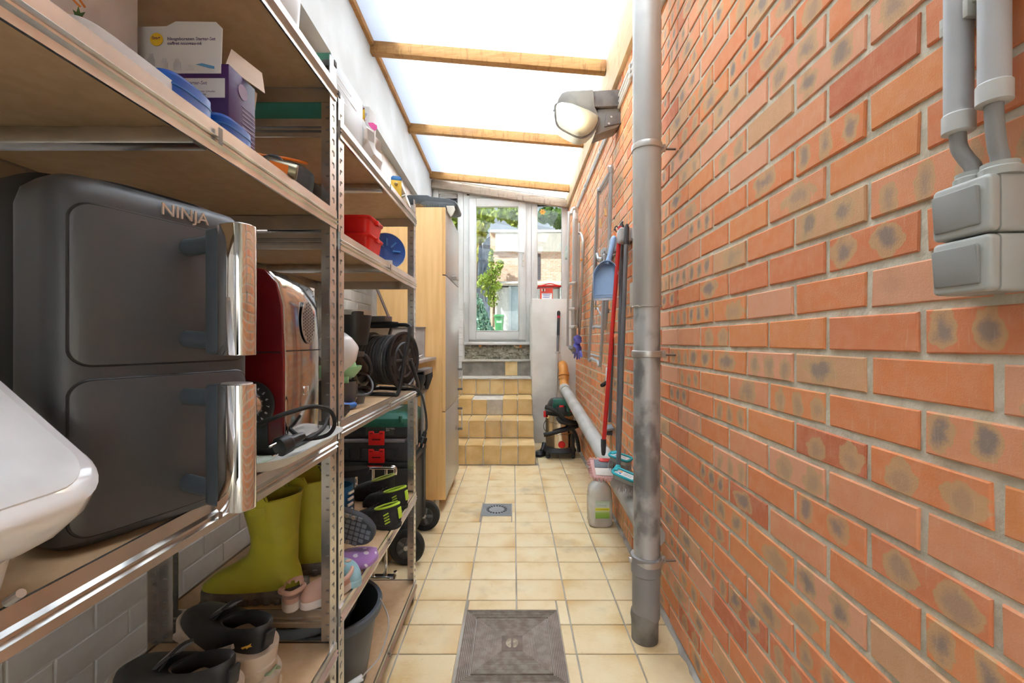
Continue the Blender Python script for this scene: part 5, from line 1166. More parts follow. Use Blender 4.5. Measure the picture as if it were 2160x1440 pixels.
# ================================================================= sneakers on the near unit
zn = SZ1[3]
M_SBK = pm('black_leather', (.018, .018, .019), .5, col2=(.028, .028, .028), scale=20, bmp=.1); M_BEI = pm('beige_sole', (.62, .52, .42), .7, col2=(.54, .45, .36), scale=14)
M_SUE = pm('black_suede', (.014, .014, .015), .95, col2=(.02, .02, .021), scale=40, sheen=.3)
def sneaker(lab, loc, rz, tl, L=.275):
    t = shoe('sneaker', lab, loc, rz, L, .098, .112, M_SBK, M_BEI, 'black sneakers with thick beige soles', soleh=.038, tilt=tl, inner=M_SUE, chunk=.03)
    l = L / 2
    M().stack([(.030, l * .52, 0, l * .50, .052, 2.2), (.055, l * .545, 0, l * .475, .0515, 2.2), (.066, l * .60, 0, l * .425, .0495, 2.2), (.069, l * .62, 0, l * .40, .047, 2.2)], 40).build('heel_counter', M_BEI, t, ang=60)
    for s in (-1, 1):
        M().tube(sm([(l * .22, s * .0425, .050), (l * .42, s * .0410, .064), (l * .60, s * .0375, .080)], 4), .0050, 8).build('side_stripe', pm('off_white_leather', (.70, .66, .62), .5), t)
    M().mbox(Matrix.Translation((l * .985, 0, .098)) @ Matrix.Rotation(.1, 4, 'Y'), .008, .022, .036).build('heel_tab', M_SBK, t, .002)
    M().prism([(-.010, -.002), (-.004, .001), (.002, .0035), (.008, .008), (.007, .003), (.010, .002), (.004, .0), (.001, -.004), (-.001, -.001), (-.007, -.005)], fr((l * .86, -.0352, .094), (.85, .5, 0), (0, 0, 1)), .0012).build('heel_emblem', pm('gold_emblem', (.75, .42, .05), .4), t)
    for k in range(7):
        x = -l * .80 + k * l * .265; ww = .0495 * (1 - (abs(x) / l) ** 2.5) ** .4 + .0015
        M().box(x - .010, x + .010, -ww, ww, -.0, .014).build('tread_lug', M_BEI, t, .003)
    for k in range(4): M().tube([(-.005 - .017 * k, -.024, .088 - .010 * k), (-.012 - .017 * k, 0, .098 - .012 * k), (-.016 - .017 * k, .024, .087 - .010 * k)], .0022, 6).build('lace', M_SUE, t)
    q = M(); q.grid(lambda u, v: (-.036 + .050 * v, -.024 + .048 * u, .070 + .052 * v ** .8 + .006 * math.sin(math.pi * u)), 6, 6); q.build('tongue', M_SUE, t, solid=.006)
    return t
sneaker('black sneaker resting tilted on a beige shoe, heel to the aisle', (-.640, .955, zn + .060), -.42, (0, .16))
sneaker('black sneaker lowest in the picture, below the tilted one', (-.640, .815, zn + .056), -.25, (0, .06))
t = shoe('chunky_shoe', 'beige chunky soled shoe under the tilted black sneaker', (-.615, .975, zn), -.55, .25, .09, .075, pm('beige_leather', (.60, .47, .33), .7), M_BEI, None, soleh=.045, chunk=.06)
for k in range(8):
    x = -.098 + k * .028; ww = .047 * (1 - (abs(x) / .127) ** 2.5) ** .4 + .0015
    M().box(x - .009, x + .009, -ww, ww, -.0005, .017).build('tread_lug', M_BEI, t, .003)
M().tube([(.126, -.012, .055), (.140, -.010, .062), (.146, 0, .075), (.140, .010, .062), (.126, .012, .055)], .003, 8).build('pull_loop', pm('green_webbing', (.28, .34, .20), .7), t)
t = shoe('chunky_shoe', 'beige chunky shoe below the lowest black sneaker', (-.63, .80, zn - .0), -.3, .25, .09, .06, pm('beige_leather', (.60, .47, .33), .7), M_BEI, None, soleh=.03, chunk=.05)

# ================================================================= buckets under the second unit
M_BKT = pm('dark_grey_bucket', (.065, .072, .08), .4, col2=(.055, .06, .068)); zk = SZ2[4]
def bucket(lab, c, r, h, mat, inner):
    t = thing('bucket', lab, 'bucket', (c[0], c[1], zk), group='nested grey buckets')
    z = c[2]
    M().lathe([(r * .70, z), (r * .73, z + .004), (r * .97, z + h), (r * .955, z + h), (r * .72, z + .012), (.001, z + .010)], (c[0], c[1], 0), 44).build('pail', mat, t, ang=50)
    M().lathe([(r * .975, z + h - .028), (r * 1.03, z + h - .024), (r * 1.045, z + h - .004), (r * 1.02, z + h + .003), (r * .96, z + h + .001)], (c[0], c[1], 0), 44, False, False).build('rim', pm('blue_grey_rim', (.10, .125, .155), .4), t)
    return t
t = bucket('dark grey bucket with a wire handle on the bottom shelf', (-.585, 1.37, zk), .158, .245, M_BKT, 0)
bm_ = M().tube(sm([W(802, 1262, 1.37), W(818, 1298, 1.30), W(818, 1330, 1.27), W(800, 1385, 1.24), W(770, 1420, 1.22), W(762, 1435, 1.215)], 6), .0022, 8).build('wire_handle', M_STEEL, t)
M().tube([W(764, 1428, 1.217), W(745, 1440, 1.21), W(728, 1452, 1.205)], .009, 12).build('handle_grip', M_WHITE, bm_)
t = bucket('blue grey bucket nested inside the larger bucket', (-.635, 1.34, zk + .05), .140, .225, pm('blue_grey_bucket', (.09, .11, .13), .4), 0)

# ================================================================= chrome stand and tool trolley beyond the shelves
cs = thing('chrome_stand', 'chrome tube stand with hooked ends between shelves and trolley', 'stand', (-.70, 2.05, 0))
ys = 2.045
M().bar((-.86, ys, .567), (-.560, ys, .567), .03, .012).build('top_rail', M_CHROME, cs, .003)
M().tube(sm([(-.575, ys, .570), (-.562, ys, .568), (-.556, ys, .555), (-.558, ys, .535)], 5), .009, 12).build('hook_end', M_CHROME, cs)
M().bar((-.86, ys, .055), (-.560, ys, .055), .03, .012).build('bottom_rail', M_CHROME, cs, .003)
M().tube(sm([(-.575, ys - .02, .052), (-.556, ys - .02, .056), (-.550, ys - .02, .075), (-.551, ys - .02, .09)], 5), .009, 12).build('hook_end', M_CHROME, cs)
for x in (-.80, -.74, -.66, -.60): M().cyl((x, ys, .0), (x, ys, .56), .007, n=12).build('upright', M_CHROME, cs)

tt = thing('tool_trolley', 'black tool trolley with wheels and a grey pull handle', 'trolley', (-.72, 2.45, 0))
M_TB = pm('black_tool_plastic', (.022, .023, .024), .5, col2=(.030, .031, .032), scale=20, bmp=.1)
M().box(-.93, -.54, 2.27, 2.66, .10, .50).build('lower_case', M_TB, tt, .012)
for k in range(4): M().box(-.90 + k * .09, -.83 + k * .09, 2.262, 2.272, .14, .40).build('case_rib', M_TB, tt, .003)
M().box(-.93, -.535, 2.262, 2.672, .50, .53).build('case_lid', M_TB, tt, .006)
for yw, xw in ((2.262, -.555), (2.668, -.545)):
    mw = Matrix.Translation((xw, yw, .093)) @ Matrix.Rotation(math.pi / 2, 4, 'X')
    w_ = M().lathe([(.056, -.018), (.080, -.022), (.089, -.018), (.0925, -.008), (.0925, .008), (.089, .018), (.080, .022), (.056, .018)], mw, 44, False, False).build('tyre', M_RUBBER, tt, ang=30)
    M().lathe([(.001, -.012), (.058, -.012), (.058, .014), (.052, .018), (.048, .012), (.001, .012)], mw, 36).build('wheel_rim', pm('rim_grey', (.07, .068, .066), .5), w_, ang=30)
    for k in range(5): M().mbox(mw @ Matrix.Rotation(k * 2 * math.pi / 5, 4, 'Z') @ Matrix.Translation((.033, 0, .014)), .035, .017, .006).build('wheel_spoke', pm('spoke_grey', (.16, .16, .16), .4), w_, .002)
    M().lathe([(.012, .012), (.012, .024), (.006, .026)], mw, 16).build('axle_nut', M_STEEL, w_)
for y in (2.32, 2.60): M().box(-.552, -.530, y - .03, y + .03, .12, .66).build('handle_rail', M_TB, tt, .004)
for y in (2.36, 2.56): M().box(-.545, -.522, y - .012, y + .012, .60, .90).build('telescopic_tube', pm('grey_aluminium', (.48, .47, .46), .4, .6), tt, .003)
M().box(-.556, -.514, 2.335, 2.585, .86, .885).build('handle_bridge', M_BLACK, tt, .004)
for y_, d_ in ((2.345, -.025), (2.585, .025)): M().prism([(-.545, .875), (-.505, .875), (-.478, .955), (-.482, 1.005), (-.52, .995), (-.535, .985)], XZ(y_), d_).build('handle_arm', M_BLACK, tt, .004)
M().box(-.535, -.480, 2.345, 2.585, .975, 1.008).build('pull_handle', pm('grey_handle', (.14, .13, .125), .4), tt, .006)
M().box(-.538, -.527, 2.30, 2.34, .38, .52).build('side_latch', M_TB, tt, .004)
text('PARK', .035, fr((-.5395, 2.30, .515), (0, 1, 0), z=(1, 0, 0)), .001).build('lettering', M_WHITE, tt)
# organiser and green case stacked on the trolley
def red_latch(par, x, y, z):
    r_ = M().prism([(-.041, -.036), (.041, -.036), (.041, .036), (.016, .036), (.012, .024), (-.012, .024), (-.016, .036), (-.041, .036)], Matrix.Translation((x, y, z)) @ XZ(0), .012).build('latch', M_REDP, par, .002)
    M().box(x - .022, x + .022, y - .0135, y - .011, z - .010, z - .003).build('latch_slot', pm('latch_shadow', (.12, .004, .003), .6), r_)
    for sx in (-.03, .03, -.022, .022): M().box(x + sx - .003, x + sx + .003, y - .0132, y - .011, z + .022, z + .028).build('latch_hole', pm('latch_shadow', (.12, .004, .003), .6), r_)
oc = thing('organiser_case', 'black organiser case with red latches on the trolley', 'tool case', (-.72, 2.45, .53))
M().box(-.92, -.55, 2.27, 2.64, .531, .64).build('body', M_TB, oc, .01)
M().box(-.905, -.565, 2.262, 2.645, .632, .650).build('clear_lid', pm('smoky_clear_lid', (.16, .15, .16), .1, col2=(.2, .19, .2)), oc, .005)
for k in range(6): M().box(-.90 + k * .055, -.86 + k * .055, 2.264, 2.271, .55, .60).build('front_rib', M_TB, oc, .002)
red_latch(oc, -.711, 2.262, .566)
gc = thing('green_tool_case', 'green lidded tool case with white lettering and red latch', 'tool case', (-.72, 2.45, .65))
M().box(-.915, -.555, 2.28, 2.63, .652, .715).build('body', M_TB, gc, .008)
M_PG = pm('petrol_green_plastic', (.012, .115, .075), .45, col2=(.010, .098, .064))
q = M(); q.rings([[(x, y, z) for x, y in rrect(-.925 + i, -.545 - i, 2.27 + i, 2.64 - i, .03)] for z, i in ((.712, 0), (.755, .0), (.782, .03), (.786, .05))]); q.build('lid', M_PG, gc, .003)
M().box(-.60, -.58, 2.266, 2.272, .735, .772).build('lid_rib', M_PG, gc, .003)
text('PARKSIDE', .040, fr((-.66, 2.34, .7868), (.15, 1, 0), z=(0, 0, 1)), .001).build('lettering', M_WHITE, gc)
red_latch(gc, -.713, 2.268, .657)
lb = M().box(-.775, -.630, 2.2765, 2.2798, .668, .712).build('paper_label', pm('label_dark', (.05, .06, .05), .5), gc)
text('FLAT TOOL\nBOX', .009, Matrix.Translation((-.668, 2.276, .700)) @ XZ(0), .0002).build('lettering', M_WHITE, lb)

# on top of the cabinet
ct = cZ1
vc = thing('plastic_cover', 'dark grey ribbed plastic cover on top of the cabinet', 'cover', (-.58, 3.15, ct))
q = M(); q.prism([(-.775, .055), (-.765, .085), (-.73, .100), (-.60, .098), (-.58, .088), (-.45, .072), (-.405, .055), (-.388, .035), (-.392, .012), (-.43, .004), (-.62, .004), (-.66, .020), (-.72, .030), (-.76, .035)], Matrix.Translation((0, 0, ct + .008)) @ XZ(3.02), -.24); q.build('shell', pm('charcoal_plastic', (.06, .066, .07), .5, col2=(.05, .055, .058), scale=8), vc, .008, 2)
q = M(); q.prism([(-.65, .012), (-.64, .040), (-.60, .052), (-.42, .036), (-.40, .018), (-.43, .004), (-.62, .002)], Matrix.Translation((0, 0, ct + .006)) @ XZ(3.012), .014); q.build('side_pad', pm('slate_pad', (.10, .115, .125), .6), vc, .004)
for k in range(15): M().box(-.630 + k * .0145, -.622 + k * .0145, 2.994, 3.0, ct + .010, ct + .040 - k * .0009).build('rib', pm('slate_pad', (.10, .115, .125), .6), vc, .001)
q = M(); q.prism([(-.47, 0), (-.40, 0), (-.392, -.02), (-.41, -.06), (-.425, -.075), (-.445, -.05)], Matrix.Translation((0, 0, ct + .006)) @ XZ(3.00), -.0); 
q = M(); q.prism([(-.455, .006), (-.402, .006), (-.395, -.02), (-.41, -.055), (-.425, -.072), (-.448, -.03)], Matrix.Translation((0, 0, ct)) @ XZ(2.952), .012); q.build('white_bracket', pm('cream_plastic', (.68, .65, .56), .5), vc, .002)
q = M(); random.seed(17)
for _ in range(220):
    a = random.uniform(0, 6.3); p = Vector((-.70 + random.uniform(-.075, .07), 3.0 + random.uniform(-.04, .05), ct + random.uniform(.003, .026))); d_ = Vector((math.cos(a), math.sin(a), random.uniform(-.1, .15))) * random.uniform(.01, .035)
    q.tube([p - d_, p + Vector((0, 0, .003)), p + d_], .0010, 4)
o = q.build('straw_nest', pm('dry_straw', (.42, .27, .11), .9, col2=(.30, .18, .07), scale=60)); tag(o, 'tuft of dry straw under the plastic cover on the cabinet', 'straw', kind='stuff')
o = M().lathe([(.010, -.03), (.03, -.028), (.03, .028), (.010, .03)], Matrix.Translation((-.80, 3.0, ct + .031)) @ Matrix.Rotation(1.3, 4, 'Y'), 24).build('tape_roll', pm('cream_tape', (.72, .66, .55), .6)); tag(o, 'cream roll of tape on the cabinet beside the plastic cover', 'tape')
# ================================================================= things along the brick wall
# manhole cover and floor drain
M_IRON = pm('rusty_cast_iron', (.24, .185, .15), .65, .3, col2=(.17, .125, .10), scale=16, bmp=.3, bscale=90)
M_IRON2 = pm('worn_iron_ridge', (.40, .34, .28), .6, .3, col2=(.28, .22, .18), scale=30)
mh = thing('manhole_cover', 'square ribbed cast iron manhole cover in the tiled floor', 'manhole cover', (-.006, 1.674, 0))
hx0, hx1, hy0, hy1 = -.1995, .1882, 1.472, 1.876; lx0, lx1, ly0, ly1 = -.154, .144, 1.513, 1.826
for q_ in ((hx0, lx0, hy0, hy1), (lx1, hx1, hy0, hy1), (lx0, lx1, hy0, ly0), (lx0, lx1, ly1, hy1)): M().box(q_[0], q_[1], q_[2], q_[3], -.03, -.001).build('frame_side', M_IRON, mh)
M().box(lx0 + .003, lx1 - .003, ly0 + .003, ly1 - .003, -.03, .0005).build('lid', M_IRON, mh, .001)
mcx, mcy = (lx0 + lx1) / 2, (ly0 + ly1) / 2
q = M(); W2, D2 = (lx1 - lx0) / 2 - .008, (ly1 - ly0) / 2 - .008
for i in range(1, 27):
    t = .27 + .73 * i / 26; x, y = W2 * t, D2 * t; w = .0011
    q.box(mcx - x, mcx + x, mcy + y - w, mcy + y + w, 0, .0022); q.box(mcx - x, mcx + x, mcy - y - w, mcy - y + w, 0, .0022)
    q.box(mcx - x - w, mcx - x + w, mcy - y, mcy + y, 0, .0022); q.box(mcx + x - w, mcx + x + w, mcy - y, mcy + y, 0, .0022)
q.build('lid_ribs', M_IRON2, mh, kind='stuff')
q = M(); fcx_, fcy_ = (hx0 + hx1) / 2, (hy0 + hy1) / 2
for i in range(7):
    t = i / 6; x0, x1, y0, y1 = lx0 - .004 + (hx0 + .004 - lx0) * t, lx1 + .004 + (hx1 - .004 - lx1) * t, ly0 - .004 + (hy0 + .004 - ly0) * t, ly1 + .004 + (hy1 - .004 - ly1) * t; w = .0012
    q.box(x0, x1, y0 - w, y0 + w, -.003, .0012); q.box(x0, x1, y1 - w, y1 + w, -.003, .0012); q.box(x0 - w, x0 + w, y0, y1, -.003, .0012); q.box(x1 - w, x1 + w, y0, y1, -.003, .0012)
q.build('frame_ribs', M_IRON2, mh, kind='stuff')
M().box(mcx - .038, mcx + .038, mcy - .042, mcy + .042, 0, .0028).build('centre_plate', M_IRON, mh, .001)
for s in (-1, 1):
    pts = [(s * .004, -.024)] + [(s * (.004 + .020 * math.cos(a)), .026 * math.sin(a)) for a in [math.radians(-80 + 16 * i) for i in range(11)]] + [(s * .004, .024)]
    M().prism(pts if s > 0 else pts[::-1], Matrix.Translation((mcx, mcy, .0029)), .001).build('lifting_recess', pm('grit_filled', (.48, .40, .29), .8, col2=(.30, .24, .17), scale=60), mh)
dr = thing('floor_drain', 'square grey floor drain with a round slotted grate', 'drain', (-.115, 2.995, 0))
M_DR = pm('grey_drain_plastic2', (.26, .27, .27), .5, col2=(.22, .225, .225), scale=8)
M().box(-.2165, -.0135, 2.889, 3.102, -.02, .001).build('plate', M_DR, dr, .002)
M().lathe([(.072, .0), (.078, .002), (.086, .002), (.088, .0)], (-.115, 2.995, .0), 44, False, False).build('ring', M_DR, dr)
M().lathe([(.001, .0025), (.050, .0025), (.053, .001)], (-.115, 2.995, .0), 36).build('centre_disc', pm('pale_drain_disc', (.34, .35, .35), .5), dr)
for k in range(20):
    M().mbox(Matrix.Translation((-.115, 2.995, .0012)) @ Matrix.Rotation(k * math.pi / 10, 4, 'Z') @ Matrix.Translation((.0625, 0, 0)), .019, .009, .0014).build('slot', pm('drain_hole', (.01, .01, .01), .9), dr)

# tool holder rail
th = thing('tool_holder', 'grey plastic tool holder rail screwed to the brick wall', 'tool holder', wp(2.7, 0, 1.71))
M_HG = pm('light_grey_holder', (.47, .465, .45), .45)
for y in (2.40, 2.66, 2.92):
    M().mbox(WALLM(y, .040, 1.742), .085, .08, .072).build('clamp_block', M_HG, th, .010, 3)
M().mbox(WALLM(2.68, .008, 1.742), .66, .05, .014).build('rail', M_HG, th, .003)
for y in (2.80, 2.86, 3.0, 3.06):
    M().tube(sm([wp(y, .02, 1.735), wp(y, .05, 1.722), wp(y, .072, 1.722), wp(y, .078, 1.742)], 5), .005, 8).build('hook', pm('grey_hook', (.30, .30, .29), .5), th)

def stick(par, name, p0, p1, r, mat, n=14): return M().cyl(p0, p1, r, n=n).build(name, mat, par)
M_GRH = pm('grey_handle_plastic', (.135, .135, .14), .45, col2=(.12, .12, .125)); M_DGR = pm('dark_grip', (.05, .05, .052), .7)
# red mop
mp = thing('flat_mop', 'red handled flat mop with pink fringed pad', 'mop', (.50, 2.30, .46))
t1 = W(1273, 940, 2.31)
t2 = W(1308, 478, 2.44)
stick(mp, 'handle', t1, t2, .0115, pm('red_handle', (.60, .020, .015), .35))
M().tube([t1 + Vector((0, 0, .035)), t1, t1 - Vector((0, 0, .035)), t1 - Vector((.001, 0, .05))], [.014, .0145, .012, .008], 14).build('handle_socket', M_DGR, mp)
hm = fr(W(1276, 985, 2.28), (1, -.16, .0), (.10, .62, .55))                # x across, y away and up
hm.translation = W(1275, 990, 2.28)
M().prism([(-.075, .055), (-.058, -.050), (.090, -.050), (.075, .055)], hm, .006).build('pad_base', pm('pink_pad', (.66, .38, .34), .9), mp, .002)
M().prism([(-.055, .052), (-.050, .004), (.068, .004), (.058, .052)], hm @ Matrix.Translation((0, 0, .0065)), .004).build('grey_plate', pm('slate_plate', (.16, .17, .18), .5), mp, .002)
M().prism([(-.050, .003), (-.045, -.040), (.075, -.040), (.068, .003)], hm @ Matrix.Translation((0, 0, .0065)), .003).build('cream_pocket', pm('cream_cloth', (.74, .66, .58), .9), mp, .002)
M().prism([(-.03, .045), (-.02, .060), (.03, .060), (.04, .045), (.02, .038), (-.012, .038)], hm @ Matrix.Translation((0, 0, .009)), .006).build('red_hinge', pm('red_joint', (.62, .03, .02), .4), mp, .002)
text('vileda', .022, hm @ Matrix.Translation((.018, .040, .011)) @ Matrix.Rotation(-math.pi / 2, 4, 'Z'), .0004).build('lettering', M_WHITE, mp)
q = M(); random.seed(14)
edge = [(-.075, .055), (-.058, -.050), (.090, -.050), (.075, .055)]
for i in range(4):
    a, b_ = Vector((*edge[i], 0)), Vector((*edge[(i + 1) % 4], 0))
    nseg = int((b_ - a).length / .0045)
    for k in range(nseg):
        p = a.lerp(b_, (k + random.random()) / nseg); out = Vector((b_.y - a.y, -(b_.x - a.x), 0)).normalized() * -1
        if out.dot(p - Vector((.008, 0, 0))) < 0: out = -out
        for _ in range(2):
            e = p + out * random.uniform(.008, .017) + Vector((random.uniform(-.006, .006), random.uniform(-.006, .006), random.uniform(-.012, .004)))
            q.tube([hm @ (p + Vector((0, 0, .005))), hm @ ((p + e) / 2 + Vector((0, 0, .006))), hm @ e], .0023, 5)
q.build('fringe', pm('pink_fringe', (.70, .42, .37), .95, col2=(.58, .28, .25), scale=120), mp, kind='stuff')

def broom(lab, top, bot, hd, zr, turq):
    t = thing('broom', lab, 'broom', bot, group='brooms with grey handles')
    stick(t, 'handle', bot, top, .0115, M_GRH)
    M().tube([top - (top - bot).normalized() * .10, top - (top - bot).normalized() * .09, top, top + (top - bot).normalized() * .02], [.0118, .0135, .0132, .006], 14).build('grip', M_DGR, t)
    m = hd
    M().prism(rrect(-.055, .058, -.024, .024, .018), m, .03).build('head', pm('silver_grey_head', (.46, .47, .47), .5), t, .006)
    M().tube([m @ Vector((p[0], p[1], .031)) for p in rrect(-.058, .061, -.026, .026, .02)], .0065, 8, closed=True).build('head_edge', pm('turquoise_rubber', (.03, .42, .46), .5), t)
    lb = M().prism([(-.030, -.016), (.045, -.016), (.045, .016), (-.030, .016)], m @ Matrix.Translation((.0, 0, .0305)), .0008).build('sticker', pm('white_sticker', (.78, .77, .74), .5), t)
    for k in range(4): M().mbox(m @ Matrix.Translation((.012 + k * .003, -.004 + (k % 2) * .01, .0316)), .034, .0022, .0003).build('printed_line', pm('print_grey', (.25, .25, .25), .6), lb)
    M().mbox(m @ Matrix.Translation((-.022, .008, .0316)), .012, .010, .0003).build('printed_mark', pm('print_orange', (.8, .3, .05), .6), lb)
    M().mbox(m @ Matrix.Translation((-.022, -.006, .0316)), .012, .010, .0003).build('printed_mark', pm('print_blue', (.05, .2, .5), .6), lb)
    M().cyl(m @ Vector((-.05, 0, .02)), bot + (top - bot).normalized() * .02, .015, .013, n=14).build('handle_socket', pm('turquoise_rubber', (.03, .42, .46), .5), t)
    q = M(); random.seed(5)
    for i in range(26):
        for j in range(6):
            p = Vector((-.052 + .106 * i / 25, -.021 + .042 * j / 5, 0)); e = p + Vector((random.uniform(-.01, .01) + p.x * .12, random.uniform(-.01, .01) + p.y * .3, -.055 + random.uniform(-.006, .006)))
            q.tube([m @ p, m @ e], [.0013, .0009], 4, cap=False)
    q.build('bristle_tuft', pm('grey_bristle', (.48, .44, .42), .8), t, kind='stuff')
    return t
hA = fr(W(1317, 1012, 2.06), (.75, -.62, -.20), z=(-.25, -.1, .95))
broom('broom whose turquoise edged head rests lowest on the waste pipe', W(1322, 480, 2.36), W(1304, 992, 2.12), hA, 0, 0)
hB = fr(W(1308, 974, 2.24), (.7, -.70, -.12), z=(-.2, -.05, .97))
broom('broom with its turquoise edged head behind the lower broom', W(1312, 478, 2.50), W(1303, 962, 2.28), hB, 0, 0)
gh = thing('scrubbing_brush', 'long grey handled scrubbing brush hanging on the holder', 'brush', W(1286, 905, 2.86))
stick(gh, 'handle', W(1286, 890, 2.86), W(1300, 480, 2.86), .0105, M_GRH)
M().tube([W(1299, 495, 2.86), W(1300, 480, 2.86), W(1300, 412, 2.86), W(1300, 404, 2.86)], [.012, .015, .013, .006], 14).build('grip', M_DGR, gh)
M().mbox(fr(W(1284, 902, 2.85), (1, 0, .25), z=(-.25, -.3, 1)), .055, .06, .022).build('head', pm('grey_brush_head', (.26, .29, .31), .5), gh, .006)
q = M(); random.seed(6)
for i in range(90): 
    p = W(1284, 906, 2.85) + Vector((random.uniform(-.024, .024), random.uniform(-.026, .026), -.004)); q.tube([p, p + Vector((random.uniform(-.004, .004), -.004, -.028))], .0012, 4, cap=False)
q.build('bristle_tuft', pm('dark_bristle', (.06, .065, .07), .8), gh, kind='stuff')
o = M().cyl(W(1288, 1000, 2.93), W(1297, 392, 2.93), .011, n=14).build('wooden_stick', pm('pale_wood_stick', (.66, .44, .22), .6, col2=(.56, .36, .17), stretch=(6, 6, .4))); tag(o, 'plain wooden stick standing behind the grey handles', 'stick')
o = M(); o.tube(sm([W(1313, 500, 2.60), W(1308, 478, 2.60), W(1314, 468, 2.60), W(1321, 476, 2.60), W(1318, 500, 2.60)], 5), .005, 8); o = o.build('hanging_loop', M_DGR); tag(o, 'small dark plastic hanging loop above the tool holder', 'hook')

# dustpan
dpn = thing('dustpan', 'light blue plastic dustpan hanging on the tool holder', 'dustpan', W(1278, 560, 2.50))
M_DP = pm('light_blue_plastic', (.38, .55, .80), .4, col2=(.34, .50, .74), scale=5)
dpm = fr(W(1278, 590, 2.47), (1, -.42, .0), (.04, .10, 1))
pan = [(-.066, -.105), (.062, -.105), (.074, .02), (.068, .055), (.048, .085), (.018, .10), (-.012, .095), (-.042, .07), (-.062, .03)]
pan = [(p.x, p.y) for p in sm([(a, b_, 0) for a, b_ in pan[2:]], 4)]; pan = [(-.066, -.105), (.062, -.105)] + pan
M().prism(pan, dpm, .006).build('tray', M_DP, dpn, .002)
ring = [p for p in pan[1:]] + [pan[0]]
q = M(); k = len(ring); v = []
for (x, y) in ring: 
    h_ = .012 + .036 * min(1, max(0, (y + .105) / .12)); v += [dpm @ Vector((x, y, .004)), dpm @ Vector((x * 1.02, y, h_))]
q.add(v, [(2 * i, 2 * i + 2, 2 * i + 3, 2 * i + 1) for i in range(k - 1)]); q.build('side_wall', M_DP, dpn, solid=.003)
M().prism([(-.068, -.118), (.064, -.118), (.063, -.100), (-.067, -.100)], dpm @ Matrix.Translation((0, 0, -.001)), .004).build('rubber_lip', pm('pale_lip', (.55, .60, .66), .5), dpn)
M().prism([(-.066, -.088), (.066, -.088), (.066, -.082), (-.066, -.082)], dpm @ Matrix.Translation((0, 0, .006)), .003).build('step_ridge', M_DP, dpn)
M().tube(sm([dpm @ Vector((.012, .085, .02)), dpm @ Vector((.022, .12, .024)), dpm @ Vector((.033, .17, .022)), dpm @ Vector((.042, .225, .018)), dpm @ Vector((.045, .245, .015))], 5), [.020, .0185, .017, .016, .0155, .015, .015, .015, .015, .015, .015, .015, .015, .0155, .016, .016, .016, .015, .014, .013, .010], 14).build('handle', M_DP, dpn)
q = M(); q.tube(sm([W(1301, 490, 2.48), W(1297, 482, 2.48), W(1300, 477, 2.49), W(1304, 482, 2.49), W(1303, 492, 2.48)], 4), .003, 8); q.build('hanging_eye', M_DGR, dpn)

# folded drying rack
da = thing('drying_rack', 'folded grey metal drying rack hanging on the brick wall', 'drying rack', wp(3.4, .03, 1.0))
M_DT = pm('grey_enamel_tube', (.46, .47, .48), .35, .3)
def wq(px, py, out):
    """pixel on the plane parallel to the wall that stands out from it"""
    y = (.600 - out) * F / (px - CX - .0229 * F); return Vector((wallx(y) - out, y, H + (CY - py) * y / F))
def loop(name, pts, out, r): return M().tube([p for p in sm([wq(a, b_, out) for a, b_ in pts], 4, True)], r, 8, closed=True).build(name, M_DT, da)
def corner(pts):                                       # doubled corner points keep the loop square with rounded corners
    o_ = []
    n = len(pts)
    for i in range(n):
        a, b_, c = Vector(pts[i - 1]), Vector(pts[i]), Vector(pts[(i + 1) % n])
        for q_ in (a, c):
            d_ = (q_ - b_); o_.append(tuple(b_ + d_.normalized() * min(7, d_.length * .3)))
    return o_
fA = [(1290, 357), (1262, 405), (1254, 560), (1249, 688), (1277, 690), (1284, 560)]
loop('main_loop', corner(fA), .07, .0105)
fB = [(1263, 545), (1255, 548), (1242, 752), (1266, 764), (1273, 560)]
loop('leg_loop', corner([(1257, 545), (1242, 752), (1267, 764), (1276, 548)]), .10, .0105)
loop('wing_loop', corner([(1287, 375), (1262, 415), (1256, 640), (1272, 672), (1280, 655)]), .04, .008)
q = M()
for k in range(9):
    t = k / 8; a = wq(1264 + 22 * t, 402 - 36 * t, .055); b_ = wq(1258 + 20 * t, 536 + 8 * t, .055); q.tube([a, b_], .0016, 5)
q.build('wires', M_STEEL, da, kind='stuff')
q = M()
for k in range(7):
    t = k / 6; q.tube([wq(1250 + 26 * t, 640 + 2 * t, .06), wq(1252 + 24 * t, 688, .06)], .0016, 5)
q.build('lower_wires', M_STEEL, da, kind='stuff')
M().tube([wq(1247, 747, .10), wq(1268, 753, .10)], .008, 8).build('foot_bar', M_DT, da)
for px, py in ((1290, 360), (1263, 402), (1281, 655)): M().tube([wq(px, py - 4, .07), wq(px, py + 5, .07)], .013, 8).build('joint_sleeve', pm('grey_joint', (.35, .35, .35), .5), da)
M().tube(sm([wq(1286, 362, .0), wq(1283, 357, .05), wq(1285, 350, .07), wq(1290, 352, .085)], 4), .006, 8).build('wall_hook', M_STEEL, da)
M_PEG = pm('peg_wood', (.66, .38, .12), .6)
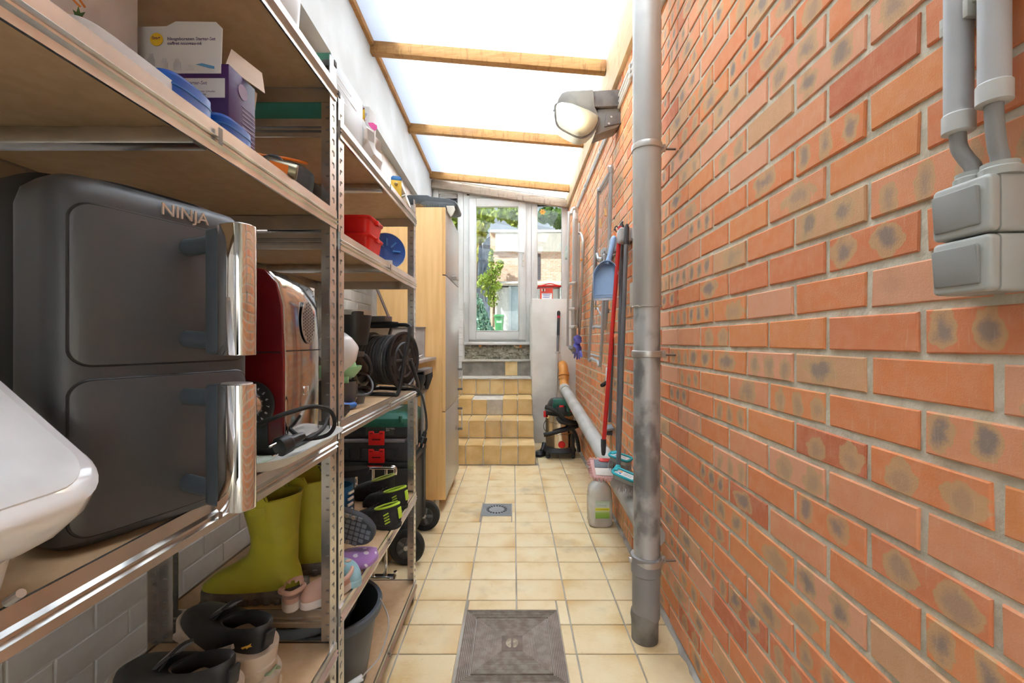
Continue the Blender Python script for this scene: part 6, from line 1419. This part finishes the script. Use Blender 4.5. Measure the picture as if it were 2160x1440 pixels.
for i, (px, py, px2, py2) in enumerate(((1266, 462, 1268, 480), (1276, 440, 1278, 455), (1252, 587, 1262, 583), (1242, 645, 1260, 647))):
    pg = thing('clothes_peg', ('wooden clothes peg highest on the drying rack wires', 'wooden clothes peg near the hook side of the drying rack', 'wooden clothes peg half hidden by the dustpan', 'wooden clothes peg lowest on the drying rack')[i], 'clothes peg', wq(px, py, .075), group='clothes pegs on the drying rack')
    a, b_ = wq(px, py, .085), wq(px2, py2, .085); s = Vector((0, .007, .004))
    M().bar(a, b_, .009, .007).build('half', M_PEG, pg, .001); M().bar(a + s, b_ + s, .009, .007).build('half', M_PEG, pg, .001)
    M().tube([(a + b_) / 2 + Vector((0, .0035, .002)) + Vector((.006 * math.cos(t), 0, .006 * math.sin(t))) for t in [k * .6 for k in range(10)]], .0011, 5).build('spring', M_STEEL, pg)

# ladder
ld = thing('step_ladder', 'folded aluminium step ladder hanging on the brick wall', 'ladder', wp(4.4, .05, 1.03))
M_ALU = pm('dull_aluminium', (.60, .58, .54), .4, .7, col2=(.52, .50, .46), scale=6, stretch=(1, 1, .3))
def rail(name, px, y0, y1, out, w, d): 
    a, b_ = wq(px[0], y0, out), wq(px[1], y1, out); return M().bar(a, b_, w, d, up=(1, 0, 0)).build(name, M_ALU, ld, .003)
rail('front_rail', (1214, 1210), 440, 742, .10, .03, .052)
rail('inner_rail', (1200, 1197), 446, 730, .17, .024, .022)
rail('outer_rail', (1222, 1219), 470, 690, .05, .02, .02)
M().tube(sm([wq(1205, 452, .17), wq(1207, 442, .15), wq(1214, 439, .12), wq(1217, 446, .10)], 5), .014, 10).build('top_bow', M_ALU, ld)
for py in (598, 652, 690): M().bar(wq(1206, py, .19), wq(1213, py - 2, .09), .05, .022).build('step', M_ALU, ld, .003)
M().tube(sm([wq(1219, 492, .07), wq(1225, 493, .05), wq(1229, 502, .045), wq(1230, 520, .045), wq(1227, 600, .045), wq(1222, 705, .045)], 6), .014, 10).build('support_rail', M_ALU, ld)
for px, py in ((1226, 548), (1220, 709)): 
    p = wq(px, py, .065); M().lathe([(.001, 0), (.013, 0), (.013, .008), (.009, .012), (.001, .012)], fr(p, (1, .3, 0), z=(-.3, -1, 0)), 16).build('knob', M_ORANGE, ld)
M().cyl(wq(1216, 462, .0), wq(1214, 462, .14), .006, n=8).build('hanger_pin', M_STEEL, ld)
M().bar(wq(1204, 732, .19), wq(1213, 741, .09), .04, .03).build('rail_foot', pm('grey_foot', (.25, .25, .25), .6), ld, .003)
o = thing('work_glove', 'pale green work glove stuck behind the ladder', 'glove', W(1197, 530, 4.55))
M().stack([(0, 0, 0, .018, .02, 2), (.03, .006, 0, .03, .024, 2), (.09, .010, 0, .026, .022, 2), (.14, .014, 0, .018, .018, 2), (.155, .015, 0, .008, .01, 2)], 16, m=Matrix.Translation(W(1195, 547, 4.55))).build('body', pm('pale_green_knit', (.36, .46, .38), .9, col2=(.55, .60, .54), scale=30), o)
# blue nitrile glove
gv_ = thing('nitrile_glove', 'crumpled violet blue rubber glove hanging below the ladder', 'glove', wq(1218, 755, .08))
M_NIT = pm('violet_nitrile', (.16, .16, .62), .5, col2=(.12, .12, .50), scale=20, bmp=.3)
gp = lambda px, py: wq(px, py, .085)
q = M(); random.seed(2)
c0 = [gp(1218, 712), gp(1219, 718), gp(1217, 724), gp(1217, 732), gp(1218, 742), gp(1218, 748)]
q.tube(sm(c0, 3), [.034, .036, .030, .038, .028, .018, .022, .030, .036, .040, .042, .042, .040, .036, .030, .02], 16)
q.v = [p + Vector((random.uniform(-.004, .004), random.uniform(-.006, .006), random.uniform(-.004, .004))) for p in q.v]
q.build('palm', M_NIT, gv_, ang=30)
for i, (px, py, px2, py2) in enumerate(((1212, 738, 1208, 745), (1213, 744, 1211, 755), (1217, 746, 1217, 758), (1221, 745, 1222, 757), (1224, 742, 1227, 753))):
    M().tube(sm([gp(px, py), (gp(px, py) + gp(px2, py2)) / 2 + Vector((.003, 0, 0)), gp(px2, py2)], 3), [.013, .013, .012, .011, .010, .009, .005], 10).build('finger', M_NIT, gv_)

# telescopic pole
tp_ = thing('telescopic_pole', 'grey telescopic pole with a black grip against the white block', 'pole', W(1172, 885, 4.86))
a, b_ = W(1170, 975, 4.80), W(1178.5, 657, 4.925)
L_ = lambda t: a.lerp(b_, t)
stick(tp_, 'tube', L_(0), L_(.75), .0105, M_ALU); stick(tp_, 'collar', L_(.72), L_(.73), .030, M_ALU)
stick(tp_, 'clamp', L_(.73), L_(.84), .0145, pm('mid_grey_plastic', (.20, .20, .21), .5)); stick(tp_, 'grip', L_(.84), L_(.97), .0155, M_DGR)
stick(tp_, 'red_ring', L_(.955), L_(.975), .0165, pm('red_ring', (.65, .02, .05), .5)); M().tube([L_(.972), L_(.985), L_(1.0), L_(1.006)], [.017, .019, .017, .008], 14).build('end_cap', M_BLACK, tp_)

# wet and dry vacuum cleaner
vx, vy = .466, 4.38
vcm = thing('vacuum_cleaner', 'steel drum wet and dry vacuum cleaner with green head', 'vacuum cleaner', (vx, vy, 0))
M_DRUM = pm('polished_drum', (.62, .56, .48), .16, 1.0, col2=(.55, .49, .41), scale=4)
M().lathe([(.128, .105), (.140, .11), (.142, .24), (.146, .243), (.146, .25), (.142, .253), (.142, .35), (.146, .353), (.146, .36), (.142, .363), (.142, .43)], (vx, vy, 0), 44).build('drum', M_DRUM, vcm, ang=40)
M().stack([(.062, vx, vy, .155, .15, 3), (.07, vx, vy, .165, .16, 3), (.10, vx, vy, .150, .145, 3), (.112, vx, vy, .140, .14, 3)], 36).build('base', M_TB, vcm)
for sx in (-1, 1):
    for sy in (-1, 1):
        w_ = M().lathe([(.010, -.014), (.026, -.012), (.029, 0), (.026, .012), (.010, .014)], Matrix.Translation((vx + sx * .125, vy + sy * .10, .031)) @ Matrix.Rotation(math.pi / 2, 4, 'Y') @ Matrix.Rotation(.5 * sx, 4, 'X'), 18).build('caster', M_BLACK, vcm)
        M().box(vx + sx * .125 - .018, vx + sx * .125 + .018, vy + sy * .10 - .02, vy + sy * .10 + .02, .045, .085).build('caster_arm', M_TB, vcm, .004)
M().lathe([(.144, .425), (.150, .43), (.150, .465), (.140, .475)], (vx, vy, 0), 44).build('head_ring', M_TB, vcm)
M().stack([(.468, vx, vy, .138, .132, 2.6), (.50, vx, vy, .132, .126, 2.6), (.555, vx, vy, .108, .10, 2.8), (.578, vx, vy, .088, .082, 3), (.584, vx, vy, .06, .06, 3)], 40).build('motor_head', M_TB, vcm)
pgm = XZ(vy - .132)
M().prism([(vx - .085, .50), (vx - .07, .585), (vx + .075, .585), (vx + .098, .50), (vx + .085, .42), (vx + .055, .42), (vx + .050, .525), (vx - .045, .525), (vx - .055, .50)], pgm, -.10).build('green_shell', M_PG, vcm, .008)
M().box(vx - .035, vx + .035, vy - .145, vy - .10, .43, .525).build('switch_panel', M_BLACK, vcm, .004)
M().box(vx - .02, vx + .025, vy - .150, vy - .143, .515, .535).build('switch', M_REDP, vcm, .003)
M().box(vx - .165, vx - .140, vy - .05, vy - .02, .40, .46).build('red_clip', M_REDP, vcm, .003)
M().box(vx + .085, vx + .125, vy - .135, vy - .11, .468, .478).build('red_clip', M_REDP, vcm, .002)
M().lathe([(.001, 0), (.034, 0), (.034, .012), (.028, .020), (.001, .022)], fr((vx + .005, vy - .138, .150), (1, 0, 0), z=(0, -1, 0)), 24).build('drain_cap', M_REDP, vcm)
V_ = lambda px, py, d_=0: W(px, py, vy - .17 + d_)
M().tube(sm([V_(1150, 858), V_(1163, 862), V_(1178, 872), V_(1190, 884, .02), V_(1205, 890, .04), V_(1222, 892, .06)], 6), .021, 14).build('hose', M_RUBBER, vcm)
M().tube(sm([V_(1176, 880), V_(1182, 889), V_(1195, 892), V_(1214, 893, .05)], 5), .019, 14).build('hose', M_RUBBER, vcm)
M().tube(sm([V_(1147, 917), V_(1162, 914), V_(1185, 908), V_(1205, 903, .03), V_(1218, 898, .06)], 6), .020, 14).build('hose', M_RUBBER, vcm)
M().tube(sm([V_(1200, 896, .03), V_(1212, 912, .03), V_(1219, 932, .03), V_(1221, 952, .04)], 6), .018, 14).build('suction_tube', M_RUBBER, vcm)
M().cyl(V_(1208, 915, .05), V_(1209, 958, .05), .017, n=14).build('accessory_tube', M_BLACK, vcm)
M().tube(sm([V_(1152, 885), V_(1147, 895), V_(1148, 905), V_(1152, 908)], 5), .003, 6).build('cable', M_RUBBER, vcm)
fh = thing('floor_nozzle', 'black vacuum floor nozzle beside the bottom step', 'nozzle', (.30, 4.36, 0))
M().stack([(.004, .30, 4.33, .09, .045, 4), (.03, .30, 4.33, .09, .045, 4), (.05, .30, 4.34, .075, .035, 3)], 28, m=Matrix.Translation((.285, 4.4, 0)) @ Matrix.Rotation(.9, 4, 'Z') @ Matrix.Translation((-.30, -4.33, 0))).build('foot', M_BLACK, fh)
M().tube(sm([(.285, 4.40, .045), (.305, 4.42, .075), (.315, 4.46, .11)], 5), .022, 12).build('neck', M_TB, fh)

# water bottle
wb = thing('water_bottle', 'large clear plastic bottle with a green label on the floor', 'bottle', (.548, 2.76, 0))
def pet_mat():
    m, nt, b = nodes('clear_pet'); nt.nodes.remove(b)
    t = nn(nt, 'ShaderNodeBsdfTransparent'); t.inputs[0].default_value = (.95, .96, .95, 1)
    d_ = nn(nt, 'ShaderNodeBsdfDiffuse'); d_.inputs[0].default_value = (.85, .87, .83, 1)
    g_ = nn(nt, 'ShaderNodeBsdfGlossy'); g_.inputs['Roughness'].default_value = .08
    m1 = nn(nt, 'ShaderNodeMixShader', i_0=mth(nt, 'ADD', .30, mth(nt, 'MULTIPLY', noise(nt, 12, 3), .30))); nt.links.new(t.outputs[0], m1.inputs[1]); nt.links.new(d_.outputs[0], m1.inputs[2])
    fz = nn(nt, 'ShaderNodeFresnel', i_IOR=1.3); m2 = nn(nt, 'ShaderNodeMixShader', i_0=fz.outputs[0]); nt.links.new(m1.outputs[0], m2.inputs[1]); nt.links.new(g_.outputs[0], m2.inputs[2])
    nt.links.new(m2.outputs[0], nt.nodes['Material Output'].inputs[0]); return m
M_PET = pet_mat()
bx_, by_ = .548, 2.765
M().stack([(.002, bx_, by_, .055, .055, 4), (.006, bx_, by_, .070, .066, 4), (.02, bx_, by_, .074, .070, 5), (.045, bx_, by_, .072, .068, 5), (.05, bx_, by_, .074, .070, 5), (.17, bx_, by_, .074, .070, 5), (.178, bx_, by_, .071, .067, 5), (.19, bx_, by_, .073, .069, 4.5), (.235, bx_, by_, .068, .064, 4), (.265, bx_, by_, .045, .043, 2.6), (.278, bx_, by_, .024, .024, 2), (.292, bx_, by_, .020, .020, 2)], 48).build('body', M_PET, wb, ang=50)
M().lathe([(.021, .288), (.024, .290), (.024, .306), (.021, .309)], (bx_, by_, 0), 24).build('cap', pm('green_cap', (.10, .42, .08), .4), wb)
lm, nt, b = nodes('green_bottle_label')
tcg = nn(nt, 'ShaderNodeTexCoord').outputs['Generated']; zz = nn(nt, 'ShaderNodeSeparateXYZ', i_0=tcg).outputs[2]
nt.links.new(mixc(nt, sstep(nt, noise(nt, 60, 3), .45, .6), ramp(nt, zz, [(0, (.25, .50, .06)), (.3, (.32, .55, .10)), (.46, (.62, .72, .42)), (.48, (.86, .80, .04)), (.60, (.86, .80, .04)), (.61, (.72, .78, .70)), (.9, (.60, .74, .66)), (1, (.50, .66, .48))]), (.42, .60, .30), 'MIX') if False else ramp(nt, zz, [(0, (.22, .46, .06)), (.3, (.34, .56, .10)), (.44, (.66, .74, .46)), (.47, (.84, .78, .05)), (.60, (.84, .78, .05)), (.62, (.70, .77, .70)), (.9, (.58, .72, .64)), (1, (.42, .60, .36))]), b.inputs['Base Color'])
b.inputs['Roughness'].default_value = .35
lab_ = M().box(bx_ - .040, bx_ + .048, by_ - .0722, by_ - .0705, .062, .168).build('label', lm, wb)
text('SCHOONMAAKAZIJN', .0082, Matrix.Translation((bx_ - .036, by_ - .0728, .114)) @ XZ(0), .0002).build('lettering', pm('label_print', (.10, .16, .04), .6), lab_)
text('Schone', .020, Matrix.Translation((bx_ - .03, by_ - .0728, .136)) @ XZ(0), .0002).build('lettering', pm('label_print_pale', (.35, .52, .42), .6), lab_)

# small items on the wall and ledge
lt = thing('pipe_latch', 'small black rubber catch on the brick wall behind the mop', 'catch', wq(1280, 805, .02))
M().bar(wq(1280, 775, .01), wq(1279, 806, .02), .012, .006).build('bracket', M_STEEL, lt); M().tube([wq(1279, 806, .02), wq(1273, 811, .06), wq(1269, 813, .075)], [.011, .014, .012], 12).build('rubber_end', M_RUBBER, lt)
o = M().mbox(WALLM(2.31, .012, 1.41), .09, .13, .024).build('wall_plate_cover', pm('ivory_plate', (.70, .67, .58), .5), bev=.004); tag(o, 'small ivory cover plate on the wall behind the downpipe', 'cover plate')
rt = thing('filler_tub', 'clear tub with red lid and label on the white block', 'tub', (.47, 5.30, 1.64))
rx0, rx1, ry0, ry1 = W(1137, 0, 5.2).x, W(1181, 0, 5.2).x, 5.2, 5.42
M().box(rx0, rx1, ry0, ry1, 1.642, 1.815).build('body', glass_mat('tub_plastic', (.80, .78, .76)), rt, .01)
M().box(rx0 - .012, rx1 + .012, ry0 - .012, ry1 + .012, 1.808, 1.826).build('lid', M_REDP, rt, .005)
M().tube(sm([(rx0, ry0 - .016, 1.81), ((rx0 + rx1) / 2, ry0 - .03, 1.842), (rx1, ry0 - .016, 1.81)], 6), .006, 8).build('carry_bow', M_REDP, rt)
M().box(rx0 + .012, rx0 + .165, ry0 - .003, ry0 - .001, 1.644, 1.795).build('label', pm('label_red', (.70, .08, .05), .5), rt)
M().box(rx0 + .032, rx0 + .155, ry0 - .0045, ry0 - .003, 1.646, 1.73).build('label_field', pm('label_white', (.80, .80, .80), .5), rt)
text('Fugen neu -\nin Minuten verfugt\nBrauchen Sie mehr?\nRufen Sie uns an!', .0135, Matrix.Translation((rx0 + .094, ry0 - .005, 1.715)) @ XZ(0), .0003, 'CENTER').build('lettering', pm('blue_print', (.06, .12, .40), .6), rt) if False else None
for k in range(4): M().box(rx0 + .045 + .006 * (k % 2), rx0 + .14 - .008 * (k % 3), ry0 - .0052, ry0 - .0045, 1.716 - k * .020, 1.723 - k * .020).build('printed_line', pm('blue_print', (.06, .12, .40), .6), rt)
for k in range(3): M().box(rx0 + .03 + k * .016, rx0 + .042 + k * .016, ry0 - .0045, ry0 - .003, 1.755, 1.782).build('printed_mark', M_BLACK if k == 1 else pm('label_cream', (.8, .7, .6), .5), rt)
# ================================================================= the garden beyond the door
def gz(y): return 1.02 + max(0, (y - 6.2)) * .043
M_GROUND = pm('pale_concrete_yard', (.60, .57, .50), .9, col2=(.48, .45, .38), scale=1.2)
q = M(); q.grid(lambda u, v: (-14 + 30 * u, 6.05 + 34 * v, gz(6.05 + 34 * v)), 6, 20)
o = q.build('ground', M_GROUND); tag(o, 'pale sunlit yard outside the garden door', None, kind='structure')
def exm(name, **k):
    m, nt, b = nodes(name); return m, nt, b
m, nt, b = nodes('garden_brick')
bt = nn(nt, 'ShaderNodeTexBrick'); bt.inputs['Scale'].default_value = 1; bt.inputs['Color1'].default_value = (.50, .28, .18, 1); bt.inputs['Color2'].default_value = (.66, .44, .32, 1); bt.inputs['Mortar'].default_value = (.62, .56, .48, 1)
bt.inputs['Brick Width'].default_value = .22; bt.inputs['Row Height'].default_value = .075; bt.inputs['Mortar Size'].default_value = .010
tcn = nn(nt, 'ShaderNodeTexCoord').outputs['Object']; sp_ = nn(nt, 'ShaderNodeSeparateXYZ', i_0=tcn)
cbn = nn(nt, 'ShaderNodeCombineXYZ', i_0=mth(nt, 'ADD', sp_.outputs[0], sp_.outputs[1]), i_1=sp_.outputs[2])
nt.links.new(cbn.outputs[0], bt.inputs['Vector']); nt.links.new(bt.outputs[0], b.inputs['Base Color']); b.inputs['Roughness'].default_value = .9
M_GB = m
BY = 20.0
bu = thing('outbuilding', 'sunlit brick and white outbuilding across the garden', 'building', (0, BY, gz(BY)))
def bxp(px): return (px - CX) * BY / F
def bzp(py): return H + (CY - py) * BY / F
M().box(bxp(1034), bxp(1260), BY, BY + 5, gz(BY) - .2, bzp(500)).build('brick_wall', M_GB, bu)
M().box(bxp(1045), bxp(1262), BY - .12, BY + .2, bzp(531), bzp(491)).build('white_cladding', pm('ribbed_white_cladding', (.72, .70, .64), .8, col2=(.60, .58, .52), scale=2, stretch=(14, 1, .3)), bu)
M().box(bxp(1034), bxp(1262), BY - .16, BY + 5, bzp(491), bzp(486)).build('coping', pm('white_coping', (.78, .77, .74), .7), bu)
for k in range(24):
    x = bxp(1132 + k * 2.6); M().box(x, x + .03, BY - .14, BY - .115, bzp(531), bzp(492)).build('cladding_rib', pm('cladding_rib', (.62, .60, .55), .8), bu)
M().box(bxp(1033), bxp(1045), BY - .06, BY + .1, bzp(531), bzp(490)).build('brick_pier', M_GB, bu)
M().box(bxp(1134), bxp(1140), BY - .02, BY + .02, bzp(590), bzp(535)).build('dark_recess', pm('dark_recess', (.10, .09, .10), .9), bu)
gr = thing('lean_to_garage', 'white lean-to garage with a gutter below the brick wall', 'garage', (2, BY - 2, gz(BY - 2)))
GY = BY - 2.2
def gx(px): return (px - CX) * GY / F
def gzz(py): return H + (CY - py) * GY / F
M().box(gx(1046), gx(1260), GY, BY, gz(GY) - .2, gzz(606)).build('wall', pm('white_painted_garage', (.72, .74, .76), .8), gr)
q = M(); q.add([(gx(1036), GY - .25, gzz(602)), (gx(1262), GY - .25, gzz(602)), (gx(1262), BY, gzz(590)), (gx(1036), BY, gzz(590)), (gx(1036), GY - .25, gzz(604)), (gx(1262), GY - .25, gzz(604)), (gx(1262), BY, gzz(592)), (gx(1036), BY, gzz(592))], [(0, 1, 2, 3), (7, 6, 5, 4), (0, 4, 5, 1), (1, 5, 6, 2), (2, 6, 7, 3), (3, 7, 4, 0)]); q.build('roof', pm('grey_roof', (.50, .50, .50), .8), gr)
M().cyl((gx(1039), GY - .28, gzz(598)), (gx(1262), GY - .28, gzz(598)), .055, n=10).build('gutter', pm('white_gutter', (.80, .80, .78), .6), gr)
M().tube(sm([(gx(1041), GY - .28, gzz(600)), (gx(1042), GY - .25, gzz(606)), (gx(1048), GY - .08, gzz(614)), (gx(1047), GY - .06, gzz(660)), (gx(1043), GY - .2, gzz(668))], 4), .05, 8).build('downspout', pm('white_gutter', (.80, .80, .78), .6), gr)
M().box(gx(1078), gx(1094), GY - .04, GY + .01, gzz(697), gzz(604)).build('door', pm('blue_grey_door', (.42, .52, .60), .6), gr, .01)
M().box(gx(1073), gx(1078), GY - .06, GY + .01, gzz(697), gzz(604)).build('door_post', pm('pale_blue_post', (.55, .64, .72), .6), gr)
M().lathe([(.001, -.10), (.07, -.06), (.08, 0), (.06, .06), (.001, .09)], (gx(1060), GY - .06, gzz(614)), 12).build('wall_lamp', pm('white_gutter', (.80, .80, .78), .6), gr)
wb_ = thing('wheelie_bin', 'green wheelie bin standing in the garden', 'bin', ((1053 - CX) * 15.2 / F, 15.2, gz(15.2)))
M_BIN = pm('bin_green', (.06, .26, .10), .5); BX = (1053 - CX) * 15.2 / F; bz0 = gz(15.2)
bh = 40 * 15.2 / F; bw = 10.5 * 15.2 / F
M().stack([(bz0, BX, 15.2, bw * .72, .16, 8), (bz0 + bh * .88, BX, 15.2, bw * .95, .2, 8)], 24).build('body', M_BIN, wb_)
M().stack([(bz0 + bh * .88, BX, 15.2, bw * 1.05, .22, 8), (bz0 + bh * .94, BX, 15.2, bw * 1.05, .22, 8), (bz0 + bh, BX, 15.25, bw * .95, .15, 6)], 24).build('lid', M_BIN, wb_)
for s in (-1, 1): M().cyl((BX + s * bw * .75, 15.38, bz0 + .06), (BX + s * bw * .9, 15.38, bz0 + .06), .08, n=14).build('wheel', M_RUBBER, wb_)
M().box(BX - .09, BX + .09, 15.01, 15.035, bz0 + bh * .55, bz0 + bh * .72).build('print', pm('bin_print', (.35, .60, .40), .6), wb_)
# foliage
def leafmat(name, a, b_):
    m, nt, b = nodes(name)
    isl = nn(nt, 'ShaderNodeNewGeometry').outputs['Random Per Island']
    nt.links.new(mixc(nt, isl, a, b_), b.inputs['Base Color']); b.inputs['Roughness'].default_value = .6
    b.inputs['Transmission Weight'].default_value = 0
    tl = nn(nt, 'ShaderNodeBsdfTranslucent'); nt.links.new(mixc(nt, isl, a, b_), tl.inputs[0])
    mx = nn(nt, 'ShaderNodeMixShader', i_0=.35); nt.links.new(b.outputs[0], mx.inputs[1]); nt.links.new(tl.outputs[0], mx.inputs[2])
    nt.links.new(mx.outputs[0], nt.nodes['Material Output'].inputs[0]); return m
LM = [leafmat('spring_leaf', (.16, .26, .03), (.42, .50, .10)), leafmat('deep_leaf', (.05, .13, .03), (.16, .28, .05)), leafmat('yellow_leaf', (.38, .42, .06), (.55, .55, .14))]
def leaves(par, blobs, n, size, mat, seed, name='crown'):
    random.seed(seed); q = M()
    for _ in range(n):
        c, r = random.choice(blobs)
        d_ = Vector((random.gauss(0, 1), random.gauss(0, 1), random.gauss(0, 1))).normalized() * (random.random() ** .45)
        p = Vector(c) + Vector((d_.x * r[0], d_.y * r[1], d_.z * r[2])); s = size * random.uniform(.6, 1.3)
        e = Euler((random.uniform(0, 6.3), random.uniform(0, 6.3), random.uniform(0, 6.3))).to_matrix()
        q.add([p + e @ Vector(v) * s for v in ((-.5, 0, 0), (0, -.28, 0), (.5, 0, 0), (0, .28, 0))], [(0, 1, 2, 3)])
    return q.build(name, mat, par, kind='stuff')
def tree(lab, px, y, blobs_px, n, size, mat, seed, ztr):
    x = (px - CX) * y / F; t = thing('tree', lab, 'tree', (x, y, gz(min(y, 40))), group='trees beyond the garden')
    bl = [(W(a, b_, y + dy), (ra * y / F, ra * y / F * .8, rb * y / F)) for a, b_, ra, rb, dy in blobs_px]
    M().tube(sm([(x, y, gz(y) - .3), (x + .1, y, gz(y) + 2), (x + .3, y, ztr)], 4), [.22, .21, .2, .19, .18, .16, .14, .12, .1], 8).build('trunk', pm('bark', (.20, .15, .10), .9), t)
    leaves(t, bl, n, size, mat, seed)
    return t
tree('bright green tree above the outbuilding roof', 1040, 26, [(1020, 455, 30, 24, 0), (1070, 450, 26, 16, 1), (1010, 490, 18, 26, 0), (1085, 462, 16, 16, 1)], 900, .42, LM[0], 1, 7)
tree('deep green tree behind the narrow flower window', 1165, 27, [(1160, 452, 26, 18, 0), (1180, 462, 22, 20, 1), (1145, 458, 16, 12, 0), (1205, 455, 24, 24, 1)], 800, .42, LM[1], 2, 7)
tree('tall green tree seen through the cabinet side window', 955, 24, [(955, 470, 20, 50, 0), (968, 520, 14, 50, 0), (940, 440, 22, 36, 0)], 800, .40, LM[0], 3, 7)
tree('yellow green tree at the edge of the door glass', 998, 19, [(1014, 530, 13, 28, 0), (1012, 490, 12, 22, 0), (1020, 560, 9, 16, 0)], 600, .30, LM[2], 4, 5.5)
iv = thing('ivy_shrub', 'ivy climbing the corner of the outbuilding', 'shrub', ((1040 - CX) * 17.4 / F, 17.4, gz(17.4)))
leaves(iv, [(W(1042, 572, 17.3), (.28, .2, .3)), (W(1028, 588, 17.2), (.38, .2, .3)), (W(1054, 558, 17.4), (.16, .2, .22)), (W(1036, 545, 17.5), (.12, .1, .4)), (W(1018, 594, 17), (.35, .2, .3)), (W(1045, 606, 17.0), (.28, .2, .25)), (W(1030, 612, 17.1), (.35, .2, .3)), (W(1040, 632, 17.2), (.25, .2, .3)), (W(1040, 590, 17.3), (.3, .2, .4))], 1000, .15, LM[0], 6, 'foliage')
M().tube(sm([W(1040, 690, 17.4), W(1042, 640, 17.4), W(1040, 600, 17.4), W(1038, 560, 17.4)], 4), .05, 6).build('stem', pm('bark', (.20, .15, .10), .9), iv)
# green netting over a bank, blue tarp
q = M(); random.seed(40)
def netf(u, v):
    p0 = W(1000 + 44 * u * (.45 + .55 * v), 612 + 92 * v + 30 * u * (1 - v), 12.6 + u * .9 - .6 * v); return p0 + Vector((random.uniform(-.05, .05), random.uniform(-.12, .12), random.uniform(-.06, .06)))
q.grid(netf, 22, 22)
o = q.build('garden_netting', pm('green_netting', (.36, .62, .48), .8, col2=(.22, .46, .34), scale=18, lo=.42, hi=.58)); tag(o, 'rumpled pale green netting over a bank outside the door', 'netting')
q = M(); q.grid(lambda u, v: W(1010 + 24 * u - 8 * v * (1 - u), 520 + 180 * v - 22 * u * (1 - v), 18 + .5 * u) + Vector((0, random.uniform(-.08, .08), 0)), 8, 12)
o = q.build('tarpaulin', pm('blue_grey_tarp', (.26, .32, .42), .6, col2=(.16, .19, .26), scale=6)); tag(o, 'blue grey tarpaulin hanging beside the outbuilding', 'tarpaulin')
